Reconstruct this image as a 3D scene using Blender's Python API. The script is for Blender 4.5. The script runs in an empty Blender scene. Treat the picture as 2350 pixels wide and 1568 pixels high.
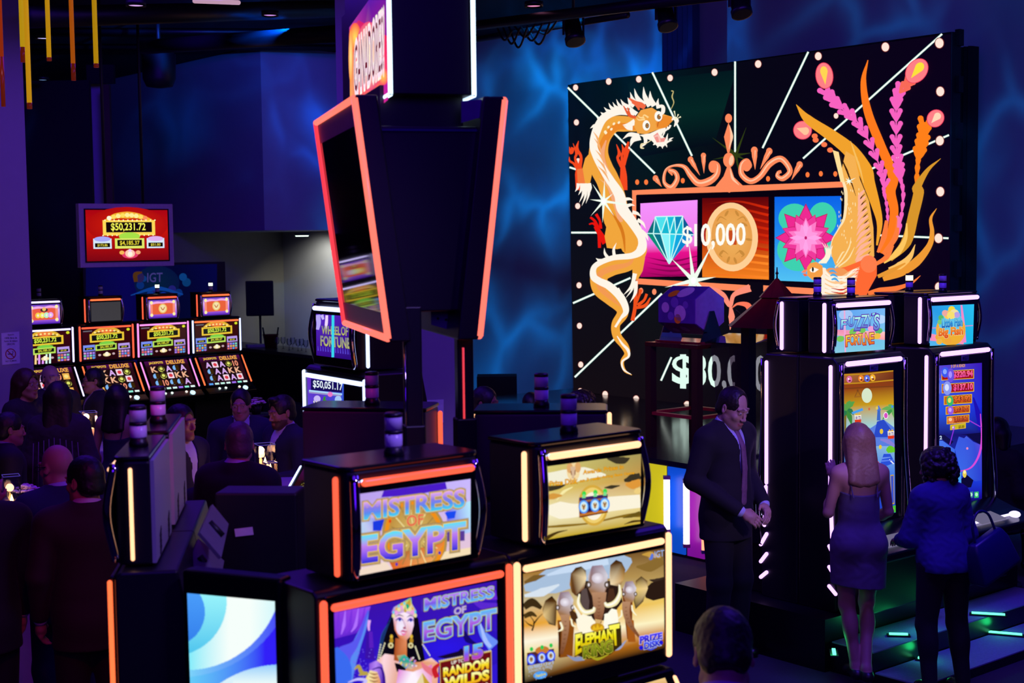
import bpy, bmesh, math, random
import numpy as np
from mathutils import Vector, Matrix, Quaternion
random.seed(7)
SC = bpy.context.scene
COL = SC.collection
R_ = math.radians

# ------------------------------------------------------------------ camera
FPX = 50 / 36 * 2350
PITCH, ROLL = math.atan(234 / FPX), 0.012
CAM = np.array([0, 0, 2.85])
_R0 = np.array([1, 0, 0.0]); _F = np.array([0, math.cos(PITCH), -math.sin(PITCH)]); _U0 = np.array([0, math.sin(PITCH), math.cos(PITCH)])
_R = math.cos(ROLL) * _R0 - math.sin(ROLL) * _U0
_U = math.cos(ROLL) * _U0 + math.sin(ROLL) * _R0
cd = bpy.data.cameras.new('camera')
cam = bpy.data.objects.new('camera', cd); COL.objects.link(cam)
cd.lens = 50; cd.sensor_width = 36; cd.clip_end = 100
cam.matrix_world = Matrix(((_R[0], _U[0], -_F[0], 0), (_R[1], _U[1], -_F[1], 0), (_R[2], _U[2], -_F[2], 2.85), (0, 0, 0, 1)))
cd.dof.use_dof = True; cd.dof.focus_distance = 9.6; cd.dof.aperture_fstop = 4.5
SC.camera = cam
SC.view_settings.view_transform = 'Standard'
SC.view_settings.look = 'None'
SC.view_settings.gamma = 1
SC.view_settings.use_curve_mapping = False
SC.view_settings.exposure = 0.0

# ------------------------------------------------------------------ world and lights
W = bpy.data.worlds.new('world'); SC.world = W; W.use_nodes = True
W.node_tree.nodes['Background'].inputs[0].default_value = (0.16, 0.04, 1, 1)
W.node_tree.nodes['Background'].inputs[1].default_value = 0.018


def lamp(name, kind, loc, target, color, energy, size=1.0, angle=60, blend=0.6, spread=180):
    l = bpy.data.lights.new(name, kind); l.color = color; l.energy = energy
    if kind == 'AREA':
        l.shape = 'DISK'; l.size = size; l.spread = R_(spread)
    elif kind == 'SPOT':
        l.spot_size = R_(angle); l.spot_blend = blend; l.shadow_soft_size = size
    else:
        l.shadow_soft_size = size
    o = bpy.data.objects.new(name, l); COL.objects.link(o); o.location = loc
    o.rotation_euler = (Vector(target) - Vector(loc)).to_track_quat('-Z', 'Y').to_euler()
    return o


def gobo(o, scale, gain, seed, floor=0.25):
    """water-ripple gobo in a stage projector: the pattern lives in the lamp, by its beam direction"""
    l = o.data; l.use_nodes = True; nt = l.node_tree; N = nt.nodes; L = nt.links
    em = [n for n in N if n.type == 'EMISSION'][0]
    tc = N.new('ShaderNodeTexCoord'); mp = N.new('ShaderNodeMapping'); L.new(tc.outputs['Normal'], mp.inputs[0])
    mp.inputs['Scale'].default_value = (scale, scale * 0.55, scale); mp.inputs['Location'].default_value = (seed, seed * 2, 0)
    ns = N.new('ShaderNodeTexNoise'); ns.inputs['Scale'].default_value = 0.9; L.new(mp.outputs[0], ns.inputs[0])
    mx = N.new('ShaderNodeVectorMath'); mx.operation = 'MULTIPLY_ADD'; L.new(ns.outputs['Color'], mx.inputs[0]); mx.inputs[1].default_value = (1.3, 1.3, 0); L.new(mp.outputs[0], mx.inputs[2])
    vo = N.new('ShaderNodeTexVoronoi'); vo.feature = 'DISTANCE_TO_EDGE'; vo.inputs['Scale'].default_value = 1.1; L.new(mx.outputs[0], vo.inputs[0])
    mr = N.new('ShaderNodeMapRange'); L.new(vo.outputs['Distance'], mr.inputs[0]); mr.inputs[1].default_value = 0.0; mr.inputs[2].default_value = 0.42; mr.inputs[3].default_value = 1.0; mr.inputs[4].default_value = 0.0
    pw = N.new('ShaderNodeMath'); pw.operation = 'POWER'; L.new(mr.outputs[0], pw.inputs[0]); pw.inputs[1].default_value = 4.0
    n2 = N.new('ShaderNodeTexNoise'); n2.inputs['Scale'].default_value = 0.55; n2.inputs['Detail'].default_value = 1; L.new(mp.outputs[0], n2.inputs[0])
    m2 = N.new('ShaderNodeMapRange'); L.new(n2.outputs[0], m2.inputs[0]); m2.inputs[1].default_value = 0.42; m2.inputs[2].default_value = 0.72; m2.inputs[3].default_value = 0.05
    mm = N.new('ShaderNodeMath'); mm.operation = 'MULTIPLY'; L.new(pw.outputs[0], mm.inputs[0]); L.new(m2.outputs[0], mm.inputs[1])
    ml = N.new('ShaderNodeMath'); ml.operation = 'MULTIPLY_ADD'; L.new(mm.outputs[0], ml.inputs[0]); ml.inputs[1].default_value = gain; ml.inputs[2].default_value = floor
    L.new(ml.outputs[0], em.inputs['Strength'])


LIGHTS = [
    lamp('ripple projector', 'SPOT', (0.6, 14.6, 5.6), (0.5, 20.8, 3.0), (0.0, 0.30, 1.0), 950, 0.05, 52),
    lamp('ripple projector', 'SPOT', (3.4, 9.6, 5.2), (5.2, 14.8, 3.0), (0.0, 0.26, 0.9), 190, 0.05, 90),
    lamp('ripple projector', 'SPOT', (-2.4, 15.6, 5.2), (-5.9, 25.0, 4.2), (0.0, 0.12, 1.0), 1300, 0.05, 50),
]
LIGHTS.append(lamp('ripple projector', 'SPOT', (0.0, 15.0, 5.5), (1.6, 19.2, 5.2), (0.0, 0.2, 1.0), 260, 0.05, 64)); gobo(LIGHTS[3], 8, 4.0, 9.0, 0.5)
gobo(LIGHTS[0], 8, 5.0, 1.0, 0.62)
gobo(LIGHTS[1], 8, 5.0, 4.0, 0.5)
gobo(LIGHTS[2], 8, 7.0, 7.0, 0.4)
lamp('violet wash', 'AREA', (-3.2, 10.5, 5.6), (-3.0, 9.5, 0), (0.11, 0.015, 1.0), 140, 5)
lamp('violet wash', 'AREA', (2.6, 7.0, 5.6), (2.6, 9.0, 0), (0.10, 0.03, 1.0), 190, 3)
lamp('violet wash', 'AREA', (-0.5, 3.4, 5.6), (-0.5, 4.9, 0), (0.12, 0.01, 1.0), 26, 3)
lamp('purple flood', 'SPOT', (-1.2, 16.5, 5.5), (-2.2, 23.0, 4.3), (0.20, 0.012, 0.5), 150, 0.4, 42)
lamp('violet wash', 'SPOT', (-3.8, 15.5, 5.5), (-5.6, 24.5, 4.2), (0.08, 0.012, 1.0), 420, 0.4, 60)  # added spot, brightens the bulkhead
lamp('purple flood', 'SPOT', (2.0, 12.0, 5.3), (3.6, 16.6, 5.5), (0.18, 0.02, 0.8), 45, 0.3, 60)  # added flood, turns the wall above the LED wall's right part violet
lamp('purple flood', 'SPOT', (0.4, 7.0, 5.4), (-0.7, 13.0, 3.3), (0.22, 0.08, 0.72), 200, 0.4, 70)
lamp('purple flood', 'SPOT', (-3.0, 7.0, 5.4), (-4.6, 13.0, 2.2), (0.46, 0.22, 0.42), 170, 0.4, 50)
lamp('added lilac fill', 'SPOT', (1.5, 3.1, 4.5), (-1.2, 4.8, 2.05), (0.36, 0.22, 1.0), 280, 0.2, 30)  # added spot to brighten the silver machine backs
lamp('violet wash', 'SPOT', (2.9, 7.6, 5.5), (2.9, 9.1, 0), (0.10, 0.06, 1.0), 210, 0.2, 34)  # added spot to brighten the step carpet
lamp('violet wash', 'AREA', (0.3, -2.5, 5.2), (0.3, 6.0, 1.4), (0.11, 0.008, 1.0), 120, 4)  # added fill behind the camera, lifts the dark surfaces facing it
lamp('red stage light', 'SPOT', (-0.7, 3.0, 4.6), (-2.3, 7.4, 1.2), (1.0, 0.01, 0.03), 130, 0.15, 44)
lamp('red stage light', 'SPOT', (0.9, 5.0, 5.2), (-1.5, 9.0, 1.4), (1.0, 0.02, 0.05), 80, 0.15, 40)
lamp('red stage light', 'SPOT', (1.0, 7.0, 5.4), (1.75, 13.4, 2.1), (1.0, 0.22, 0.4), 420, 0.15, 22)  # added spot to brighten the raffle drum
lamp('lilac key light', 'SPOT', (3.4, 5.0, 3.4), (1.45, 9.5, 1.5), (0.55, 0.34, 1.0), 420, 0.1, 20)
lamp('warm backlight', 'SPOT', (2.6, 3.2, 4.8), (2.45, 8.8, 1.0), (0.6, 0.28, 0.85), 60, 0.2, 20)
lamp('bar downlight', 'SPOT', (-3.6, 24.3, 2.95), (-3.2, 25.4, 1.2), (0.75, 0.75, 0.6), 70, 0.05, 120)


# ------------------------------------------------------------------ helpers
def ray(x, y):
    return _F + (x - 1175) / FPX * _R - (y - 784) / FPX * _U


def at(x, y, d):
    v = ray(x, y); return Vector(CAM + v * (d / v[1]))


def atz(x, y, z):
    v = ray(x, y); return Vector(CAM + v * ((z - 2.85) / v[2]))


def atp(x, y, p, yaw):
    n = np.array([math.sin(R_(yaw)), -math.cos(R_(yaw)), 0]); v = ray(x, y)
    return Vector(CAM + v * (n @ (np.array(p) - CAM)) / (n @ v))


def lin(h, a=1.0):
    if isinstance(h, str):
        h = h.lstrip('#'); h = h if len(h) == 6 else ''.join(k * 2 for k in h); c = [int(h[i:i + 2], 16) / 255 for i in (0, 2, 4)]
    else:
        c = list(h)
    return tuple(v / 12.92 if v <= 0.04045 else ((v + 0.055) / 1.055) ** 2.4 for v in c) + (a,)


MATS = {}


def mat(name, color, rough=0.5, metal=0.0, spec=0.5, noise=0.15, nscale=30, bump=0.0, sheen=0.0, coat=0.0):
    if name in MATS: return MATS[name]
    m = bpy.data.materials.new(name); m.use_nodes = True; nt = m.node_tree; N = nt.nodes; L = nt.links
    b = N['Principled BSDF']; c = lin(color)
    tc = N.new('ShaderNodeTexCoord'); t = N.new('ShaderNodeTexNoise'); L.new(tc.outputs['Object'], t.inputs[0])
    t.inputs['Scale'].default_value = nscale; t.inputs['Detail'].default_value = 4
    r = N.new('ShaderNodeMix'); r.data_type = 'RGBA'
    r.inputs[6].default_value = tuple(v * (1 - noise) for v in c[:3]) + (1,)
    r.inputs[7].default_value = tuple(min(1, v * (1 + noise)) for v in c[:3]) + (1,)
    L.new(t.outputs[0], r.inputs[0]); L.new(r.outputs[2], b.inputs['Base Color'])
    b.inputs['Roughness'].default_value = rough; b.inputs['Metallic'].default_value = metal
    b.inputs['Specular IOR Level'].default_value = spec; b.inputs['Coat Weight'].default_value = coat
    b.inputs['Sheen Weight'].default_value = sheen
    if bump:
        bp = N.new('ShaderNodeBump'); bp.inputs['Strength'].default_value = bump; L.new(t.outputs[0], bp.inputs['Height']); L.new(bp.outputs[0], b.inputs['Normal'])
    MATS[name] = m; return m


def emi(name, color, k=1.0, base='#000000', rough=0.3):
    if name in MATS: return MATS[name]
    m = bpy.data.materials.new(name); m.use_nodes = True; b = m.node_tree.nodes['Principled BSDF']
    b.inputs['Base Color'].default_value = lin(base); b.inputs['Roughness'].default_value = rough
    b.inputs['Emission Color'].default_value = lin(color); b.inputs['Emission Strength'].default_value = k
    MATS[name] = m; return m


def glass(name, color='#ffffff', rough=0.02, alpha=0.12):
    if name in MATS: return MATS[name]
    m = bpy.data.materials.new(name); m.use_nodes = True; nt = m.node_tree; N = nt.nodes; L = nt.links
    out = N['Material Output']; N.remove(N['Principled BSDF'])
    tr = N.new('ShaderNodeBsdfTransparent'); tr.inputs[0].default_value = lin(color)
    gl = N.new('ShaderNodeBsdfGlossy'); gl.inputs['Roughness'].default_value = rough
    mx = N.new('ShaderNodeMixShader'); fr = N.new('ShaderNodeFresnel'); fr.inputs[0].default_value = 1.45
    ad = N.new('ShaderNodeMath'); ad.operation = 'ADD'; L.new(fr.outputs[0], ad.inputs[0]); ad.inputs[1].default_value = alpha
    L.new(ad.outputs[0], mx.inputs[0]); L.new(tr.outputs[0], mx.inputs[1]); L.new(gl.outputs[0], mx.inputs[2]); L.new(mx.outputs[0], out.inputs[0])
    MATS[name] = m; return m


def vcmat(name, kind='emit', k=1.0, rough=0.35, spec=0.5):
    """material that takes its colour from the mesh's own colour attribute (screen pictures, skin)"""
    if name in MATS: return MATS[name]
    m = bpy.data.materials.new(name); m.use_nodes = True; nt = m.node_tree; N = nt.nodes; L = nt.links
    b = N['Principled BSDF']; a = N.new('ShaderNodeAttribute'); a.attribute_name = 'col'
    b.inputs['Roughness'].default_value = rough; b.inputs['Specular IOR Level'].default_value = spec
    if kind == 'emit':
        b.inputs['Base Color'].default_value = (0, 0, 0, 1); L.new(a.outputs['Color'], b.inputs['Emission Color']); b.inputs['Emission Strength'].default_value = k
    else:
        t = N.new('ShaderNodeTexNoise'); t.inputs['Scale'].default_value = 90
        mx = N.new('ShaderNodeMix'); mx.data_type = 'RGBA'; mx.blend_type = 'MULTIPLY'; mx.inputs[0].default_value = 0.15
        L.new(a.outputs['Color'], mx.inputs[6]); L.new(t.outputs['Color'], mx.inputs[7]); L.new(mx.outputs[2], b.inputs['Base Color'])
        b.inputs['Subsurface Weight'].default_value = 0.0
    MATS[name] = m; return m


def tag(o, label=None, cat=None, group=None, kind=None):
    if label: o['label'] = label
    if cat: o['category'] = cat
    if group: o['group'] = group
    if kind: o['kind'] = kind
    return o


def empty(name, loc=(0, 0, 0), yaw=0, label=None, cat=None, group=None):
    o = bpy.data.objects.new(name, None); COL.objects.link(o)
    o.matrix_world = Matrix.Translation(Vector(loc)) @ Matrix.Rotation(R_(yaw), 4, 'Z')
    o.empty_display_size = 0.1
    return tag(o, label, cat, group)


class MB:
    """collects shapes and links them as one mesh object"""
    def __init__(s): s.v = []; s.f = []; s.m = []; s.sm = []

    def add(s, vs, fs, mi=0, smooth=False):
        b = len(s.v); s.v += [tuple(v) for v in vs]
        for f in fs: s.f.append(tuple(b + i for i in f)); s.m.append(mi); s.sm.append(smooth)
        return s

    def box(s, c, d, mi=0, rot=None):
        x, y, z = (q / 2 for q in d); c = Vector(c)
        vs = [Vector(q) for q in ((-x, -y, -z), (x, -y, -z), (x, y, -z), (-x, y, -z), (-x, -y, z), (x, -y, z), (x, y, z), (-x, y, z))]
        if rot is not None: vs = [rot @ q for q in vs]
        return s.add([c + q for q in vs], [(3, 2, 1, 0), (4, 5, 6, 7), (0, 1, 5, 4), (1, 2, 6, 5), (2, 3, 7, 6), (3, 0, 4, 7)], mi)

    def prism(s, pts, a, b, axis='z', mi=0, smooth=False):
        """extrude a 2D outline between a and b along an axis (z: xy outline, y: xz outline, x: yz outline)"""
        def P(q, t): return (q[0], q[1], t) if axis == 'z' else ((q[0], t, q[1]) if axis == 'y' else (t, q[0], q[1]))
        n = len(pts); vs = [P(q, a) for q in pts] + [P(q, b) for q in pts]
        fs = [tuple(range(n))[::-1], tuple(range(n, 2 * n))] + [(i, (i + 1) % n, n + (i + 1) % n, n + i) for i in range(n)]
        return s.add(vs, fs, mi, smooth)

    def loft(s, rings, mi=0, smooth=True, caps=True):
        n = len(rings[0]); vs = [p for r in rings for p in r]; fs = []
        for k in range(len(rings) - 1):
            for i in range(n): fs.append((k * n + i, k * n + (i + 1) % n, (k + 1) * n + (i + 1) % n, (k + 1) * n + i))
        if caps: fs += [tuple(range(n))[::-1], tuple(range((len(rings) - 1) * n, len(rings) * n))]
        return s.add(vs, fs, mi, smooth)

    def tube(s, path, r, n=10, mi=0, smooth=True, caps=True):
        path = [Vector(p) for p in path]; rings = []; rs = r if isinstance(r, (list, tuple)) else [r] * len(path)
        up = None
        for k, p in enumerate(path):
            t = (path[min(k + 1, len(path) - 1)] - path[max(k - 1, 0)]).normalized()
            if up is None:
                up = Vector((0, 0, 1)) if abs(t.z) < 0.9 else Vector((1, 0, 0))
            a = t.cross(up).normalized(); b = a.cross(t).normalized(); up = b
            rings.append([p + (a * math.cos(6.2832 * i / n) + b * math.sin(6.2832 * i / n)) * rs[k] for i in range(n)])
        return s.loft(rings, mi, smooth, caps)

    def lathe(s, prof, c=(0, 0, 0), n=24, mi=0, smooth=True, caps=True):
        c = Vector(c)
        return s.loft([[c + Vector((r * math.cos(6.2832 * i / n), r * math.sin(6.2832 * i / n), z)) for i in range(n)] for r, z in prof], mi, smooth, caps)

    def ball(s, c, r, n=16, mi=0, sq=(1, 1, 1)):
        c = Vector(c); prof = [(math.sin(math.pi * k / (n // 2)), -math.cos(math.pi * k / (n // 2))) for k in range(n // 2 + 1)]
        prof[0] = (1e-4, -1); prof[-1] = (1e-4, 1)
        return s.loft([[c + Vector((sq[0] * r * p * math.cos(6.2832 * i / n), sq[1] * r * p * math.sin(6.2832 * i / n), sq[2] * r * z)) for i in range(n)] for p, z in prof], mi, True, False)

    def build(s, name, mats, parent=None, bevel=0.0, seg=2):
        me = bpy.data.meshes.new(name); me.from_pydata(s.v, [], s.f)
        for m in (mats if isinstance(mats, (list, tuple)) else [mats]): me.materials.append(m)
        me.polygons.foreach_set('material_index', s.m); me.polygons.foreach_set('use_smooth', s.sm); me.update()
        o = bpy.data.objects.new(name, me); COL.objects.link(o)
        if parent: o.parent = parent
        if bevel:
            b = o.modifiers.new('bevel', 'BEVEL'); b.width = bevel; b.segments = seg; b.limit_method = 'ANGLE'; b.angle_limit = R_(35)
        return o


def struct(o): o['kind'] = 'structure'; return o


# ---- lettering
_TXT = {}


def text_geo(s, off=0.0, cuts=()):
    key = (s, off, tuple(cuts))
    if key in _TXT: return _TXT[key]
    def raw(o_):
        cu = bpy.data.curves.new('t', 'FONT'); cu.body = s; cu.offset = o_; cu.resolution_u = 3; cu.fill_mode = 'FRONT'
        ob = bpy.data.objects.new('t', cu); COL.objects.link(ob)
        dg = bpy.context.evaluated_depsgraph_get(); ev = ob.evaluated_get(dg); me = ev.to_mesh()
        vs = [tuple(v.co[:2]) for v in me.vertices]; fs = [tuple(p.vertices) for p in me.polygons]
        ev.to_mesh_clear(); bpy.data.objects.remove(ob); bpy.data.curves.remove(cu)
        return vs, fs
    if ('bb', s) not in _TXT:
        v0, _ = raw(0.0); xs = [v[0] for v in v0]; ys = [v[1] for v in v0]
        _TXT[('bb', s)] = (min(xs), min(ys), max(xs) - min(xs), max(ys) - min(ys))
    x0, y0, w, h = _TXT[('bb', s)]
    vs, fs = raw(off); vs = [((x - x0) / w, (y - y0) / h) for x, y in vs]
    if cuts:
        bm = bmesh.new(); bv = [bm.verts.new((x, y, 0)) for x, y in vs]
        for f in fs:
            try: bm.faces.new([bv[i] for i in f])
            except ValueError: pass
        for c in cuts: bmesh.ops.bisect_plane(bm, geom=bm.verts[:] + bm.edges[:] + bm.faces[:], plane_co=(0, c, 0), plane_no=(0, 1, 0))
        bm.verts.index_update(); vs = [tuple(v.co[:2]) for v in bm.verts]; fs = [tuple(v.index for v in f.verts) for f in bm.faces]; bm.free()
    _TXT[key] = (vs, fs); return vs, fs


def lerp(a, b, t): return a + (b - a) * t


def mixc(a, b, t):
    a, b = lin(a) if isinstance(a, str) else a, lin(b) if isinstance(b, str) else b
    return tuple(lerp(p, q, t) for p, q in zip(a, b))


def crom(pts, n=8):
    """smooth curve through points"""
    P = [np.array(p, float) for p in pts]; P = [2 * P[0] - P[1]] + P + [2 * P[-1] - P[-2]]; out = []
    for i in range(1, len(P) - 2):
        for k in range(n):
            t = k / n; a, b, c, d = P[i - 1:i + 3]
            out.append(0.5 * ((2 * b) + (c - a) * t + (2 * a - 5 * b + 4 * c - d) * t * t + (-a + 3 * b - 3 * c + d) * t ** 3))
    out.append(P[-2]); return out


class Art:
    """flat picture on a display: coloured shapes laid on the display's plane"""
    def __init__(s, fn, n, eps=0.00003):
        s.fn = fn; s.n = Vector(n); s.eps = eps; s.k = 0; s.v = []; s.f = []; s.c = []; s.clip = None

    def put(s, pts, faces, cols):
        if isinstance(cols, str): cols = lin(cols)
        if isinstance(cols[0], (int, float)): cols = [cols] * len(pts)
        cols = [lin(c) if isinstance(c, str) else c for c in cols]
        if s.clip: pts, faces, cols = s.cropped(pts, faces, cols)
        b = len(s.v); off = s.n * (s.k * s.eps); s.k += 1
        for p in pts: s.v.append(tuple(s.fn(p[0], p[1]) + off))
        for f in faces: s.f.append(tuple(b + i for i in f))
        s.c += cols

    def cropped(s, pts, faces, cols):
        """keep only what lies inside the convex outline of the display"""
        C = s.clip; ar = sum(C[i][0] * C[(i + 1) % len(C)][1] - C[(i + 1) % len(C)][0] * C[i][1] for i in range(len(C))); sg = 1 if ar > 0 else -1
        def side(p, i): a, b = C[i], C[(i + 1) % len(C)]; return sg * ((b[0] - a[0]) * (p[1] - a[1]) - (b[1] - a[1]) * (p[0] - a[0]))
        if all(side(p, i) >= 0 for p in pts for i in range(len(C))): return pts, faces, cols
        P, F, K = [], [], []
        for f in faces:
            poly = [(tuple(pts[i]), cols[i]) for i in f]
            for i in range(len(C)):
                new = []
                for j in range(len(poly)):
                    (p, c), (q, d) = poly[j], poly[(j + 1) % len(poly)]; a, b = side(p, i), side(q, i)
                    if a >= 0: new.append((p, c))
                    if (a >= 0) != (b >= 0): t = a / (a - b); new.append(((p[0] + (q[0] - p[0]) * t, p[1] + (q[1] - p[1]) * t), tuple(x + (y - x) * t for x, y in zip(c, d))))
                poly = new
                if len(poly) < 3: break
            if len(poly) >= 3: F.append(tuple(range(len(P), len(P) + len(poly)))); P += [q[0] for q in poly]; K += [q[1] for q in poly]
        return P, F, K

    def poly(s, pts, col): s.put(pts, [tuple(range(len(pts)))], col)

    def grad(s, tl, tr, br, bl, stops):
        """quad with vertical colour stops [(t,colour)]"""
        pts = []; cols = []; fs = []
        for k, (t, c) in enumerate(stops):
            pts += [(lerp(tl[0], bl[0], t), lerp(tl[1], bl[1], t)), (lerp(tr[0], br[0], t), lerp(tr[1], br[1], t))]; cols += [lin(c)] * 2
            if k: fs.append((2 * k - 2, 2 * k - 1, 2 * k + 1, 2 * k))
        s.put(pts, fs, cols)

    def field(s, quad, nx, ny, cf):
        """finely gridded quad (TL,TR,BR,BL) coloured by a function of the art position"""
        TL, TR, BR, BL = [np.array(q, float) for q in quad]; pts = [tuple((TL * (1 - u) + TR * u) * (1 - v) + (BL * (1 - u) + BR * u) * v) for v in np.linspace(0, 1, ny + 1) for u in np.linspace(0, 1, nx + 1)]
        s.put(pts, [(j * (nx + 1) + i, j * (nx + 1) + i + 1, (j + 1) * (nx + 1) + i + 1, (j + 1) * (nx + 1) + i) for j in range(ny) for i in range(nx)], [cf(*p) for p in pts])

    def ell(s, x, y, rx, ry=None, col='#fff', rot=0, n=20, edge=None):
        ry = rx if ry is None else ry; c_, s_ = math.cos(R_(rot)), math.sin(R_(rot))
        pts = [(x + rx * math.cos(a) * c_ - ry * math.sin(a) * s_, y + rx * math.cos(a) * s_ + ry * math.sin(a) * c_) for a in (6.28319 * i / n for i in range(n))]
        if edge: s.put(pts + [(x, y)], [(i, (i + 1) % n, n) for i in range(n)], [lin(edge)] * n + [lin(col)])
        else: s.poly(pts, col)

    def line(s, p, q, w, col, w2=None):
        s.stroke([p, q], [w, w if w2 is None else w2], col, 1)

    def stroke(s, pts, ws, col, n=7):
        """ribbon through points with varying width"""
        C = crom(pts, n) if n > 1 else [np.array(p, float) for p in pts]
        if isinstance(ws, (int, float)): ws = [ws] * len(pts)
        Wd = np.interp(np.linspace(0, 1, len(C)), np.linspace(0, 1, len(ws)), ws); V = []
        for i, p in enumerate(C):
            t = C[min(i + 1, len(C) - 1)] - C[max(i - 1, 0)]; L = math.hypot(*t) or 1; nn = np.array([-t[1], t[0]]) / L * Wd[i] / 2
            V += [tuple(p + nn), tuple(p - nn)]
        if not isinstance(col, str) and isinstance(col, list):
            cs = [mixc(col[0], col[1], (i // 2) / (len(C) - 1)) for i in range(len(V))]
        else: cs = col
        s.put(V, [(2 * i, 2 * i + 1, 2 * i + 3, 2 * i + 2) for i in range(len(C) - 1)], cs)

    def text(s, t, quad, col, outline=(), cuts=(), stops=None, bold=0.0):
        """quad = TL,TR,BR,BL ; outline = [(offset, colour)] from the back"""
        TL, TR, BR, BL = [np.array(q, float) for q in quad]
        def lay(off, c, st=None, cu=()):
            vs, fs = text_geo(t, off, cu)
            pts = [tuple((BL * (1 - x) + BR * x) * (1 - y) + (TL * (1 - x) + TR * x) * y) for x, y in vs]
            if st:
                ts = [q[0] for q in st]; cc = [lin(q[1]) for q in st]
                cs = []
                for x, y in vs:
                    cs.append(tuple(float(np.interp(y, ts, [q[k] for q in cc])) for k in range(4)))
            else: cs = c
            s.put(pts, fs, cs)
        for off, c in outline: lay(off, c)
        lay(bold, col, stops, cuts)

    def star(s, x, y, rays, w, col):
        for (dx, dy) in rays: s.line((x, y), (x + dx, y + dy), w, col, 0.3)

    def build(s, name, mats, parent=None):
        me = bpy.data.meshes.new(name); me.from_pydata(s.v, [], s.f); me.materials.append(mats)
        a = me.color_attributes.new('col', 'FLOAT_COLOR', 'POINT'); a.data.foreach_set('color', np.array(s.c, dtype=np.float32).ravel()); me.update()
        o = bpy.data.objects.new(name, me); COL.objects.link(o)
        if parent: o.parent = parent
        return o


def sh(ox, oy, k):
    """points read in an enlarged view -> photo pixels"""
    return lambda pts: [(ox + x / k, oy + y / k) for x, y in pts]


def pixfn(M, y):
    """photo pixel -> point on the plane local-y = y of an object with matrix M"""
    Mi = M.inverted(); o = Mi @ Vector(CAM)
    def f(px, py):
        d = Mi.to_3x3() @ Vector(ray(px, py)); return o + d * ((y - o.y) / d.y)
    return f


def rectfn(x0, x1, z0, z1, y, tilt=None):
    """unit square (0,0 top-left) -> rectangle facing -y"""
    def f(u, v): return Vector((lerp(x0, x1, u), lerp(y[0], y[1], v) if isinstance(y, tuple) else y, lerp(z1, z0, v)))
    return f


GLOSS = mat('black gloss lacquer', '#0b0a12', 0.22, noise=0.1)
MATTE = mat('black matte metal', '#0d0c12', 0.5, noise=0.2)
SATIN = mat('black satin shell', '#100e18', 0.38, noise=0.1)
CHROME = mat('polished chrome', '#c8c8d0', 0.08, 1.0, noise=0.03)
SILVER = mat('silver painted steel', '#a6a4ae', 0.45, 0.15, noise=0.05)
SCREEN = vcmat('lit display', 'emit', 1.0, 0.12, 0.35)


# ------------------------------------------------------------------ the room
UX, VX = Vector((.772, .636, 0)), Vector((-.636, .772, 0))      # the room's two directions
GRID = 39.5
PAINT = mat('painted wall', '#a9a9b4', 0.75, noise=0.05, nscale=6)
PAINTD = mat('dull plaster', '#8d8a80', 0.8, noise=0.08, nscale=5)
CARPET = mat('dark carpet', '#3a3840', 0.95, noise=0.35, nscale=60, bump=0.2)
DARK = mat('blackout paint', '#0a090d', 0.8, noise=0.3, nscale=4)


def slab(name, p, a, la0, la1, z0, z1, thick, m, struct_=True):
    """upright slab: along direction a from la0 to la1, thickness to its back"""
    p = Vector(p); nrm = Vector((-a.y, a.x, 0))
    q = [p + a * la0, p + a * la1, p + a * la1 + nrm * thick, p + a * la0 + nrm * thick]
    o = MB().prism([(v.x, v.y) for v in q], z0, z1).build(name, m)
    return struct(o) if struct_ else o


struct(MB().box((-1, 14, -0.05), (36, 40, 0.1)).build('floor', CARPET))
struct(MB().box((-1, 14, 5.96), (36, 40, 0.1)).build('ceiling', DARK))
SCR = Vector((0.80, 18.60, 0.87))
WR = SCR + UX * 1.0; WR.z = 0
slab('wall_right', WR, -VX, -14, 14, 0, 5.9, 0.2, PAINT)
# bulkhead over the bar recess
BK = atz(597, 105, 5.9)
q = [BK, BK + UX * 7, BK + UX * 7 + VX * 9, BK + VX * 9]
struct(MB().prism([(v.x, v.y) for v in q], 3.04, 5.9).build('wall_bulkhead', PAINT))
slab('wall_back', BK + VX * 3.2, UX, -9, 9, 0, 3.04, 0.2, PAINTD)
slab('wall_left', Vector((-11.5, 10, 0)), Vector((0, 1, 0)), -12, 18, 0, 5.9, 0.2, DARK)
# black masking and slot of lit wall at the far left
def panel_px(name, x0, x1, ytop, d, m, z0=0, th=0.1):
    a, b = at(x0, ytop, d), at(x1, ytop, d)
    return struct(MB().box(((a.x + b.x) / 2, d, (a.z + z0) / 2), (abs(b.x - a.x), th, a.z - z0)).build(name, m))
panel_px('wall_masking', -60, 206, 188, 20.6, DARK)
panel_px('trim_3', 200, 262, 150, 21.0, DARK, at(250, 192, 21.0).z)
panel_px('trim_1', 238, 252, 195, 20.7, mat('brown door post', '#4a3324', 0.6))
panel_px('wall_slot', 196, 245, 190, 21.4, PAINT)
# columns
COLM = mat('column paint', '#9c93a0', 0.7, noise=0.04, nscale=8)
e = at(72, 700, 13.6)
struct(MB().box((-0.75, 0.75, 2.95), (1.5, 1.5, 5.9)).build('column_left', COLM)).matrix_world = Matrix.Translation((e.x, e.y, 0)) @ Matrix.Rotation(R_(25), 4, 'Z')
COLP = Vector((e.x, e.y, 0))
e0, e1 = at(766, 400, 13.2), at(1075, 400, 13.9); cx = (e0.x + e1.x) / 2
struct(MB().box((cx, 13.9, 2.95), ((e1.x - e0.x) * 0.98, 0.9, 5.9)).build('column_middle', COLM))
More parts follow.
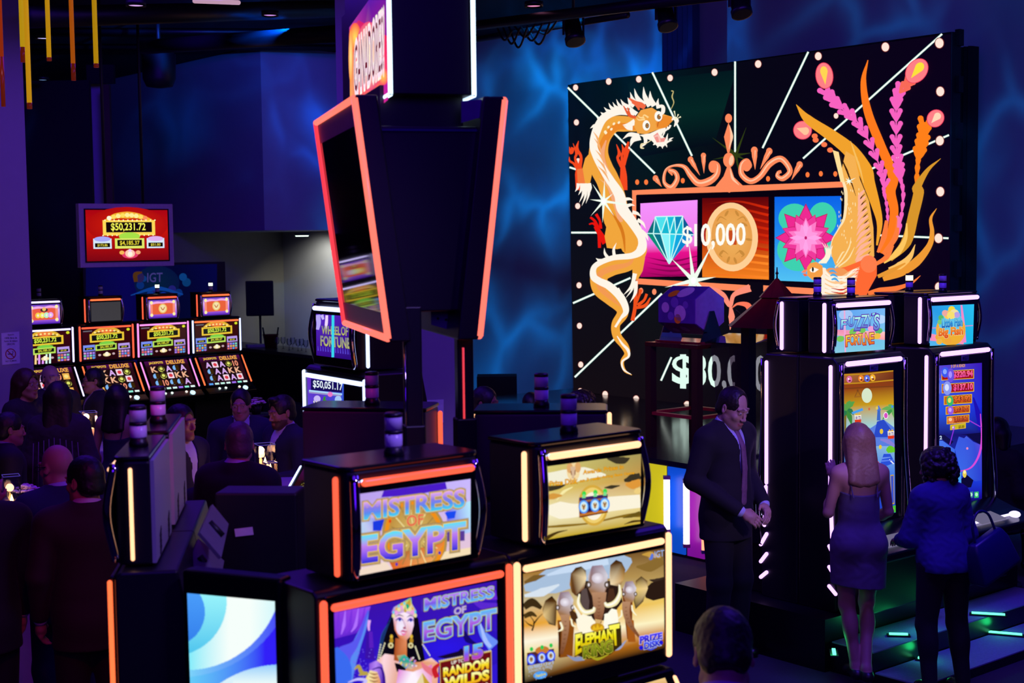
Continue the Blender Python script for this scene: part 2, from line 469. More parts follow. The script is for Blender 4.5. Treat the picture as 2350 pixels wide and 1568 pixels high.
# stage
ST = Vector((1.45, 12.60, 0)); STM = mat('glossy stage floor', '#24202a', 0.14, noise=0.25, nscale=3)
q = [ST - VX * 1.5, ST + VX * 5.35, ST + VX * 5.35 + UX * 4.25, ST - VX * 1.5 + UX * 4.25]
struct(MB().prism([(v.x, v.y) for v in q], 0, 0.85).build('stage_platform', STM))
q = [ST + VX * 5.36 + UX * 1.5, ST + VX * 10 + UX * 1.5, ST + VX * 10 + UX * 4.25, ST + VX * 5.36 + UX * 4.25]
struct(MB().prism([(v.x, v.y) for v in q], 0, 0.5).build('stage_step', mat('matte stage deck', '#5d6670', 0.6)))
p = at(1095, 862, 19.2); p1 = at(1186, 862, 19.0)
struct(MB().box(((p.x + p1.x) / 2, 19.2, p.z / 2), (p1.x - p.x, 0.4, p.z)).build('trim_2', DARK))

# ceiling: ducts, truss tubes and little downlights
CEIL = mat('black ceiling steel', '#17151c', 0.45, 0.3)
for k in range(7):
    a, b = at(40, 60 + 22 * k, 12 + 1.6 * k), at(800, 20 + 13 * k, 12.5 + 1.6 * k); a.z = b.z = 5.82
    struct(MB().tube([a, b], 0.05, 4).build('trim_%d' % (4 + k), CEIL))
def duct(name, a, b, r, label, group=None):
    o = MB().tube([a, b], r, 14).build(name, CEIL); return tag(o, label, 'duct' if r > 0.12 else 'pipe', group)
duct('ceiling_duct', at(60, 40, 13), at(780, 20, 17), 0.10, 'wide black ceiling duct over the left side of the hall')
duct('ceiling_duct', at(330, 108, 18), at(790, 76, 15), 0.09, 'black ceiling duct crossing in front of the violet bulkhead top')
duct('ceiling_pipe', at(1080, 60, 15), at(1720, -20, 11.5), 0.05, 'thin black lighting pipe above the stage lamps')
duct('ceiling_pipe', at(1085, 92, 17), at(1440, 34, 14.5), 0.035, 'thin black cable pipe along the top of the blue wall')
for k in range(7):
    a = at(1140 + 14 * k, 62, 15.5); b = at(1175 + 18 * k, 70 - k * 5, 15); mid = (a + b) / 2 - Vector((0, 0, 0.12 + 0.05 * (k % 3)))
    tag(MB().tube([tuple(q) for q in crom([a, mid, b], 6)], 0.012, 6).build('hanging_cable', MATTE), 'black cable drooping under the lighting pipe beside the blue wall', 'cable', 'cables drooping from the lighting pipe')
DL = [(312, 15, 13, '#e9b6ff'), (620, 37, 15, '#e6a0ff'), (100, 90, 15, '#c9c0ff'), (98, 185, 20, '#8fb8ff'), (370, 125, 20, '#93a7c0'), (1225, 16, 14, '#ff9ad0')]
DLN = ['first small ceiling downlight left of the tall sign, near the top edge', 'ceiling downlight nearest the tall sign', 'small ceiling downlight behind the gold tubes', 'bluish ceiling downlight low above the black masking', 'dim ceiling downlight above the violet bulkhead', 'pink ceiling downlight right of the tall sign']
for (x, y, d, c), lb in zip(DL, DLN):
    p = at(x, y, d); e = empty('ceiling_downlight', p, 0, lb, 'ceiling light')
    MB().lathe([(0.07, 0.03), (0.09, 0.0), (0.09, 0.05)], n=18).build('ring', MATTE, e)
    MB().lathe([(0.001, 0.012), (0.065, 0.012), (0.065, 0.02)], n=18).build('lens', emi('downlight ' + c, c, 0.9), e)
e = empty('ceiling_downlight', at(693, 540, 22.9), 0, 'greenish white downlight under the bulkhead beside the tall sign', 'ceiling light')
MB().lathe([(0.11, -0.005), (0.13, 0.02), (0.13, 0.03)], n=18).build('ring', MATTE, e)
MB().lathe([(0.001, -0.02), (0.10, -0.02), (0.11, 0.0)], n=18).build('lens', emi('green white lamp', '#dcffe6', 3), e)
a, b = at(446, 2, 12), at(548, 6, 12.6)
tag(MB().tube([a, b], 0.02, 8).build('ceiling_strip_light', emi('pale pink strip', '#d3a6c0', 0.8)), 'pale pink strip light at the top edge of the ceiling', 'light')
# round black projector hanging before the bulkhead
pc = at(365, 160, 19); e = empty('hanging_projector', pc, 0, 'round black projector housing hanging in front of the blue bulkhead', 'projector')
MB().lathe([(0.05, -0.24), (0.17, -0.22), (0.215, -0.12), (0.22, 0.2), (0.19, 0.24), (0.05, 0.25)], n=24).build('housing', MATTE, e)
MB().tube([(0, 0, 0.24), (0, 0, 5.9 - pc.z)], 0.03).build('rod', MATTE, e)

# amber tubes hanging at the top left corner
TUB = [(8, 245, 8.6, '#8a2a08', 130, 'dim red-amber hanging tube nearest the left edge of the hall'), (53, 143, 7.6, '#b89010', 108, 'shortest of the two close-set amber hanging tubes, with a red tip'), (68, 250, 7.2, '#c08a10', 236, 'longest amber hanging tube, beside the left column edge'),
       (113, 140, 7.8, '#b8860c', 132, 'plain amber hanging tube, third before the masking wall'), (169, 185, 8.0, '#a04c08', 146, 'orange hanging tube with a long red tip'), (221, 155, 7.4, '#b08408', 146, 'amber hanging tube farthest from the left column')]
for x, y, d, c, ys, lb in TUB:
    p, q_ = at(x, y, d), at(x, ys, d); e = empty('amber_tube', (p.x, p.y, p.z), 0, lb, 'hanging tube', 'amber tubes hanging from the ceiling'); zs = q_.z - p.z
    MB().tube([(0, 0, zs), (0, 0, 5.9 - p.z)], 0.0125, 12).build('tube', emi('amber ' + c, c, 0.9, c, 0.2), e)
    MB().tube([(0, 0, 0), (0, 0, zs)], 0.013, 12).build('tip', emi('red tip', '#5a1608', 0.8, '#7a2008', 0.2), e)

# stage lamps
def stage_lamp(px, py, d, label, s=1.0, tilt=25):
    p = at(px, py, d); e = empty('stage_lamp', p, 200, label, 'stage light', 'stage lamps over the LED wall')
    rot = Matrix.Rotation(R_(tilt), 3, 'X')
    b = MB(); n = 20
    prof = [(0.05, 0.16), (0.085, 0.13), (0.09, -0.06), (0.105, -0.075), (0.105, -0.13), (0.09, -0.13)]
    b.lathe([(r * s, z * s) for r, z in prof], n=n); b.v = [tuple(rot @ Vector(v)) for v in b.v]; b.build('housing', SATIN, e)
    b = MB().lathe([(0.001, -0.118 * s), (0.088 * s, -0.122 * s)], n=n); b.v = [tuple(rot @ Vector(v)) for v in b.v]; b.build('lens', emi('lamp lens', '#a04860', 0.45, rough=0.1), e)
    b = MB().box((-0.11 * s, 0, 0.08 * s), (0.012, 0.03, 0.24 * s)).box((0.11 * s, 0, 0.08 * s), (0.012, 0.03, 0.24 * s)).box((0, 0, 0.2 * s), (0.23 * s, 0.03, 0.012)); b.build('yoke', MATTE, e)
    MB().tube([(0, 0, 0.2 * s), (0, 0, max(0.3, 5.9 - p.z))], 0.014).build('hanger', MATTE, e)
stage_lamp(1316, 72, 14, 'black stage lamp at the left end of the lighting pipe, before the blue wall', 0.95)
stage_lamp(1528, 38, 12.6, 'black stage lamp above the dark strip over the LED wall', 0.85)
stage_lamp(1697, 8, 11.4, 'black stage lamp at the top edge right of the dark strip', 0.8)

# pleated dark purple strip above the LED wall, black masking right of it
a, b = atp(1519, 20, SCR + UX * 0.3, -50.5), atp(1589, 160, SCR + UX * 0.3, -50.5)
q = MB(); n = 12
pts = [(lerp(a.x, b.x, k / n), lerp(a.y, b.y, k / n)) for k in range(n + 1)]
pts = [Vector((x, y, 0)) - UX * (0.03 * (k % 2)) for k, (x, y) in enumerate(pts)]
q.prism([(v.x, v.y) for v in pts] + [(v.x + 0.1, v.y + 0.08) for v in reversed(pts)], 4.5, 5.9)
tag(q.build('purple_strip', mat('matte dark purple', '#2a1a4a', 0.9)), 'dark purple strip above the top of the LED wall', 'drape')
a, b = atp(2150, 116, SCR + UX * 0.55, -50.5), atp(2233, 125, SCR + UX * 0.55, -50.5)
q = MB(); n = 16; L = (b - a); L.z = 0
pts = [Vector((a.x, a.y, 0)) + L * (k / n) - UX * (0.05 * (k % 2)) for k in range(n + 1)]
q.prism([(v.x, v.y) for v in pts] + [(v.x + 0.08, v.y + 0.06) for v in reversed(pts)], 0.86, a.z)
tag(q.build('stage_curtain', mat('black curtain cloth', '#0c0a12', 0.95)), 'black curtain hanging beside the right edge of the LED wall', 'curtain')

# neon tubes and colour panels on the stage front
def stage_pt(px, py, out=0.0): return atp(px, py, ST - UX * out, -50.5)
NE = [(1530, 1096, 1222, '#ffeaff', 'violet'), (1575, 1104, 1256, '#ffe3da', 'pink'), (1617, 1116, 1270, '#ff7a5a', 'orange')]
def stage_panel(x0, x1, col, name):
    a, b = stage_pt(x0, 1160, 0.02), stage_pt(x1, 1160, 0.02); a.z = b.z = 0
    nrm = -UX * 0.02
    q = [a, b, b - nrm, a - nrm]
    o = MB().prism([(v.x, v.y) for v in q], 0.03, 0.8).build('stage_front_panel', emi('panel ' + col, col, 0.9, col, 0.4))  # neon light falling on the panels is put in as their own glow
    tag(o, name, 'panel', None)
stage_panel(1478, 1527, '#c8bd18', 'yellow panel with painted-in tube glow on the stage front'); stage_panel(1532, 1571, '#0a49b8', 'blue panel with painted-in tube glow on the stage front between two neon tubes')
stage_panel(1577, 1616, '#78108a', 'purple panel with painted-in tube glow on the stage front behind the standing man'); stage_panel(1619, 1668, '#301060', 'violet panel with dim painted-in tube glow on the stage front hidden mostly by the standing man')
for x, y0, y1, c, nm in NE:
    a, b = stage_pt(x, y0, 0.11), stage_pt(x, y1, 0.11); b.x, b.y = a.x, a.y
    e = empty('neon_tube', (a.x, a.y, b.z), 0, 'upright %s white neon tube on the stage front' % nm if nm != 'orange' else 'upright orange neon tube beside the standing man\'s coat', 'neon tube', 'neon tubes on the stage front')
    MB().tube([(0, 0, 0.03), (0, 0, a.z - b.z - 0.02)], 0.028, 12).build('tube', emi('neon ' + c, c, 3), e)
    for z_ in (0.015, a.z - b.z): MB().box((0, 0, z_), (0.06, 0.06, 0.03)).build('socket', mat('pink socket', '#7a3fa0', 0.4), e)

# stepped platform of the right machine bank
PF = Vector((2.02, 9.12, 0)); PM = mat('platform black laminate', '#0e0c16', 0.3); TREAD = mat('blue grey step carpet', '#8484ac', 0.95, noise=0.25, nscale=80)
def plat(name, off, z0, z1, m, lo=0.0, hi=2.3, back=2.2):
    p = PF - VX * off
    q = [p + UX * lo, p + UX * hi, p + UX * hi + VX * back, p + UX * lo + VX * back]
    return struct(MB().prism([(v.x, v.y) for v in q], z0, z1).build(name, m))
plat('platform_top', 0.0, 0.0, 0.35, PM, 0.0, 2.3, 1.35)
plat('platform_step_upper', 0.34, 0.0, 0.19, PM, 0.05, 2.3, 0.335)
plat('platform_tread_upper', 0.34, 0.19, 0.198, TREAD, 0.06, 2.25, 0.33)
plat('platform_step_lower', 0.70, 0.0, 0.06, PM, 0.05, 2.3, 0.355)
plat('platform_tread_lower', 0.70, 0.06, 0.068, TREAD, 0.06, 2.25, 0.35)
GREEN = emi('green marker light', '#5cffb0', 2.5)
def step_light(px, py, z, ang, ln, label):
    p = atz(px, py, z); e = empty('step_light', p, ang, label, 'step light', 'green lights set in the steps')
    MB().box((0, 0, 0.006), (ln + 0.03, 0.05, 0.012)).build('housing', MATTE, e)
    MB().box((0, 0, 0.016), (ln, 0.022, 0.012)).build('lens', GREEN, e)
    l = bpy.data.lights.new('step glow', 'POINT'); l.energy = 0.35; l.color = (0.02, 1, 0.25); l.shadow_soft_size = 0.03
    o = bpy.data.objects.new('step glow', l); COL.objects.link(o); o.parent = e; o.location = (0, 0.02, 0.07)
step_light(2268, 1414, 0.198, -16, 0.22, 'green step light on the upper step right of the sweater woman')
step_light(2300, 1458, 0.068, -22, 0.26, 'longest green step light, on the lower step at the right')
step_light(2062, 1461, 0.198, -8, 0.12, 'green step light on the upper step between the two women')
step_light(1914, 1502, 0.198, 80, 0.12, 'curved green step light left of the bare-backed woman\'s legs')
step_light(2130, 1449, 0.198, 80, 0.12, 'upright green step light between the sweater woman\'s legs')
step_light(2123, 1517, 0.068, -25, 0.09, 'shortest green step light, between the sweater woman\'s shoes')


# ------------------------------------------------------------------ LED wall with its picture
led = empty('led_wall', tuple(SCR), -50.5, 'giant LED wall showing a dragon, a phoenix and three slot reels', 'LED screen')
lw = (atp(2182, 78, SCR, -50.5) - SCR); LW = math.hypot(lw.x, lw.y); LH = atp(1303, 195, SCR, -50.5).z - SCR.z
Mi = led.matrix_world.inverted()
MB().box((LW / 2, 0.09, LH / 2), (LW + 0.02, 0.16, LH + 0.02)).build('cabinet', MATTE, led, 0.01)
b = MB()
for k in range(9): b.box((LW + 0.02, 0.12, 0.25 + k * 0.46), (0.05, 0.08, 0.16))
b.build('latch_row', MATTE, led)
A = Art(lambda x, y: Mi @ atp(x, y, SCR, -50.5), (0, -1, 0))
A.put([(1303, 195), (1480, 172), (1700, 142), (2182, 78), (2178, 1010), (1700, 955), (1480, 918), (1316, 897)],
      [(0, 1, 6, 7), (1, 2, 5, 6), (2, 3, 4, 5)], [lin(c) for c in ('#020d1c', '#00181e', '#060614', '#0a0118', '#0a0118', '#0c0610', '#120c12', '#120c12')])
A.grad((1440, 190), (1690, 160), (1640, 330), (1470, 360), [(0, '#02181e'), (0.5, '#032624'), (1, '#040c18')])
WH, CY = '#f4fff4', '#e2fff2'
# radiating lines
for p, q in [((1303, 201), (1503, 398)), ((1497, 166), (1588, 358)), ((1687, 141), (1687, 352)), ((1855, 119), (1750, 340)), ((2162, 78), (1843, 364)),
             ((2178, 310), (1990, 392)), ((1307, 384), (1335, 393)), ((1311, 534), (1372, 534)), ((1315, 696), (1447, 638)), ((1319, 866), (1519, 674)), ((2015, 540), (2177, 547)), ((1517, 874), (1541, 820))]:
    A.line(p, q, 6.5, '#0c4a4c'); A.line(p, q, 4.2, WH)
# dots
for x, y, r in [(1321, 201, 6), (1397, 187, 6.5), (1466, 182, 6.5), (1538, 179, 6.5), (1640, 166, 7), (1740, 147, 7.5), (1878, 129, 8), (2032, 108, 9), (2156, 99, 10), (2158, 210, 9.5), (2157, 323, 9.5), (2158, 440, 9.5), (2154, 547, 9.5), (2155, 659, 9.5),
                (1323, 281, 6), (1327, 370, 6), (1326, 473, 6), (1330, 558, 6), (1329, 655, 6), (1330, 748, 6), (1333, 837, 6), (1332, 898, 6), (1389, 905, 6.5), (1460, 916, 7), (1577, 930, 8), (1919, 266, 5.5)]:
    A.ell(x, y, r * 1.12, r * 1.3, '#7a2a24', n=16); A.ell(x, y, r * 0.95, r * 1.14, '#ffe6d8', n=16)
# dark green star behind the crown
A.star(1689, 356, [(24, -64), (-54, -40), (-52, 10), (9, 48), (36, -5), (24, 12), (-20, -22)], 7, '#2f3d12')
# slot frame
OR, OR2, LT = '#ff8a5c', '#f0642c', '#ffc9a4'
f = sh(1440, 250, 4.519)
A.poly(f([(50, 845), (900, 805), (1300, 790), (2260, 752), (2260, 812), (1300, 852), (1060, 866), (90, 895), (50, 900)]), OR)
A.poly([(1451, 436), (1460, 446), (1462, 640), (1452, 640)], OR)
A.poly([(1460, 639), (1722, 655), (1722, 670), (1460, 652)], OR); A.poly([(1752, 655), (1900, 664), (1900, 678), (1752, 669)], OR)
A.poly([(1462, 447), (1938, 433), (1938, 655), (1462, 637)], '#07020e')
A.grad((1470, 467), (1601, 459), (1600, 634), (1470, 636), [(0, '#f592ff'), (0.55, '#f07ee6'), (0.68, '#e8108e'), (1, '#a80462')])
for k in range(4): A.stroke([(1482, 590 + 12 * k), (1540, 600 + 11 * k), (1600, 588 + 13 * k)], [0, 5, 2], '#8e0456', 5)
A.grad((1612, 455), (1764, 452), (1765, 642), (1612, 636), [(0, '#5a0308'), (0.5, '#b51a06'), (1, '#f58220')])
for k in range(11): A.stroke([(1612, 470 + 16 * k), (1690, 462 + 17 * k), (1764, 478 + 16 * k)], [0, 4, 6], ['#74080a', '#d42808'] if k < 7 else ['#f06418', '#ff8a28'], 5)
A.grad((1778, 452), (1931, 450), (1931, 650), (1778, 644), [(0, '#0a62e8'), (0.5, '#1f8cf0'), (1, '#52c2f4')])
# diamond
d = sh(1440, 430, 4.519)
A.poly(d([(290, 305), (575, 298), (690, 490), (435, 795), (205, 482)]), '#16b8d2')
for t, c in [([(290, 305), (205, 482), (270, 485)], '#0e6a78'), ([(205, 482), (270, 485), (420, 770)], '#0a8a78'), ([(270, 485), (355, 488), (430, 775)], '#0a6f86'), ([(290, 305), (350, 480), (270, 485)], '#0c8a9c'), ([(290, 305), (410, 308), (350, 480)], '#4fe2ee'),
             ([(355, 488), (435, 488), (435, 780)], '#8af4fa'), ([(435, 488), (500, 488), (440, 780)], '#30d4ec'), ([(500, 488), (580, 492), (445, 780)], '#12a8e0'), ([(580, 492), (690, 490), (450, 775)], '#0a86d0'), ([(575, 298), (690, 490), (580, 492)], '#0a5a94'), ([(410, 308), (490, 308), (440, 480)], '#16c0dc'), ([(490, 308), (575, 300), (505, 480)], '#0e86b8')]:
    A.poly(d(t), c)
for p, q in [((290, 305), (575, 298)), ((205, 478), (690, 492)), ((290, 305), (270, 485)), ((575, 298), (580, 490)), ((290, 305), (350, 480)), ((350, 480), (410, 308)), ((410, 308), (440, 480)), ((440, 480), (490, 308)), ((490, 308), (505, 480)), ((505, 480), (575, 300)), ((270, 485), (420, 770)), ((350, 485), (430, 775)), ((440, 485), (440, 780)), ((505, 485), (445, 780)), ((580, 490), (455, 765)), ((420, 770), (435, 795)), ((455, 765), (435, 795))]:
    A.line(*d([p, q]), 2.4, '#c8fffa')
# coin
A.ell(1680, 544, 60, 79, '#ffcf94', rot=-3, n=40); A.ell(1680, 543, 47, 65, '#f0b45e', rot=-3, n=40, edge='#e89e4c')
A.poly([(1670, 529), (1691, 529), (1691, 562), (1670, 562)], '#c84a18')
for x, y, r in [(1668, 490, 30), (1692, 490, -30), (1650, 515, 60), (1709, 515, -60), (1640, 552, 80), (1719, 550, -80), (1656, 580, 40), (1702, 580, -40), (1672, 596, 20), (1688, 598, -20)]: A.ell(x, y, 3, 8, '#c98a3c', rot=r, n=10)
for sx in (-1, 1):
    A.stroke([(1680 + sx * 8, 584), (1680 + sx * 20, 576), (1680 + sx * 28, 584), (1680 + sx * 22, 590)], [1, 3, 3, 2], '#c98a3c', 5); A.stroke([(1680 + sx * 12, 505), (1680 + sx * 26, 498), (1680 + sx * 34, 508)], [1, 3, 2], '#c98a3c', 5)
# lotus on leaves
g = sh(1780, 400, 4.9)
for x, y, rx, ry in [(215, 495, 180, 165), (530, 505, 160, 190), (170, 850, 150, 170), (260, 960, 190, 130), (480, 780, 140, 170)]: A.ell(*g([(x, y)])[0], rx / 4.9, ry / 4.9, '#3ed2b0', n=28)
def petals(cx, cy, R, n, r0, w, col, edge=None, sq=1.1):
    for k in range(n):
        a = R_(r0 + 360 / n * k); t = (cx + R * math.cos(a), cy + sq * R * math.sin(a)); nx, ny = -math.sin(a) * w, math.cos(a) * w
        m = (cx + 0.55 * R * math.cos(a), cy + sq * 0.55 * R * math.sin(a)); P = [(cx, cy), (m[0] + nx, m[1] + ny), t, (m[0] - nx, m[1] - ny)]
        if edge: A.poly([(cx + (x - cx) * 1.04, cy + (y - cy) * 1.04) for x, y in P], edge)
        A.poly(P, col)
petals(1850, 546, 68, 8, 90, 17, '#ee2a92', '#a01440', 1.12); petals(1850, 546, 56, 8, 67, 15, '#f03a9c', '#b81a58', 1.0); petals(1850, 546, 42, 10, 90, 9, '#ff7cc8'); petals(1850, 546, 30, 8, 70, 8, '#ff9ae0'); petals(1850, 546, 38, 4, 90, 6, '#ffa6ea')
A.ell(1850, 546, 3, 4, '#c01868', n=10)
# crown scrolls
A.poly(f([(1052, 140), (1095, 290), (1062, 455), (1040, 455), (1005, 290)]), OR); A.stroke(f([(1062, 170), (1084, 290), (1056, 420)]), [1, 7, 1], LT)
A.ell(*f([(1052, 98)])[0], 8, 10.5, OR); A.ell(*f([(1055, 532)])[0], 13, 17, OR); A.ell(*f([(1080, 535)])[0], 5, 12, LT, rot=10)
A.put(f([(1055, 560), (1030, 620), (1000, 700), (915, 805), (1060, 870), (1200, 795), (1110, 710), (1080, 620)]), [tuple(range(8))], OR)
A.stroke(f([(1068, 620), (1095, 720), (1160, 790)]), [1, 6, 1], LT)
def scroll(pts, ws, hi=True):
    A.stroke(f(pts), [w / 4.519 for w in ws], OR)
    if hi: A.stroke(f([(x - 6, y - 4) for x, y in pts[1:-1]]), [w / 4.519 * 0.25 for w in ws[1:-1]], LT)
scroll([(470, 690), (440, 640), (500, 660), (520, 730), (460, 815), (385, 760), (400, 640), (480, 590), (590, 600), (660, 690), (740, 770), (850, 750), (930, 680), (940, 590), (890, 560), (870, 610), (890, 640)], [14, 40, 46, 50, 58, 34, 26, 22, 42, 62, 72, 78, 60, 50, 46, 40, 30])
scroll([(1600, 650), (1570, 660), (1560, 700), (1620, 720), (1690, 640), (1600, 520), (1480, 570), (1380, 700), (1280, 750), (1190, 680), (1190, 580), (1240, 540), (1270, 590), (1240, 620)], [30, 36, 40, 58, 56, 64, 66, 58, 60, 58, 50, 54, 50, 40])
A.ell(*f([(1240, 590)])[0], 10, 13, OR); A.ell(*f([(890, 600)])[0], 10, 14, OR)
for p, r, b_ in [((658, 525), (755, 690), 30), ((792, 485), (797, 668), 28), ((1320, 430), (1328, 630), 36), ((1475, 440), (1380, 625), 34), ((295, 720), (358, 808), 30), ((1790, 580), (1705, 738), 34)]:
    A.stroke(f([p, ((p[0] * 2 + r[0]) / 3, (p[1] * 2 + r[1]) / 3), r]), [b_ * 1.7 / 4.5, b_ * 1.5 / 4.5, 0.5], OR, 6); A.ell(*f([p])[0], b_ / 4.7, b_ / 4.2, OR); A.stroke(f([(p[0] + 9, p[1]), ((p[0] + r[0]) / 2, (p[1] + r[1]) / 2)]), [2.4, 0.5], LT, 4)
for x, y in [(105, 760), (198, 760), (578, 745), (1462, 725), (1872, 683), (2010, 673), (2160, 675)]: A.ell(*f([(x, y)])[0], 4.6, 6.2, '#ff7a3c')
# lower frame scrolls
k_ = sh(1300, 640, 4.356)
A.stroke(k_([(1240, 160), (1180, 190), (1130, 150), (1160, 90), (1230, 80)]), [6, 12, 14, 12, 6], '#ff8f78'); A.stroke(k_([(1180, 90), (1400, 110), (1560, 160), (1640, 270), (1680, 160), (1840, 90)]), [8, 22, 14, 8, 10, 18], '#ff8f78')
A.stroke(k_([(1640, 250), (1655, 380), (1640, 510)]), [3, 15, 1], '#ff8f78'); A.ell(*k_([(1635, 600)])[0], 7, 10, '#ff7a5c')
A.stroke(k_([(1660, 290), (1720, 250), (1820, 270), (1850, 380), (1790, 450), (1740, 400), (1790, 370)]), [2, 6, 14, 16, 12, 10, 6], '#ff7a5c'); A.stroke(k_([(1390, 100), (1290, 240), (1420, 280)]), [4, 10, 3], '#ff8f78')
for x, y in [(750, 120), (882, 130), (1040, 130)]: A.ell(*k_([(x, y)])[0], 5, 7, '#ff8f66')

# ---- dragon
GO, GO2, MW, RD = '#f2a63c', '#ee8a28', '#fff6e8', '#f4491c'
c3, c4 = sh(1300, 180, 5.227), sh(1300, 440, 3.409)
def claw(pts, col=RD):
    for P, w in pts: A.stroke(P, w, col, 6)
# claws (behind the body)
claw([(c3([(150, 1340), (150, 1150), (160, 1060)]), [12, 16, 12]), (c3([(160, 1080), (180, 940), (130, 850), (150, 750)]), [10, 6, 9, 1]), (c3([(150, 1080), (110, 960), (125, 900), (85, 780)]), [9, 5, 6, 1]), (c3([(140, 1080), (90, 1020), (45, 990), (40, 940)]), [9, 5, 5, 1]), (c3([(85, 830), (60, 890), (40, 820)]), [9, 9, 1])])
claw([(c3([(690, 1340), (690, 1180), (680, 1040)]), [18, 16, 10]), (c3([(670, 1060), (620, 960), (640, 900), (605, 790)]), [9, 6, 8, 1]), (c3([(680, 1040), (670, 930), (690, 870), (670, 790)]), [8, 5, 8, 1]), (c3([(690, 1040), (720, 930), (770, 840)]), [9, 9, 1]), (c3([(700, 960), (720, 860), (750, 760)]), [5, 10, 4])])
claw([(c4([(310, 400), (260, 320), (230, 270)]), [16, 12, 9], ), (c4([(250, 290), (215, 250), (180, 255)]), [7, 5, 3]), (c4([(250, 280), (225, 230), (190, 200)]), [7, 6, 5]), (c4([(270, 290), (265, 230), (235, 175)]), [8, 5, 7]), (c4([(260, 330), (262, 440)]), [8, 7])], '#e8140c')
claw([(c4([(548, 720), (540, 900), (520, 1010)]), [9, 8, 9]), (c4([(540, 880), (570, 820), (585, 765)]), [8, 5, 9]), (c4([(560, 890), (610, 850), (632, 800)]), [8, 6, 6]), (c4([(545, 910), (620, 890), (660, 830)]), [6, 8, 3])], '#f0501c')
# legs
A.put(c3([(290, 890), (230, 960), (195, 1090), (200, 1330), (270, 1340), (310, 1160), (320, 980)]), [tuple(range(7))], GO)
A.poly(c3([(130, 1090), (200, 1080), (240, 1330), (190, 1340), (140, 1260)]), '#f27a3c')
A.put(c4([(380, 200), (320, 250), (302, 350), (320, 440), (400, 450), (450, 440), (470, 300)]), [tuple(range(7))], GO)
A.poly(c4([(520, 520), (600, 470), (618, 520), (600, 620), (560, 690), (520, 680)]), GO)
# body
body = c3([(850, 560), (700, 545), (560, 560), (440, 700), (390, 880), (420, 1060), (500, 1220), (570, 1420)]) + c4([(400, 210), (480, 330), (540, 460), (500, 560), (360, 600), (265, 650), (270, 750), (350, 830), (430, 900), (440, 960), (390, 1040), (400, 1130), (460, 1210), (478, 1270), (440, 1330), (460, 1400), (515, 1435)])
wid = [30, 36, 36, 38, 44, 52, 52, 54, 62, 60, 56, 30, 34, 40, 40, 34, 30, 26, 20, 20, 18, 13, 8, 6, 1.5]
A.stroke(body, wid, GO, 8)
A.stroke([(x + 6, y + 6) for x, y in body[:8]], [w * 0.42 for w in wid[:8]], GO2, 8)
A.stroke([(x + 8, y + 8) for x, y in body[3:9]], [3, 12, 20, 24, 24, 10], '#f6a878', 8)
A.stroke(body[10:17], [1, 8, 14, 14, 14, 10, 2], '#f49a52', 8)
A.stroke(c4([(350, 150), (420, 260), (450, 350), (462, 470)]), [2, 8, 7, 2], '#d8791c', 6)
for x, y in [(470, 640), (510, 585), (575, 545), (635, 530), (545, 610), (480, 655)]: A.ell(*c3([(x, y)])[0], 2.6, 3.6, '#fff0c8', rot=40, n=10)
# mane along the back
A.stroke(c3([(820, 420), (620, 400), (460, 470), (370, 620), (330, 800), (370, 930), (440, 1080), (540, 1240), (640, 1400)]) + c4([(440, 130), (520, 240), (590, 360), (590, 450), (520, 500), (360, 520), (230, 580), (215, 660), (260, 700), (340, 740), (430, 830), (470, 930), (430, 990), (385, 1060)]),
         [12, 16, 18, 20, 18, 20, 18, 20, 24, 26, 22, 18, 22, 14, 12, 12, 16, 16, 18, 18, 14, 6, 5], MW, 8)
A.stroke(c4([(400, 1130), (440, 1190), (485, 1240), (490, 1290), (440, 1330), (450, 1390), (510, 1430)]), [2, 5, 7, 5, 4, 4, 1.5], MW, 7)
def tuft(b, t, w, bend, col=MW):
    m = ((b[0] + t[0]) / 2 + bend * (t[1] - b[1]), (b[1] + t[1]) / 2 - bend * (t[0] - b[0])); A.stroke([b, m, t], [w, w * 0.75, 0.4], col, 5)
for b_, t_, w, bd in [((560, 400), (455, 345), 9, .15), ((600, 380), (512, 295), 9, .15), ((660, 370), (560, 285), 9, .15), ((700, 370), (605, 250), 9, .12), ((760, 350), (655, 250), 11, .12), ((820, 330), (740, 230), 12, .1), ((880, 330), (770, 165), 13, .12), ((940, 320), (820, 120), 13, .12), ((1010, 330), (930, 100), 14, .1), ((1060, 330), (1010, 150), 13, .1), ((1110, 360), (1110, 240), 9, .1),
                      ((480, 440), (415, 405), 8, .1), ((430, 500), (370, 470), 8, .1), ((390, 560), (290, 600), 9, -.1), ((370, 600), (335, 640), 7, -.1), ((850, 430), (750, 300), 10, .1), ((830, 520), (680, 560), 14, .1), ((800, 600), (690, 570), 10, .1), ((860, 690), (680, 730), 12, -.2), ((890, 700), (770, 820), 16, -.2), ((950, 690), (900, 830), 10, .2)]:
    tuft(c3([b_])[0], c3([t_])[0], w, bd)
for b_, t_, w in [((460, 60), (530, 70), 8), ((480, 110), (540, 110), 8), ((520, 160), (590, 200), 9), ((560, 220), (625, 290), 9), ((590, 310), (645, 385), 10), ((330, 520), (300, 440), 8), ((380, 510), (395, 400), 8), ((280, 540), (235, 520), 8), ((220, 580), (195, 600), 8), ((400, 760), (430, 850), 10), ((540, 640), (450, 810), 10), ((545, 700), (500, 870), 10), ((530, 680), (470, 830), 7)]:
    tuft(c4([b_])[0], c4([t_])[0], w, 0.12)
for x0, x1, y1 in [(150, 110, 1360), (190, 150, 1400), (230, 190, 1530), (260, 240, 1500), (280, 290, 1370), (210, 160, 1490)]: tuft(c3([(x0, 1260)])[0], c3([(x1, y1)])[0], 8, 0.1)
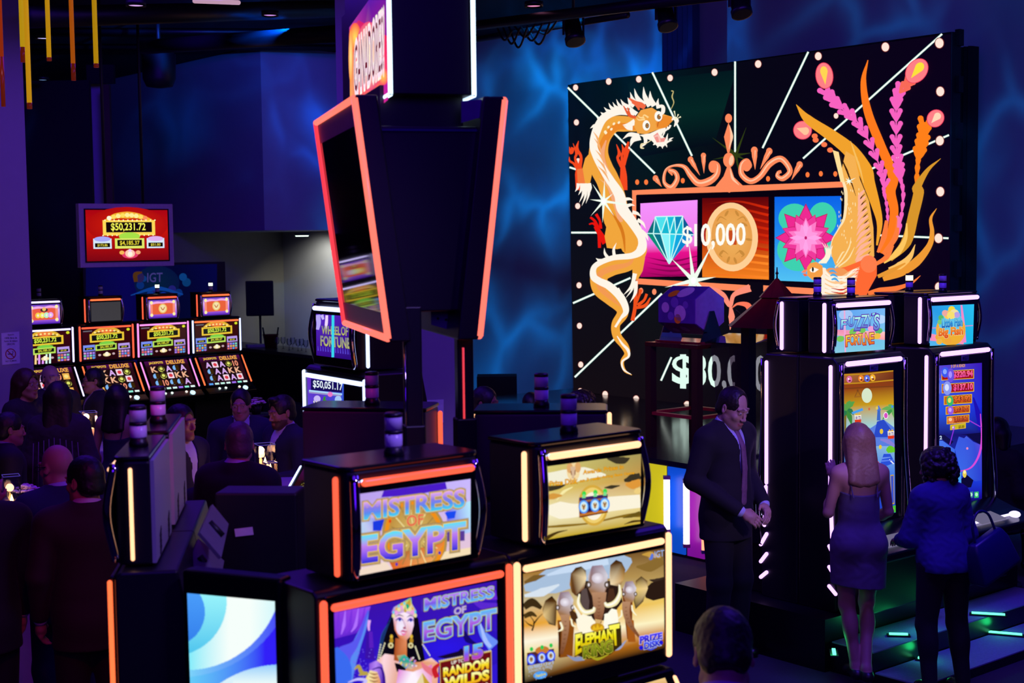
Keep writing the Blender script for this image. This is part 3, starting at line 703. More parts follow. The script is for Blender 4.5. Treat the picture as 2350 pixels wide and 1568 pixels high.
for y in (640, 720, 860, 960, 1050, 1200): A.stroke(c3([(330 + (y - 640) * .12, y), (380 + (y - 640) * .2, y + 80), (400 + (y - 640) * .3, y + 190)]), [0.5, 5, 0.5], '#f8b070', 5)
# head
A.put(c3([(830, 480), (900, 380), (1030, 350), (1140, 420), (1270, 460), (1290, 500), (1200, 590), (1090, 620), (960, 670), (860, 660), (820, 580)]), [tuple(range(11))], '#f2a444')
A.put(c3([(1140, 455), (1230, 448), (1290, 490), (1210, 590), (1090, 600), (1080, 540)]), [tuple(range(6))], '#ee8c2c')
A.stroke(c3([(1100, 580), (1110, 530), (1160, 490)]), [2, 2, 1], '#b8601c', 5)
for P in ([(940, 470), (890, 470), (860, 440)], [(950, 490), (880, 500), (850, 480)], [(990, 470), (940, 440), (920, 470)]): A.stroke(c3(P), [4, 3, 1], '#ffd890', 4)
A.ell(*c3([(965, 565)])[0], 8.5, 12, '#fffaf0'); A.ell(*c3([(975, 568)])[0], 4.2, 6, '#3a3018'); A.ell(*c3([(975, 568)])[0], 2.6, 4, '#d8904c'); A.ell(*c3([(975, 568)])[0], 1.2, 2, '#201008')
A.ell(*c3([(1110, 455)])[0], 9, 12, '#fffaf0'); A.ell(*c3([(1117, 462)])[0], 4.4, 6, '#3a3018'); A.ell(*c3([(1117, 462)])[0], 2.6, 4, '#d8904c'); A.ell(*c3([(1117, 462)])[0], 1.2, 2, '#201008')
A.stroke(c3([(1090, 330), (1160, 340), (1165, 400), (1130, 450)]), [3, 9, 9, 4], MW, 6)
A.stroke(c3([(760, 240), (830, 290), (900, 320), (950, 350)]), [3, 9, 13, 10], '#f2683c', 6); A.stroke(c3([(880, 380), (850, 320), (790, 290)]), [4, 8, 2], '#f2683c', 5)
A.stroke(c3([(840, 470), (760, 440), (690, 330)]), [6, 7, 2], '#e85a2c', 6); A.stroke(c3([(770, 440), (740, 350)]), [5, 3], '#e85a2c', 4)
# jaws
A.put(c3([(880, 680), (1010, 660), (1120, 610), (1200, 590), (1150, 680), (1200, 730), (1240, 760), (1170, 820), (1090, 810), (1030, 750), (960, 720)]), [tuple(range(11))], MW)
A.put(c3([(1050, 690), (1100, 650), (1140, 720), (1200, 710), (1180, 760), (1090, 770)]), [tuple(range(6))], '#f2938a'); A.stroke(c3([(1060, 700), (1110, 690), (1130, 760)]), [3, 5, 4], '#f8c0b4', 5)
for b_, t_ in [((1190, 600), (1150, 720)), ((1230, 580), (1190, 640)), ((1255, 560), (1225, 620)), ((1210, 740), (1225, 660)), ((1240, 740), (1290, 710)), ((1220, 760), (1280, 745)), ((1190, 780), (1215, 830)), ((1150, 800), (1160, 845)), ((1110, 800), (1095, 835)), ((1070, 780), (1045, 800))]: tuft(c3([b_])[0], c3([t_])[0], 5, 0.05)
A.stroke(c3([(1270, 500), (1300, 480), (1330, 510), (1300, 580)]), [2, 8, 10, 2], MW, 5)
for t_ in [(1300, 390), (1350, 430), (1380, 460)]: A.stroke(c3([(1310, 490), ((1310 + t_[0]) / 2 + 6, (490 + t_[1]) / 2), t_]), [2, 1.4, 3.4], '#f4f0c8', 5)
A.stroke(c3([(1265, 365), (1295, 290), (1275, 220), (1290, 160), (1265, 150)]), [1.4, 2.2, 3, 2, 2.6], '#c8b878', 6)
A.stroke(c3([(1030, 740), (960, 780), (910, 790), (905, 830), (940, 840)]), [1.6, 2, 4, 5, 1.5], '#f0e0b0', 6)
# sparkle on the dragon
def sparkle(x, y, rays, w=9, col='#f2fff0'):
    for dx, dy in rays:
        L = math.hypot(dx, dy); nx, ny = -dy / L * w / 2, dx / L * w / 2; A.poly([(x + nx, y + ny), (x - nx, y - ny), (x + dx, y + dy)], col)
sparkle(1387, 462, [(2, -50), (-26, -40), (-32, -4), (-30, 34), (-3, 50), (24, 34), (70, 10), (22, -18)], 7); A.ell(1387, 462, 6, 7, '#ffffff')

# ---- phoenix
P5, P6 = sh(1780, 60, 4.357), sh(1780, 400, 4.9)
PK, SA, AM, BR = '#f862c0', '#ff7f86', '#f4a02c', '#ff7a1c'
def plume(pts, ws, col, n=8): A.stroke(pts, ws, col, n)
# eye feathers
def eye(x, y, rx, ry, rot, inner):
    A.ell(x, y, rx + 1.5, ry + 1.5, '#ee3a5e', rot, 28); A.ell(x, y, rx, ry, SA, rot, 28)
    c_, s_ = math.cos(R_(rot)), math.sin(R_(rot))
    pts = [(0.45 * math.cos(t) * (1 if True else 0), -0.35 + 0.4 * math.sin(t)) for t in np.linspace(-math.pi * 1.05, 0.05 * math.pi, 14)] + [(0, 0.72)]
    A.poly([(x + u * rx * c_ - v * ry * s_, y + u * rx * s_ + v * ry * c_) for u, v in pts], inner)
def chain(pts, col, w0, w1, two=True, n=12):
    C = crom(pts, 12); m = len(C)
    for k in range(n):
        i = int((m - 1) * k / (n - 1) * 0.97); p = C[i]; q = C[min(i + 6, m - 1)]; t = (q - p) / (np.hypot(*(q - p)) + 1e-6); nn = np.array([-t[1], t[0]]); w = lerp(w0, w1, k / n)
        if two and k < n * 0.62:
            for sg in (-1, 1): A.stroke([tuple(p + nn * sg * w * 0.75 - t * w * 0.5), tuple(p + nn * sg * w * 0.4 + t * w * 0.4), tuple(p + t * w * 1.5)], [w * 0.9, w * 0.8, w * 0.3], col, 4); A.ell(*(p + nn * sg * w * 0.75 - t * w * 0.5), w * 0.5, w * 0.5, col, n=10)
        else:
            A.stroke([tuple(p - t * w * 0.6), tuple(p), tuple(p + t * w * 1.9)], [w * 0.7, w * 0.95, w * 0.2], col, 4)
    A.stroke([tuple(c) for c in C[::8]] + [tuple(C[-1])], 3.2, col, 4)
# long plumes
plume(P5([(930, 340), (885, 560), (930, 860), (1060, 1200), (1180, 1500)]) + P6([(1300, 200), (1340, 420), (1290, 700), (1180, 880)]), [2, 13, 19, 21, 23, 23, 20, 16, 8], BR)
chain(P5([(500, 640), (640, 800), (800, 930), (930, 1130), (1040, 1380), (1100, 1560)]) + P6([(1225, 180), (1260, 360), (1270, 520)]), PK, 13, 8, n=18)
chain(P5([(1260, 620), (1215, 760), (1215, 1000), (1215, 1220), (1240, 1400)]) + P6([(1410, 40), (1445, 200), (1430, 420), (1400, 640)]), PK, 13, 10, n=16)
chain(P5([(1500, 960), (1480, 1120), (1450, 1240), (1430, 1380), (1420, 1540)]), '#ff8018', 14, 13, n=8)
chain(P5([(1340, 560), (1290, 620)]), '#fa6a58', 12, 10, n=2)
eye(1894, 174, 19, 29, -6, '#ffd552'); eye(2106, 163, 22, 30, 38, '#fce23c'); eye(2149, 272, 18, 20, 42, '#ffd9b8'); eye(1844, 299, 20, 20, 108, '#ffc69c')
# amber back plumes
plume(P5([(1660, 1325), (1530, 1440), (1420, 1620)]) + P6([(1620, 200), (1560, 460), (1480, 760), (1300, 960)]), [1, 9, 20, 24, 24, 24, 10], '#d9962a')
plume(P6([(1820, 385), (1755, 500), (1770, 650), (1740, 800), (1600, 980), (1420, 1100), (1220, 1180)]), [1, 7, 10, 13, 20, 20, 10], '#f09a34')
plume(P6([(1640, 1140), (1540, 1220), (1380, 1280), (1180, 1310), (1050, 1340)]), [1, 6, 11, 14, 9], '#ff7a3c')
plume(P6([(1580, 790), (1520, 930), (1400, 1030), (1280, 1060)]), [1, 12, 17, 4], '#ffc468'); plume(P6([(1485, 550), (1470, 720), (1380, 880), (1230, 1000)]), [3, 9, 15, 3], '#ffc860')
plume(P6([(1470, 1000), (1300, 1090), (1160, 1150)]), [3, 11, 8], '#e89834')
for P, w in [([(1260, 520), (1230, 700), (1160, 880)], [8, 13, 6]), ([(1385, 460), (1360, 700), (1220, 900)], [3, 13, 9]), ([(1330, 800), (1260, 930), (1140, 1010)], [6, 12, 8])]: plume(P6(P), w, '#ff7e3e')
plume(P6([(1390, 600), (1395, 500), (1370, 470)]), [6, 7, 4], '#f87ab0')
# great wing
plume(P5([(215, 785), (330, 930), (560, 1090), (760, 1250), (900, 1440)]) + P6([(1060, 100), (1140, 360), (1180, 560), (1150, 800)]), [1, 20, 27, 33, 35, 28, 20, 13, 4], '#f2a22c')
for x, y in [(400, 1100), (410, 1140), (495, 1185), (555, 1240)]: A.ell(*P5([(x, y)])[0], 7, 6, '#ff7a4c', n=12)
A.put(P6([(740, 0), (800, 200), (790, 480), (720, 620), (640, 760), (635, 900), (680, 1020), (800, 1120), (1000, 1080), (1120, 920), (1110, 600), (1060, 300), (960, 60), (900, -200), (800, -260)]), [tuple(range(15))], '#f6b152')
A.stroke(P6([(740, 0), (800, 200), (785, 480), (715, 620), (640, 760), (640, 930)]), [4, 8, 6, 3, 2, 1], '#ffe6b8', 6)
A.poly(P5([(580, 1240), (640, 1260), (700, 1560), (660, 1560)]), '#ffdf9a')
for k in range(9): y = 1290 + 30 * k; A.stroke(P5([(640 + 16 * k * .8, y - 30), (680 + 12 * k, y + 60), (740 + 9 * k, y + 170)]), [0.5, 2.6, 0.6], '#3a1c08', 4)
for k in range(6): A.stroke(P5([(760 + 16 * k, 1150 + 40 * k), (790 + 14 * k, 1240 + 42 * k), (830 + 12 * k, 1370 + 40 * k)]), [0.6, 4, 1], '#f8c060', 4)
for k in range(11):
    y = 180 + 72 * k; x = 1010 + 10 * min(k, 8) + (0 if k < 8 else -10 * (k - 7)); A.stroke(P6([(x, y), (x - 50 - 6 * k, y + 60), (940 - 4 * k, y + 150)]), [4, 9, 1], '#ffb49a', 5); A.stroke(P6([(x + 8, y + 40), (x - 40, y + 90), (960 - 4 * k, y + 180)]), [1, 3, 0.5], '#4a1408', 5)
for k in range(34): x, y = random.uniform(720, 930), random.uniform(140, 800); A.ell(*P6([(x - (y - 400) * .1, y)])[0], 0.9, 3.2, '#ffe6b0', n=8)
# body and tail fan
A.put(P6([(1000, 960), (1090, 920), (1150, 1000), (1150, 1140), (1060, 1300), (1020, 1400), (760, 1430), (520, 1400), (500, 1280), (560, 1100), (800, 1040)]), [tuple(range(11))], '#ff6a34')
A.ell(*P6([(1060, 1010)])[0], 19, 20, '#ff7e4c')
A.put(P6([(505, 1190), (545, 1090), (640, 1040), (780, 1060), (900, 1150), (880, 1300), (820, 1430), (505, 1400)]), [tuple(range(8))], '#f39a58')
for k in range(26):
    t = k / 25; b_ = (545 - 40 * t, 1060 + 330 * t); am = 26 * math.sin(k * 2.1)
    A.stroke(P6([b_, (620 + 30 * t, 1130 + 290 * t + am * .3), (740 + 20 * math.sin(k), 1160 + 250 * t + am), (860 - 20 * t + 3 * am * .4, 1090 + 330 * t - am), (960 - 90 * t, 1040 + 370 * t + am * .6)]), [7, 6, 5, 3.6, 0.6], '#fff4e0' if k % 4 else '#ffc890', 6)
A.stroke(P6([(545, 1050), (515, 1200), (500, 1400)]), [14, 22, 26], '#fff0dc', 6)
for k in range(3): A.stroke(P6([(640, 1280 + 40 * k), (760, 1300 + 40 * k), (860, 1250 + 50 * k)]), [1, 3.4, 1], '#c81408', 5)
for k in range(4): A.stroke(P6([(600 + 14 * k, 1050 + 45 * k), (640 + 14 * k, 1040 + 45 * k), (690 + 12 * k, 1060 + 50 * k)]), [3, 6, 1], '#4aa8e8', 4)
for P in ([(680, 1050), (760, 960), (840, 820), (860, 710)], [(720, 1040), (830, 950), (900, 820)], [(700, 1000), (760, 890), (790, 870)]): A.stroke(P6(P), [3, 3.4, 3, 0.8], '#ffe2a8', 5)
# head, crest
for k in range(5): A.stroke(P6([(500 + 18 * k, 1000), (570 + 12 * k, 930), (580 + 14 * k, 850), (535 + 30 * k, 770 + 8 * k)]), [4, 3.4, 3, 0.6], '#fff4d8', 6)
A.put(P6([(365, 1050), (400, 1000), (470, 985), (540, 1030), (545, 1120), (500, 1190), (430, 1190), (370, 1140)]), [tuple(range(8))], '#f6a048')
A.poly(P6([(370, 1070), (330, 1075), (300, 1105), (350, 1110)]), '#ff8a5c'); A.poly(P6([(350, 1115), (315, 1120), (340, 1150), (375, 1140)]), '#f2704c')
A.poly(P6([(395, 1075), (430, 1045), (500, 1070), (450, 1105), (410, 1100)]), '#fff8ec'); A.ell(*P6([(432, 1070)])[0], 2.2, 5.6, '#181008')
A.stroke(P6([(480, 1180), (500, 1220), (450, 1250)]), [1, 3, 1], '#ffe0a0', 5); A.stroke(P6([(520, 1180), (510, 1280), (500, 1390)]), [9, 12, 10], '#fff0d8', 5)
sparkle(1951, 416, [(0, -9), (9, -4), (10, 4), (3, 11), (-6, 8), (-10, 2), (-8, -7), (16, -8)], 3.5)
# amount and big sparkle
WT = '#fffdf4'
sparkle(1594, 644, [(-52, -52), (-10, -84), (44, -84), (52, -8), (-66, 16), (-26, 40), (6, 40), (40, 36)], 11)
A.ell(1594, 644, 6, 8, '#ffffff')
A.text('$', [(1569, 520), (1591, 519), (1591, 566), (1569, 566)], WT, bold=0.012)
A.text('10,000', [(1597, 515), (1713, 513), (1713, 569), (1597, 572)], WT, bold=0.02)
A.text('$', [(1548, 816), (1592, 816), (1592, 890), (1548, 888)], CY, bold=0.03)
A.text('30,000', [(1600, 816), (1762, 818), (1762, 910), (1600, 893)], CY, bold=0.02)
A.build('display', vcmat('LED tiles', 'emit', 1.0, 0.7, 0.1), led)


# ------------------------------------------------------------------ slot machines
LENSM = mat('frosted signal lens', '#ded2f2', 0.25, noise=0.05)
RED = emi('red strip', '#ff5a3c', 1.5); ORANGE = emi('orange strip', '#ff6a3a', 1.7); PEACH = emi('peach strip', '#ffb888', 2.0); VIOLETW = emi('violet white strip', '#d49cff', 2.4)
PINK = emi('pink strip', '#f08ad8', 1.5); BLUEW = emi('blue white strip', '#b8c4ff', 2.2); LILAC = emi('lilac strip', '#cfc2ff', 2.0)


def strip(name, path, r, m, parent):
    """rounded light tube; its ends are rounded off"""
    P = [Vector(p) for p in path]; d0 = (P[0] - P[1]).normalized(); d1 = (P[-1] - P[-2]).normalized()
    P = [P[0] + d0 * r * 0.8, P[0] + d0 * r * 0.4] + P + [P[-1] + d1 * r * 0.4, P[-1] + d1 * r * 0.8]
    return MB().tube(P, [r * 0.4, r * 0.85] + [r] * (len(P) - 4) + [r * 0.85, r * 0.4], 10).build(name, m, parent)


def signal_light(parent, c, lit=None, h=0.10, r=0.027):
    c = Vector(c)
    b = MB().lathe([(r * 1.15, 0), (r * 1.15, 0.012), (r, 0.018), (r * 0.95, 0.026)], c, 18).build('signal_light', SATIN, parent)
    l = MB().lathe([(r * 0.93, 0.026), (r, 0.03), (r, 0.026 + h * 0.42)], c, 18, caps=True).build('lower_lens', LENSM if lit != 'low' else lit, b)
    MB().lathe([(r * 1.04, 0.024 + h * 0.42), (r * 1.04, 0.034 + h * 0.42)], c, 18).build('band', SATIN, b)
    MB().lathe([(r, 0.036 + h * 0.42), (r, 0.026 + h * 0.9), (r * 0.9, 0.028 + h * 0.92)], c, 18).build('upper_lens', lit or LENSM, b)
    MB().lathe([(r * 1.02, 0.024 + h * 0.92), (r * 1.02, 0.034 + h * 0.92), (r * 0.8, 0.038 + h * 0.92)], c, 18).build('cap', SATIN, b)
    return b


def arcpts(cx, cy, r, a0, a1, n=6): return [(cx + r * math.cos(R_(lerp(a0, a1, k / n))), cy + r * math.sin(R_(lerp(a0, a1, k / n)))) for k in range(n + 1)]


def topbox(e, z0, z1, hw, y0, depth, m, cs, lit=None, name='top_box', rear=None, sx=0.0, led=True, thick=0.0115):
    """head unit with rounded front corners, chrome bows, light strips and a signal light"""
    pts = [(-hw, y0 + depth)] + arcpts(-hw + 0.045, y0 + 0.055, 0.045, 180, 250, 5) + arcpts(hw - 0.045, y0 + 0.055, 0.045, 290, 360, 5) + [(hw, y0 + depth)]
    tb = MB().prism(pts, z0, z1).build(name, m, e, 0.008)
    MB().prism([(x * 1.02, y0 + 0.1 + (y - y0 - 0.1) * 1.02) for x, y in pts], z1, z1 + 0.014).build('top_cover', GLOSS, tb, 0.006)
    mid = (z0 + z1) / 2; H = z1 - z0
    for s in (-1, 1):
        MB().tube([tuple(q) for q in crom([(s * (hw - 0.028), y0 + 0.012, z0 + 0.01), (s * (hw - 0.016), y0 - 0.012, mid), (s * (hw - 0.028), y0 + 0.012, z1 - 0.012)], 6)], 0.015, 12).build('chrome_bow', CHROME, e)
        strip('light_strip', [(s * (hw + 0.004 + sx), y0 + 0.062, z0 + 0.02), (s * (hw + 0.004 + sx), y0 + 0.062, z1 - 0.025)], thick * 0.82, cs[1] if s < 0 else cs[2], e)
    strip('light_strip', [(-hw + 0.05, y0 - 0.006, z1 - 0.032), (hw - 0.05, y0 - 0.006, z1 - 0.032)], thick, cs[0], e)
    if led:
        MB().ball((-hw + 0.02, y0 + 0.006, z1 - 0.03), 0.005, 8).ball((-hw + 0.045, y0 - 0.004, z1 - 0.028), 0.005, 8).build('corner_glint', emi('blue glint', '#8fb4ff', 6), e)  # tiny glowing balls stand in for sparkle reflections on the corner
    signal_light(e, (0, y0 + depth * 0.5, z1 + 0.014), lit)
    if rear:
        b = MB().box((0, y0 + depth + 0.006, (z0 + z1) / 2 + 0.002), (hw * 2 - 0.01, 0.012, H - 0.004)); rp = b.build('rear_panel', rear, e)
        for c in (-0.6, 0.45):
            v = MB()
            for k in range(8): v.box((hw * c + 0.006 * (k % 2), y0 + depth + 0.0125, z0 + 0.015 + 0.009 * k), (0.05, 0.003, 0.003), rot=Matrix.Rotation(0.5, 3, 'Y'))
            v.build('vent', MATTE, rp)
    return tb


def dual_machine(loc, yaw, label, group, cT, cM, cL, tops=None, mains=None, lows=None, hw=0.355, thw=0.245, tdepth=0.25, lit=None, rear=None, depth=0.30, led=True, sx=0.0, shell=SATIN, cdep=0.44, thick=0.0115):
    e = empty('slot_machine', loc, yaw, label, 'slot machine', group)
    MB().box((0, 0.02 + cdep / 2, 0.40), (2 * hw - 0.06, cdep, 0.80)).build('cabinet', shell, e, 0.015)
    MB().prism([(0.04, 0.79), (-0.30, 0.80), (-0.37, 0.85), (-0.375, 0.90), (-0.29, 0.955), (-0.02, 1.365), (0.04, 1.365)], -hw + 0.01, hw - 0.01, 'x').build('console', GLOSS, e, 0.008)
    MB().prism([(0.03, 1.37), (0.012, 1.38), (0.012, 1.845), (0.03, 1.86), (depth, 1.86), (depth + 0.05, 1.60), (depth, 1.37)], -hw, hw, 'x').build('display_head', shell, e, 0.008)
    MB().box((0, 0.004, 1.615), (2 * hw - 0.05, 0.014, 0.46)).build('bezel', GLOSS, e, 0.004)
    topbox(e, 1.868, 2.19, thw, 0.0, tdepth, shell, cT, lit, rear=rear, led=led, sx=sx, thick=thick)
    MB().box((0, 0.0, 2.012), (2 * thw - 0.05, 0.012, 0.275)).build('top_bezel', GLOSS, e, 0.004)
    strip('light_strip', [(-hw + 0.05, -0.006, 1.812), (hw - 0.05, -0.006, 1.812)], thick, cM[0], e)
    for s in (-1, 1):
        strip('light_strip', [(s * (hw - 0.016), -0.004, 1.41), (s * (hw - 0.016), -0.004, 1.828)], thick, cM[1 if s < 0 else 2], e)
        strip('light_strip', [(s * (hw - 0.022), -0.262, 1.0), (s * (hw - 0.022), -0.035, 1.335)], 0.010, cL[0 if s < 0 else 1], e)
    # lower console details
    kb = MB().lathe([(0.034, 0.0), (0.034, 0.014), (0.026, 0.02)], (0, 0, 0), 18).build('spin_button', emi('white button', '#bfeaff', 1.6), e); kb.location = (hw * 0.55, -0.345, 0.925); kb.rotation_euler = (R_(38), 0, 0)
    for x in (-0.45, -0.2, 0.35):
        b_ = MB().lathe([(0.016, 0), (0.016, 0.01), (0.012, 0.013)], (0, 0, 0), 14).build('button', emi('small button %d' % (x > 0), '#e8fff4' if x < 0 else '#ffe6d8', 1.4), e); b_.location = (hw * x, -0.318, 0.942); b_.rotation_euler = (R_(38), 0, 0)
    Mt = e.matrix_world
    def disp(name, art, fn, n, base):
        A = Art(fn, n); 
        if art: art(A)
        else: A.grad((0, 0), (1, 0), (1, 1), (0, 1), [(0, base), (1, base)])
        return A.build(name, SCREEN, e)
    tx, mx = thw - 0.045, hw - 0.048
    for name, art, kind in (('top_display', tops, 't'), ('main_display', mains, 'm'), ('lower_display', lows, 'l')):
        if art is None: continue
        mode, fnart = art
        if kind == 't': fn = pixfn(Mt, -0.0065) if mode == 'px' else rectfn(-tx, tx, 1.892, 2.128, -0.0065); n = (0, -1, 0)
        elif kind == 'm': fn = pixfn(Mt, -0.0035) if mode == 'px' else rectfn(-mx, mx, 1.405, 1.79, -0.0035); n = (0, -1, 0)
        else: fn = rectfn(-mx + 0.02, mx - 0.02, 0.985, 1.345, (-0.036, -0.274)); n = Vector((0, -0.835, 0.55))
        disp(name, fnart, fn, n, '#08060c')
    return e


# ---- pictures
def gtext(A, t, quad, stops, outs, bold=0.01): bold += 0.022; A.text(t, quad, '#fff', [(o + 0.03, c) for o, c in outs], tuple(s[0] for s in stops[1:-1]), stops, bold)


def art_mistress_top(A):
    q = sh(760, 1050, 5.226)
    A.clip = q([(330, 440), (1672, 258), (1672, 1160), (340, 1418)])
    A.put(q([(330, 440), (1672, 258), (1672, 1160), (340, 1418)]), [(0, 1, 2, 3)], [lin('#b9a0f0'), lin('#c9b8ff'), lin('#e8c8d8'), lin('#f2d8dc')])
    A.put(q([(332, 700), (560, 740), (560, 1000), (335, 1010)]), [(0, 1, 2, 3)], [lin(c) for c in ('#bcd6f4', '#8a90f0', '#c8b8f0', '#a8d8f0')])
    A.put(q([(1380, 620), (1672, 520), (1672, 900), (1400, 960)]), [(0, 1, 2, 3)], [lin(c) for c in ('#7a6ae8', '#b8f0ff', '#b8d8ff', '#8c80f0')])
    A.poly(q([(630, 400), (1370, 300), (1390, 380), (1000, 450), (600, 480)]), '#4a1cc8')
    A.poly(q([(500, 770), (640, 740), (600, 880), (500, 880)]), '#1a3ae0'); A.poly(q([(1360, 660), (1500, 640), (1480, 730), (1400, 740)]), '#1a4af0'); A.poly(q([(1390, 900), (1600, 880), (1600, 1000), (1390, 1010)]), '#5a3a98')
    A.ell(*q([(1000, 960)])[0], 74, 92, '#b09050', rot=-12, n=36); A.ell(*q([(1000, 960)])[0], 68, 86, '#f09018', rot=-12, n=36); A.ell(*q([(1000, 960)])[0], 59, 76, '#d8c070', rot=-12, n=36, edge='#c09040')
    A.put(q([(660, 1180), (1360, 1020), (1200, 1260), (740, 1345)]), [(0, 1, 2, 3)], [lin('#b85a28'), lin('#e88038'), lin('#f0a860'), lin('#e86820')])
    for k in range(18): a = R_(20 * k); A.line((951 + 22 * math.cos(a), 1234 + 26 * math.sin(a)), (951 + 56 * math.cos(a), 1234 + 72 * math.sin(a)), 2, '#f6eaa8' if k % 2 else '#9a7a40')
    for k in range(14): a = R_(26 * k); A.ell(951 + 64 * math.cos(a), 1234 + 80 * math.sin(a), 3, 4, '#4a30b8' if k % 2 else '#e83a18', n=8)
    A.poly(q([(650, 1250), (720, 1340), (345, 1415), (340, 1350)]), '#f4dcc8'); A.poly(q([(1360, 1130), (1668, 1080), (1668, 1160), (1300, 1240)]), '#f6e0b8')
    st = [(0, '#4ad0f0'), (0.35, '#5a8af0'), (0.65, '#8a7ae8'), (1, '#e0a8f0')]
    outs = [(0.075, '#7a5a30'), (0.065, '#c8a868'), (0.045, '#8a6a78'), (0.03, '#f0c838')]
    def word(t, TL, TR, BR, BL, s, o): gtext(A, t, q([TL, TR, BR, BL]), s, o, 0.012)
    def shadow(t, TL, TR, BR, BL, c, dx, dy): A.text(t, q([(x + dx, y + dy) for x, y in (TL, TR, BR, BL)]), c, [(0.05, '#a88840')], bold=0.03)
    w1 = ((395, 545), (1590, 385), (1590, 590), (395, 745)); shadow('MISTRESS', *w1, '#f6c818', -8, 14); word('MISTRESS', *w1, st, outs)
    A.text('OF', q([(905, 700), (1100, 680), (1100, 800), (905, 830)]), '#e86048', [(0.07, '#c8a048'), (0.04, '#f4d890')], bold=0.02)
    w2 = ((375, 950), (1600, 775), (1600, 1085), (375, 1265)); st2 = [(0, '#1a30d8'), (0.3, '#8a58f0'), (0.62, '#c080f0'), (1, '#58e0f8')]
    shadow('EGYPT', *w2, '#f6c818', -10, 18); word('EGYPT', *w2, st2, outs)


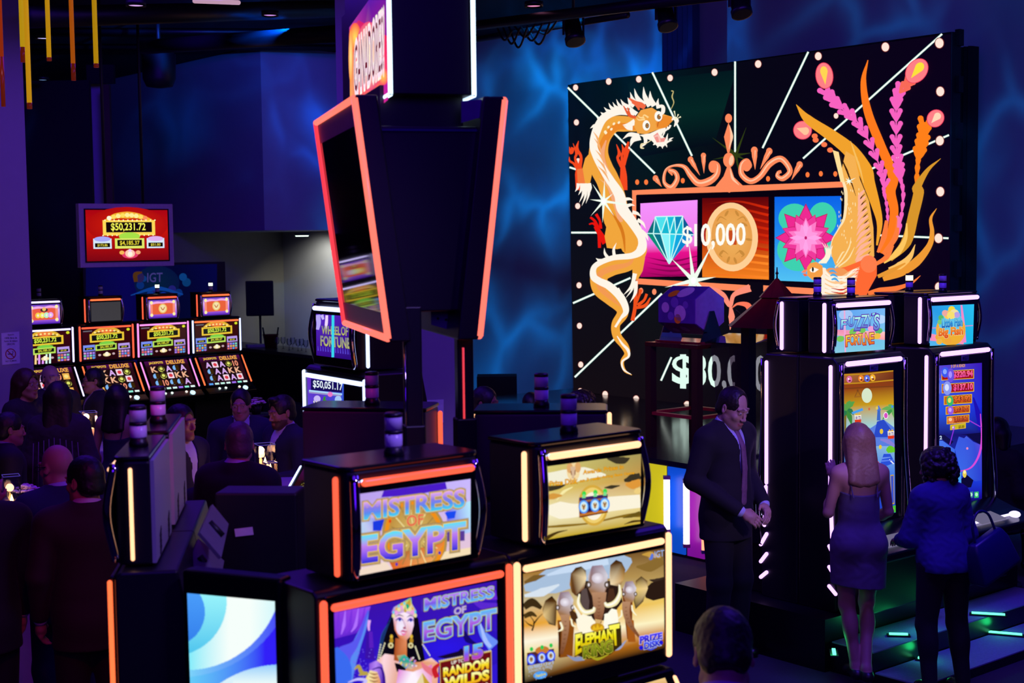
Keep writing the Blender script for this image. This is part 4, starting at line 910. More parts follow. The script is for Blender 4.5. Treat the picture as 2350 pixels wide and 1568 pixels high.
def art_mistress_main(A):
    q = sh(740, 1300, 5.341)
    A.clip = q([(140, 570), (2135, 175), (2148, 1800), (180, 1880)])
    A.put(q([(140, 570), (2135, 175), (2148, 1900), (180, 1900)]), [(0, 1, 2, 3)], [lin(c) for c in ('#3a10a8', '#3a14b0', '#2a18e0', '#2a10d8')])
    A.ell(*q([(1500, 1000)])[0], 150, 60, '#2a16e8', n=24, edge='#2c12b8')
    # curtains
    A.put(q([(145, 560), (590, 490), (500, 800), (150, 890)]), [(0, 1, 2, 3)], [lin(c) for c in ('#8a38e0', '#9a48f0', '#5a20c8', '#6a2ad8')])
    for k in range(5): A.stroke(q([(200 + 80 * k, 560 - 14 * k), (190 + 72 * k, 720), (170 + 60 * k, 850 - 14 * k)]), [2, 8, 2], '#b070ff' if k % 2 else '#7a30e0', 5)
    A.stroke(q([(560, 540), (500, 760), (400, 1020), (300, 1400), (270, 1900)]), [4, 14, 22, 26, 30], '#5a8cf4', 6); A.stroke(q([(560, 540), (420, 920), (260, 1080), (180, 1240)]), [4, 12, 40, 60], '#5a58f0', 6); A.stroke(q([(160, 1000), (250, 1250), (200, 1900)]), [10, 40, 44], '#3a6af0', 6)
    A.put(q([(540, 830), (600, 780), (640, 1150), (520, 1130)]), [(0, 1, 2, 3)], '#3a12a8'); A.stroke(q([(575, 660), (565, 730), (570, 790)]), [7, 6, 4], '#e8a8f8', 5); A.stroke(q([(590, 800), (600, 1000)]), [8, 10], '#5a1ec0', 5)
    for k in range(40): A.ell(*q([(random.uniform(380, 700), random.uniform(1000, 1400))])[0], 1.3, 1.3, '#7a60f8', n=6)
    A.stroke(q([(1820, 400), (1950, 480), (2130, 520)]), [6, 16, 26], '#5a28d0', 6); A.stroke(q([(2130, 350), (1960, 380), (1800, 440)]), [22, 14, 2], '#6a2ae0', 6)
    A.stroke(q([(1900, 640), (1960, 820), (2100, 980)]), [4, 16, 30], '#6a90f8', 6); A.stroke(q([(1930, 700), (1990, 900), (2060, 990)]), [3, 10, 8], '#a8c0ff', 6)
    A.put(q([(1400, 1110), (1660, 1040), (1700, 1000), (1760, 1090), (1500, 1130)]), [tuple(range(5))], '#14082c')
    A.stroke(q([(1730, 800), (1780, 900), (1900, 960)]), [8, 14, 2], '#14086c', 5)
    # hair, head, shoulders
    A.put(q([(850, 560), (780, 720), (690, 1000), (640, 1260), (1000, 1340), (1260, 1200), (1210, 900), (1170, 640), (1000, 470)]), [tuple(range(9))], '#0a0614')
    for k in range(6): A.stroke(q([(850 - 10 * k, 600 + 20 * k), (760 - 8 * k, 850), (700 - 4 * k, 1100)]), [1, 2.4, 1], '#1a4a8c' if k % 2 else '#160c3c', 5)
    A.put(q([(640, 1180), (760, 1070), (900, 1090), (1060, 1180), (1200, 1170), (1330, 1120), (1420, 1190), (1380, 1900), (640, 1900)]), [tuple(range(9))], [lin(c) for c in ('#f0a888', '#ffd8e0', '#e89a70', '#d88048', '#e8a070', '#f8d0d0', '#f0b090', '#f0a080', '#ffe0d8')])
    A.put(q([(890, 880), (1030, 900), (1030, 1100), (1080, 1200), (870, 1150)]), [tuple(range(5))], [lin(c) for c in ('#b05020', '#e89060', '#d87838', '#d87030', '#a04818')])
    A.put(q([(860, 600), (880, 780), (940, 890), (1010, 920), (1080, 850), (1115, 720), (1110, 600), (1000, 560)]), [tuple(range(8))], [lin(c) for c in ('#f4d0f4', '#e0805c', '#c86038', '#e08858', '#f0b8b0', '#f4d8f8', '#f0c8f8', '#fff0ff')])
    A.ell(*q([(960, 740)])[0], 12, 20, '#f4f0ff', n=18, edge='#f0d4f0')
    A.stroke(q([(985, 660), (1010, 740), (990, 760), (1020, 765)]), [1, 2, 3, 1.5], '#b87890', 5); A.ell(*q([(1000, 752)])[0], 3.5, 2, '#a8486c', n=10)
    for (x, y, s) in ((940, 658, 1), (1075, 665, 0.8)):
        A.stroke(q([(x - 48 * s, y + 6), (x, y - 18), (x + 42 * s, y + 4)]), [2, 7, 2], '#7a48d8', 5); A.ell(*q([(x, y)])[0], 6.5 * s, 3, '#e8e8ff', n=14); A.ell(*q([(x + 2, y)])[0], 2.8, 2.9, '#2a3ad8', n=10); A.ell(*q([(x + 2, y)])[0], 1.2, 1.4, '#0a0a30', n=8)
        A.stroke(q([(x - 50 * s, y + 8), (x, y - 16), (x + 40 * s, y + 2)]), [0.8, 2, 0.8], '#1a0a30', 5); A.stroke(q([(x - 55 * s, y - 40), (x - 5, y - 64), (x + 50 * s, y - 44)]), [0.8, 2.6, 0.8], '#2a1040', 5)
    A.stroke(q([(950, 805), (975, 790), (995, 795), (1035, 800)]), [1, 4, 4, 1], '#c83a7c', 5); A.stroke(q([(960, 815), (990, 835), (1025, 812)]), [1, 5.5, 1], '#f078b0', 5)
    # crown, earrings, necklace
    A.put(q([(840, 560), (870, 500), (960, 450), (1080, 380), (1090, 460), (1140, 540), (1140, 630), (1100, 590), (1000, 560), (900, 590), (860, 630)]), [tuple(range(11))], [lin(c) for c in ('#a868c8', '#c0a8f0', '#d8c060', '#3ad8a0', '#e0d070', '#a8c8e8', '#b888e8', '#f0a8e8', '#d8b8f8', '#c890e8', '#8850c0')])
    for k in range(9): t = k / 8; x, y = 865 + 265 * t, 575 - 110 * math.sin(t * 3.1) + 30; A.ell(*q([(x, y)])[0], 4, 5, '#f0a0e0' if k % 2 else '#e8e0a0', n=10); A.ell(*q([(x, y - 42)])[0], 2.5, 3.4, '#e8b838' if k % 2 else '#58d8f0', n=8)
    A.stroke(q([(1000, 560), (1040, 480), (1070, 390)]), [5, 12, 1], '#c8a030', 6); A.ell(*q([(1030, 500)])[0], 5, 8, '#18a880', n=12); A.stroke(q([(1010, 470), (1030, 540), (1080, 470)]), [1, 4, 1], '#f0e090', 5)
    for x in (838, 1082):
        A.ell(*q([(x, 860)])[0], 3.5, 5, '#e0b838', n=10); A.ell(*q([(x, 910)])[0], 4.5, 6, '#b88820', n=10); A.ell(*q([(x - 8, 968)])[0], 6, 6.5, '#e8e0a8', n=14); A.ell(*q([(x - 8, 968)])[0], 3, 3.4, '#7a5a28', n=10)
    for k in range(7): A.ell(*q([(755 - 10 * k, 945 + 28 * k)])[0], 1.6, 2.6, '#f4f0c8', n=6); A.ell(*q([(705 - 6 * k, 960 + 30 * k)])[0], 1.5, 2.4, '#f4f0c8', n=6); A.ell(*q([(1130 + 8 * k, 985 + 24 * k)])[0], 1.6, 2.6, '#f4f0c8', n=6); A.ell(*q([(1220 + 14 * k, 955 + 22 * k)])[0], 1.5, 2.4, '#f4f0c8', n=6)
    A.put(q([(900, 1090), (1000, 1080), (1090, 1170), (1150, 1210), (1080, 1260), (990, 1240), (930, 1160)]), [tuple(range(7))], [lin(c) for c in ('#e0a868', '#38b8a0', '#30a898', '#c880c8', '#e0b8a0', '#289888', '#38a090')])
    for k in range(26): A.ell(*q([(random.uniform(910, 1140), random.uniform(1100, 1250))])[0], 1.8, 2.2, random.choice(['#f0d070', '#e080c0', '#7090f0', '#f8f0f0']), n=7)
    A.put(q([(870, 1180), (930, 1190), (1010, 1250), (1000, 1280), (900, 1290)]), [tuple(range(5))], '#0c0614')
    # dress, sleeve, hands
    A.put(q([(920, 1260), (1100, 1290), (1330, 1200), (1330, 1900), (820, 1900)]), [tuple(range(5))], [lin(c) for c in ('#e078d8', '#fff4ff', '#e868c0', '#f8f8ff', '#ffffff')])
    A.stroke(q([(1200, 1170), (1250, 1240), (1360, 1310)]), [3, 12, 18], '#e87888', 5); A.stroke(q([(1420, 1190), (1360, 1260), (1390, 1360)]), [6, 12, 12], '#c82028', 5)
    A.put(q([(560, 1190), (650, 1150), (720, 1200), (750, 1330), (770, 1900), (560, 1900)]), [tuple(range(6))], [lin(c) for c in ('#8a50d8', '#b888f8', '#6a30c0', '#4a18b0', '#5a20c0', '#a070e8')])
    A.stroke(q([(600, 1260), (700, 1240), (740, 1350), (750, 1600)]), [2, 4, 6, 6], '#3a1090', 5)
    A.put(q([(500, 1400), (570, 1270), (660, 1290), (700, 1400), (690, 1900), (520, 1900)]), [tuple(range(6))], [lin(c) for c in ('#f0d060', '#f8e8a8', '#f4c8a0', '#e09060', '#f0b080', '#f8e0b0')])
    for y in (1300, 1345, 1390): A.stroke(q([(560, y), (620, y + 20), (670, y + 10)]), [1, 3, 1], '#8a4a18', 5)
    A.stroke(q([(380, 1260), (430, 1220), (470, 1300), (540, 1310), (430, 1330)]), [3, 8, 10, 8, 3], '#b8a048', 5); A.stroke(q([(300, 1420), (420, 1380), (520, 1400), (430, 1480)]), [2, 6, 8, 3], '#c8c0ff', 5)
    A.poly(q([(1210, 1300), (1340, 1480), (1110, 1480)]), '#e8d8a8'); A.poly(q([(1210, 1300), (1340, 1480), (1240, 1480)]), '#c8a030')
    # plaque
    A.poly(q([(1420, 1160), (2060, 1030), (2070, 1900), (1440, 1900)]), '#c8a048'); A.poly(q([(1432, 1176), (2048, 1046), (2058, 1900), (1450, 1900)]), '#6a0c14')
    for k in range(26): A.ell(*q([(1420 + 25 * k, 1158 - 5.1 * k)])[0], 2, 2, '#e8d890', n=6)
    A.text('UP TO', q([(1565, 1158), (1720, 1126), (1720, 1166), (1565, 1200)]), '#f4f0e0', bold=0.02)
    gtext(A, '15', q([(1735, 990), (1940, 945), (1940, 1110), (1735, 1150)]), [(0, '#c03ab8'), (0.5, '#7a60f8'), (1, '#58c8f8')], [(0.06, '#3a1060'), (0.035, '#d8b050')], 0.03)
    gtext(A, 'RANDOM', q([(1470, 1245), (2018, 1125), (2018, 1245), (1470, 1350)]), [(0, '#f0a018'), (0.5, '#f8e028'), (1, '#ffffb8')], [(0.05, '#3a0408')], 0.03)
    gtext(A, 'WILDS', q([(1480, 1370), (2020, 1265), (2020, 1385), (1480, 1490)]), [(0, '#f0a018'), (0.5, '#f8e028'), (1, '#ffffb8')], [(0.05, '#3a0408')], 0.03)
    A.text('ON THE REELS', q([(1500, 1520), (2010, 1420), (2010, 1470), (1500, 1570)]), '#f4e8c0', bold=0.02)
    s1, s2 = [(0, '#5ab8f8'), (0.5, '#7a58e8'), (1, '#c080f0')], [(0, '#4a30d8'), (0.5, '#b060e0'), (1, '#58b8f8')]
    o = [(0.065, '#1a0860'), (0.045, '#b89838'), (0.02, '#8ad8f8')]
    w = ((1240, 400), (2080, 240), (2080, 370), (1240, 535)); A.text('MISTRESS', q([(x - 4, y + 16) for x, y in w]), '#e0b820', bold=0.03); gtext(A, 'MISTRESS', q(w), s1, o, 0.0)
    A.text('OF', q([(1600, 510), (1740, 480), (1740, 560), (1600, 590)]), '#b8b0f8', [(0.06, '#b89838')], bold=0.02)
    w = ((1230, 690), (2105, 520), (2105, 755), (1230, 915)); A.text('EGYPT', q([(x - 4, y + 18) for x, y in w]), '#e0b820', bold=0.03); gtext(A, 'EGYPT', q(w), s2, o, 0.0)


def art_elephant_top(A):
    q = sh(1180, 1000, 6.184)
    A.clip = q([(415, 445), (1800, 260), (1790, 1250), (430, 1485)])
    A.put(q([(415, 445), (1800, 260), (1805, 600), (412, 800), (1790, 980), (415, 1150), (1790, 1250), (430, 1485)]), [(0, 1, 2, 3), (3, 2, 4, 5), (5, 4, 6, 7)], [lin(c) for c in ('#d8cc78', '#a89858', '#c8984a', '#e0c868', '#f0dc98', '#f4ecc0', '#c8a830', '#c8a828')])
    A.stroke(q([(430, 600), (700, 590), (1000, 540), (1300, 560)]), [20, 34, 30, 4], '#f4f0d8', 6); A.stroke(q([(430, 1050), (650, 1060), (900, 1060), (1300, 980), (1790, 930)]), [14, 40, 30, 34, 30], '#fcf4dc', 6)
    A.stroke(q([(600, 920), (700, 800), (830, 730)]), [1, 7, 2], '#f8eca8', 5)
    for P, w_ in [([(1320, 330), (1450, 350), (1560, 350), (1640, 320)], [2, 16, 16, 2]), ([(420, 760), (520, 750), (640, 730), (740, 690)], [14, 12, 8, 2]), ([(1280, 740), (1380, 730), (1500, 710)], [2, 9, 2]), ([(1560, 640), (1680, 610), (1790, 570)], [6, 18, 14]), ([(1560, 640), (1650, 580), (1720, 540)], [2, 8, 2])]: A.stroke(q(P), w_, '#3c3424', 6); 
    A.stroke(q([(1580, 690), (1680, 700), (1790, 660)]), [6, 20, 16], '#e0983a', 5); A.stroke(q([(440, 880), (560, 860), (680, 850)]), [10, 14, 3], '#d89a40', 5); A.stroke(q([(1700, 800), (1740, 790), (1795, 760)]), [3, 14, 10], '#f0d080', 5)
    A.stroke(q([(430, 1300), (700, 1280), (1100, 1240), (1500, 1150), (1790, 1120)]), [4, 6, 3, 5, 12], '#8a6a1c', 6); A.stroke(q([(430, 1470), (600, 1380), (760, 1340)]), [10, 5, 1], '#4a3410', 6); A.stroke(q([(1560, 1260), (1680, 1220), (1790, 1210)]), [1, 5, 4], '#4a3410', 5); A.stroke(q([(1540, 1170), (1660, 1140), (1790, 1100)]), [1, 8, 10], '#6a5418', 5)
    A.ell(*q([(1120, 990)])[0], 34, 47, '#d8aa40', rot=-4, n=32); A.ell(*q([(1120, 990)])[0], 29, 41, '#f0d070', rot=-4, n=32); A.ell(*q([(1120, 1000)])[0], 22, 32, '#fff4dc', rot=-4, n=28)
    A.put(q([(920, 880), (1325, 830), (1328, 1090), (922, 1168)]), [(0, 1, 2, 3)], [lin(c) for c in ('#3a2468', '#3a2060', '#5a2410', '#7a3410')])
    A.put(q([(925, 970), (1325, 930), (1325, 1040), (925, 1085)]), [(0, 1, 2, 3)], '#160c5c'); A.stroke(q([(925, 1130), (1325, 1060)]), 5, '#c8782c', 1); A.stroke(q([(925, 940), (1325, 890)]), 4, '#a86a38', 1)
    for x, y in ((985, 1010), (1145, 990), (1282, 975)):
        A.ell(*q([(x, y)])[0], 11.5, 15.5, '#4a98f8', n=22); A.ell(*q([(x, y)])[0], 8.5, 12, '#c8ecff', n=20); A.ell(*q([(x, y)])[0], 5, 7, '#e8d0a0', n=14); A.stroke(q([(x - 22, y - 30), (x, y + 4), (x + 22, y - 30)]), [2, 3, 2], '#7a4a28', 4); A.stroke(q([(x, y), (x - 2, y + 44)]), [3, 2], '#7a3a20', 1)
        A.ell(*q([(x + 4, y - 185)])[0], 5, 6, '#3ad84a', n=12); A.poly(q([(x - 26, y - 120), (x + 30, y - 124), (x + 14, y - 180), (x - 10, y - 180)]), '#7ae090')
    A.ell(*q([(835, 510)])[0], 15, 22, '#f4d8a0', n=20); A.ell(*q([(785, 460)])[0], 7, 12, '#e0a868', n=14); A.ell(*q([(900, 450)])[0], 7, 12, '#e0a868', n=14); A.stroke(q([(830, 440), (832, 540), (828, 610)]), [12, 8, 4], '#d8b898', 5); A.stroke(q([(800, 500), (810, 560)]), [2, 2], '#8a4a2c', 4); A.stroke(q([(862, 490), (856, 560)]), [2, 2], '#8a4a2c', 4)
    def w(t, TL, TR, BR, BL): A.text(t, q([TL, TR, BR, BL]), '#f0a818', [(0.05, '#6a3a08')], bold=0.03)
    w('Awards', (975, 490), (1230, 460), (1230, 515), (975, 550)); w('Prizes in', (1270, 448), (1545, 410), (1545, 470), (1270, 505))
    w('Prize Disk', (500, 650), (890, 600), (890, 680), (500, 715)); w('on 3 reels', (925, 620), (1215, 570), (1215, 620), (925, 665)); w('during Base Game', (1240, 570), (1700, 505), (1700, 555), (1240, 615))


def art_elephant_main(A):
    q = sh(1180, 1230, 4.638)
    A.clip = q([(95, 405), (1590, 130), (1600, 1205), (110, 1566)])
    A.put(q([(95, 405), (1590, 130), (1600, 450), (100, 690), (1605, 700), (105, 960), (1605, 900), (105, 1130), (1605, 1040), (110, 1260), (1600, 1200), (115, 1566)]),
          [(0, 1, 2, 3), (3, 2, 4, 5), (5, 4, 6, 7), (7, 6, 8, 9), (9, 8, 10, 11)], [lin(c) for c in ('#a87a38', '#6a4a28', '#b89858', '#c8b890', '#f0c860', '#e8a030', '#fff4c0', '#fff8e0', '#c87818', '#f0e0a0', '#1a1008', '#2a1a0c')])
    A.stroke(q([(110, 560), (400, 480), (800, 330), (1100, 300), (1250, 260)]), [14, 60, 70, 60, 10], '#a8c0dc', 7); A.stroke(q([(350, 420), (700, 320), (1000, 260)]), [4, 24, 20], '#c8dcf4', 6); A.stroke(q([(110, 640), (300, 600), (480, 520)]), [6, 20, 4], '#d8e4f0', 6)
    A.stroke(q([(110, 500), (220, 450), (330, 420)]), [6, 14, 2], '#7a5a28', 5); A.stroke(q([(1300, 330), (1440, 330), (1580, 260)]), [4, 24, 20], '#8a6a30', 5); A.stroke(q([(1360, 200), (1450, 200), (1560, 230)]), [2, 14, 4], '#c89a40', 5); A.stroke(q([(1440, 470), (1520, 480), (1600, 450)]), [2, 12, 6], '#3a2a20', 5)
    # trees
    A.put(q([(1380, 580), (1460, 500), (1600, 460), (1602, 660), (1480, 690), (1400, 660)]), [tuple(range(6))], '#2a1a12')
    A.stroke(q([(105, 760), (190, 710), (290, 770)]), [14, 20, 8], '#3c2c14', 6); A.stroke(q([(105, 860), (180, 830), (240, 860)]), [10, 12, 3], '#4a3614', 6)
    for P in ([(190, 1010), (210, 920), (150, 830)], [(205, 940), (250, 880), (300, 830)], [(195, 960), (150, 940), (110, 900)]): A.stroke(q(P), [4, 2.4, 1], '#241608', 5)
    # elephants
    def elephant(cx, cy, s, ears, trunk, body, tusks, back=True):
        for P, c in body: A.poly(q(P), c)
        for P, c in ears: A.put(q(P), [tuple(range(len(P)))], c)
        A.put(q([(cx - 105 * s, cy - 60 * s), (cx - 60 * s, cy - 170 * s), (cx + 50 * s, cy - 180 * s), (cx + 110 * s, cy - 70 * s), (cx + 90 * s, cy + 80 * s), (cx + 55 * s, cy + 160 * s), (cx - 50 * s, cy + 170 * s), (cx - 95 * s, cy + 80 * s)]), [tuple(range(8))], [lin(c) for c in ('#d8d0d8', '#8a7080', '#a890a0', '#d8d4e0', '#8a6048', '#a8784c', '#a87850', '#9a7050')])
        A.ell(*q([(cx, cy - 40 * s)])[0], 14 * s, 12 * s, '#f4f0fa', n=18, edge='#cabcc8')
        pts, ws = trunk; A.stroke(q(pts), [w * s for w in ws], ['#b88a68', '#7a4424'], 7)
        C = crom(pts, 6)
        for i in range(3, len(C) - 2, 2): A.stroke(q([(C[i][0] - 16 * s, C[i][1] - 2), (C[i][0], C[i][1] + 5), (C[i][0] + 16 * s, C[i][1] - 3)]), [0.6, 1.4, 0.6], '#6a3c20', 3)
        for sx in (-1, 1): A.ell(*q([(cx + sx * 96 * s, cy + 30 * s)])[0], 6 * s, 8 * s, '#5a4838', n=12); A.ell(*q([(cx + sx * 96 * s, cy + 30 * s)])[0], 2.6 * s, 4 * s, '#e8e0e8', n=8)
        for pts, ws in tusks: A.stroke(q(pts), ws, '#f4e8b0', 7); A.stroke(q([(x - 3, y - 3) for x, y in pts]), [w * 0.4 for w in ws], '#fffdf0', 7)
    dk = [lin(c) for c in ('#3a2818', '#4a3018', '#e8c878', '#f4f0e0', '#4a2818', '#3a2010')]
    # left one
    elephant(540, 740, 0.82, [([(300, 780), (330, 690), (400, 640), (450, 700), (450, 880), (440, 960), (370, 940), (310, 850)], [lin(c) for c in ('#7a5424', '#4a2c12', '#241406', '#5a3812', '#e0b868', '#4a2c12', '#30200c', '#e8c888')])],
             ([(540, 840), (545, 980), (530, 1120), (500, 1260)], [26, 20, 15, 9]), [([(460, 900), (640, 900), (620, 1280), (480, 1300)], '#8a4a10'), ([(470, 980), (500, 980), (490, 1290), (470, 1290)], '#4a2408')],
             [([(490, 920), (510, 990), (460, 1020)], [5, 6, 2]), ([(605, 880), (620, 950), (660, 970)], [4, 5, 2])])
    A.stroke(q([(600, 800), (640, 860), (700, 960)]), [8, 18, 6], '#4a2c14', 5); A.stroke(q([(630, 740), (690, 850), (720, 960)]), [3, 9, 5], '#f8f4e0', 5)
    # right one
    elephant(1225, 600, 0.66, [([(1290, 480), (1350, 430), (1415, 480), (1420, 560), (1370, 700), (1290, 780), (1270, 700), (1290, 570)], [lin(c) for c in ('#5a3418', '#3a220c', '#6a4418', '#f0d090', '#3a200c', '#221006', '#2c160a', '#e8c878')])],
             ([(1190, 700), (1190, 820), (1230, 940), (1330, 1080)], [30, 24, 18, 7]), [([(1140, 560), (1260, 560), (1250, 1100), (1200, 1100)], '#7a3c14'), ([(1190, 880), (1210, 1130), (1290, 1130), (1270, 900)], '#a85a18')],
             [([(1140, 790), (1140, 850), (1100, 885)], [3, 5, 2]), ([(1250, 740), (1260, 800), (1300, 850)], [4, 5, 2])])
    # big one
    A.put(q([(620, 560), (700, 480), (1100, 480), (1150, 700), (1000, 900), (800, 900)]), [tuple(range(6))], '#2c1a14')
    A.stroke(q([(740, 560), (750, 700), (760, 840)]), [12, 20, 10], '#5a4a48', 5); A.stroke(q([(1030, 560), (1030, 700)]), [10, 22], '#4a2c1c', 5)
    elephant(885, 490, 1.0, [([(585, 520), (600, 400), (650, 340), (710, 325), (760, 370), (765, 450), (740, 560), (650, 640), (610, 600)], [lin(c) for c in ('#c89048', '#6a441c', '#3a240c', '#2c1a0a', '#3c2410', '#f8e0b0', '#7a3e18', '#5a3014', '#6a4420')]),
                             ([(1010, 420), (1020, 310), (1080, 255), (1140, 280), (1180, 360), (1160, 470), (1120, 540), (1020, 520)], [lin(c) for c in ('#f0d0a0', '#5a3818', '#2e1c0c', '#4a2e12', '#7a501e', '#c89a58', '#6a3e1c', '#f4dcb0')])],
             ([(900, 600), (900, 720), (895, 830), (890, 930)], [34, 28, 22, 14]), [], [([(690, 620), (680, 720), (740, 810), (830, 800), (850, 760)], [4, 9, 12, 10, 6]), ([(1115, 520), (1120, 620), (1070, 710), (990, 740), (960, 710)], [4, 10, 13, 11, 6])])
    A.stroke(q([(690, 860), (750, 930), (830, 980)]), [20, 44, 30], '#fff8e0', 6); A.stroke(q([(950, 900), (1020, 900), (1060, 780)]), [30, 40, 12], '#fffbe8', 6); A.stroke(q([(890, 890), (880, 950)]), [16, 8], '#d8b070', 4)
    # logo
    A.stroke(q([(560, 1270), (640, 1310), (740, 1300)]), [1, 9, 11], '#8a94b8', 6); A.stroke(q([(1020, 1200), (1110, 1190), (1190, 1110)]), [10, 9, 1], '#9aa4c8', 6)
    A.put(q([(640, 1060), (1130, 950), (1140, 1160), (1020, 1260), (900, 1310), (760, 1310), (640, 1260)]), [tuple(range(7))], '#3a2a08')
    A.ell(*q([(880, 975)])[0], 16, 10, '#c89018', n=16); A.poly(q([(820, 1010), (840, 950), (865, 985), (880, 930), (900, 980), (930, 950), (945, 990)]), '#e8b820')
    ys = [(0, '#d8b808'), (0.5, '#f4e818'), (1, '#fff860')]; oo = [(0.05, '#3a2806')]
    gtext(A, 'E', q([(650, 1060), (708, 1045), (708, 1225), (650, 1262)]), ys, oo, 0.02); gtext(A, 'LEPHAN', q([(706, 1058), (1048, 985), (1048, 1100), (706, 1170)]), ys, oo, 0.03); gtext(A, 'T', q([(1010, 965), (1108, 945), (1108, 1150), (1040, 1160)]), ys, oo, 0.02)
    gtext(A, 'KING', q([(735, 1180), (1035, 1105), (1035, 1230), (735, 1300)]), [(0, '#5a6a10'), (1, '#a8b020')], [(0.06, '#d8d040'), (0.03, '#2a2606')], 0.0); A.stroke(q([(780, 1270), (880, 1310), (1000, 1260)]), [2, 7, 2], '#a8a020', 6)
    gtext(A, 'PRIZE', q([(1335, 1075), (1565, 1030), (1565, 1095), (1335, 1145)]), [(0, '#1a10a8'), (1, '#4a38f8')], [(0.08, '#c8c0f8')], 0.03); gtext(A, 'DISK', q([(1380, 1140), (1545, 1105), (1545, 1165), (1380, 1205)]), [(0, '#1a10a8'), (1, '#3a48f8')], [(0.08, '#b8c8f8')], 0.03)
    A.ell(*q([(1345, 1190)])[0], 4.5, 5, '#1a18d8', n=12); A.ell(*q([(1557, 1135)])[0], 4.5, 5, '#1a18d8', n=12); A.stroke(q([(1400, 1205), (1450, 1210), (1510, 1185)]), [1, 3, 1], '#3a58f8', 4)
    A.text('IGT', q([(1488, 165), (1588, 148), (1588, 215), (1488, 235)]), '#9ab4e8', bold=0.01); A.ell(*q([(1452, 222)])[0], 5, 8, '#5a78d8', rot=20, n=12); A.stroke(q([(1430, 235), (1445, 190), (1470, 170)]), [2, 4, 1], '#c8a048', 4)
    # three discs badge
    A.put(q([(130, 1245), (415, 1200), (425, 1330), (130, 1380)]), [(0, 1, 2, 3)], [lin(c) for c in ('#5a2c14', '#4a2814', '#18106a', '#18106a')]); A.ell(*q([(290, 1215)])[0], 16, 9, '#c87a30', rot=-8, n=16)
    for x, y in ((175, 1315), (287, 1295), (382, 1275)):
        A.ell(*q([(x, y)])[0], 10.5, 13, '#2a48f0', n=18); A.ell(*q([(x, y)])[0], 7.4, 9.6, '#c8e0ff', n=16); A.ell(*q([(x, y)])[0], 4, 6, '#b89060', n=12); A.stroke(q([(x - 12, y - 18), (x, y + 4), (x + 12, y - 18)]), [1.4, 2, 1.4], '#5a2c14', 4); A.ell(*q([(x + 2, y - 110)])[0], 4, 5, '#2ac850', n=10)
    A.text('ON REELS 1,3 or 5', q([(140, 1390), (410, 1325), (410, 1365), (140, 1425)]), '#b8ccf0', [(0.05, '#1a1408')], bold=0.03); A.text('AWARDS A PRIZE', q([(145, 1432), (400, 1370), (400, 1395), (145, 1460)]), '#a8b8d0', bold=0.02)
    A.ell(*q([(270, 1480)])[0], 16, 9, '#48a0f8', rot=-10, n=18); A.text('Feature', q([(222, 1475), (325, 1450), (325, 1480), (222, 1505)]), '#d8d048', bold=0.03)
    for k in range(20): A.ell(*q([(random.uniform(130, 420), random.uniform(1400, 1530))])[0], 0.8, 0.8, '#e8e8ff', n=5)


def art_elephant_low(A):
    A.grad((0, 0), (1, 0), (1, 1), (0, 1), [(0, '#f0c888'), (0.15, '#c88a40'), (1, '#7a4c18')]); A.poly([(0.06, .08), (.94, .08), (.94, .3), (.06, .3)], '#1a0c04')
    A.text('$4,250.00', [(.5, .11), (.92, .11), (.92, .25), (.5, .25)], '#f8e048', bold=0.02); A.text('CREDIT', [(.1, .12), (.4, .12), (.4, .24), (.1, .24)], '#f0e0b0', bold=0.02)
    for i in range(5):
        for j in range(3): A.poly([(.07 + .175 * i, .36 + .19 * j), (.235 + .175 * i, .36 + .19 * j), (.235 + .175 * i, .53 + .19 * j), (.07 + .175 * i, .53 + .19 * j)], '#e8d8b0'); A.ell(.152 + .175 * i, .445 + .19 * j, .05, .06, random.choice(['#c8781c', '#8a5a28', '#d8a838', '#a83a18']))


def art_egypt_low(A):
    A.grad((0, 0), (1, 0), (1, 1), (0, 1), [(0, '#6a3ae0'), (1, '#2a1090')])
    for i in range(5):
        for j in range(3): A.poly([(.07 + .175 * i, .2 + .23 * j), (.235 + .175 * i, .2 + .23 * j), (.235 + .175 * i, .41 + .23 * j), (.07 + .175 * i, .41 + .23 * j)], '#b8a0f0'); A.ell(.152 + .175 * i, .305 + .23 * j, .05, .07, random.choice(['#e8c030', '#38a8e8', '#d84ab0', '#48c878']))


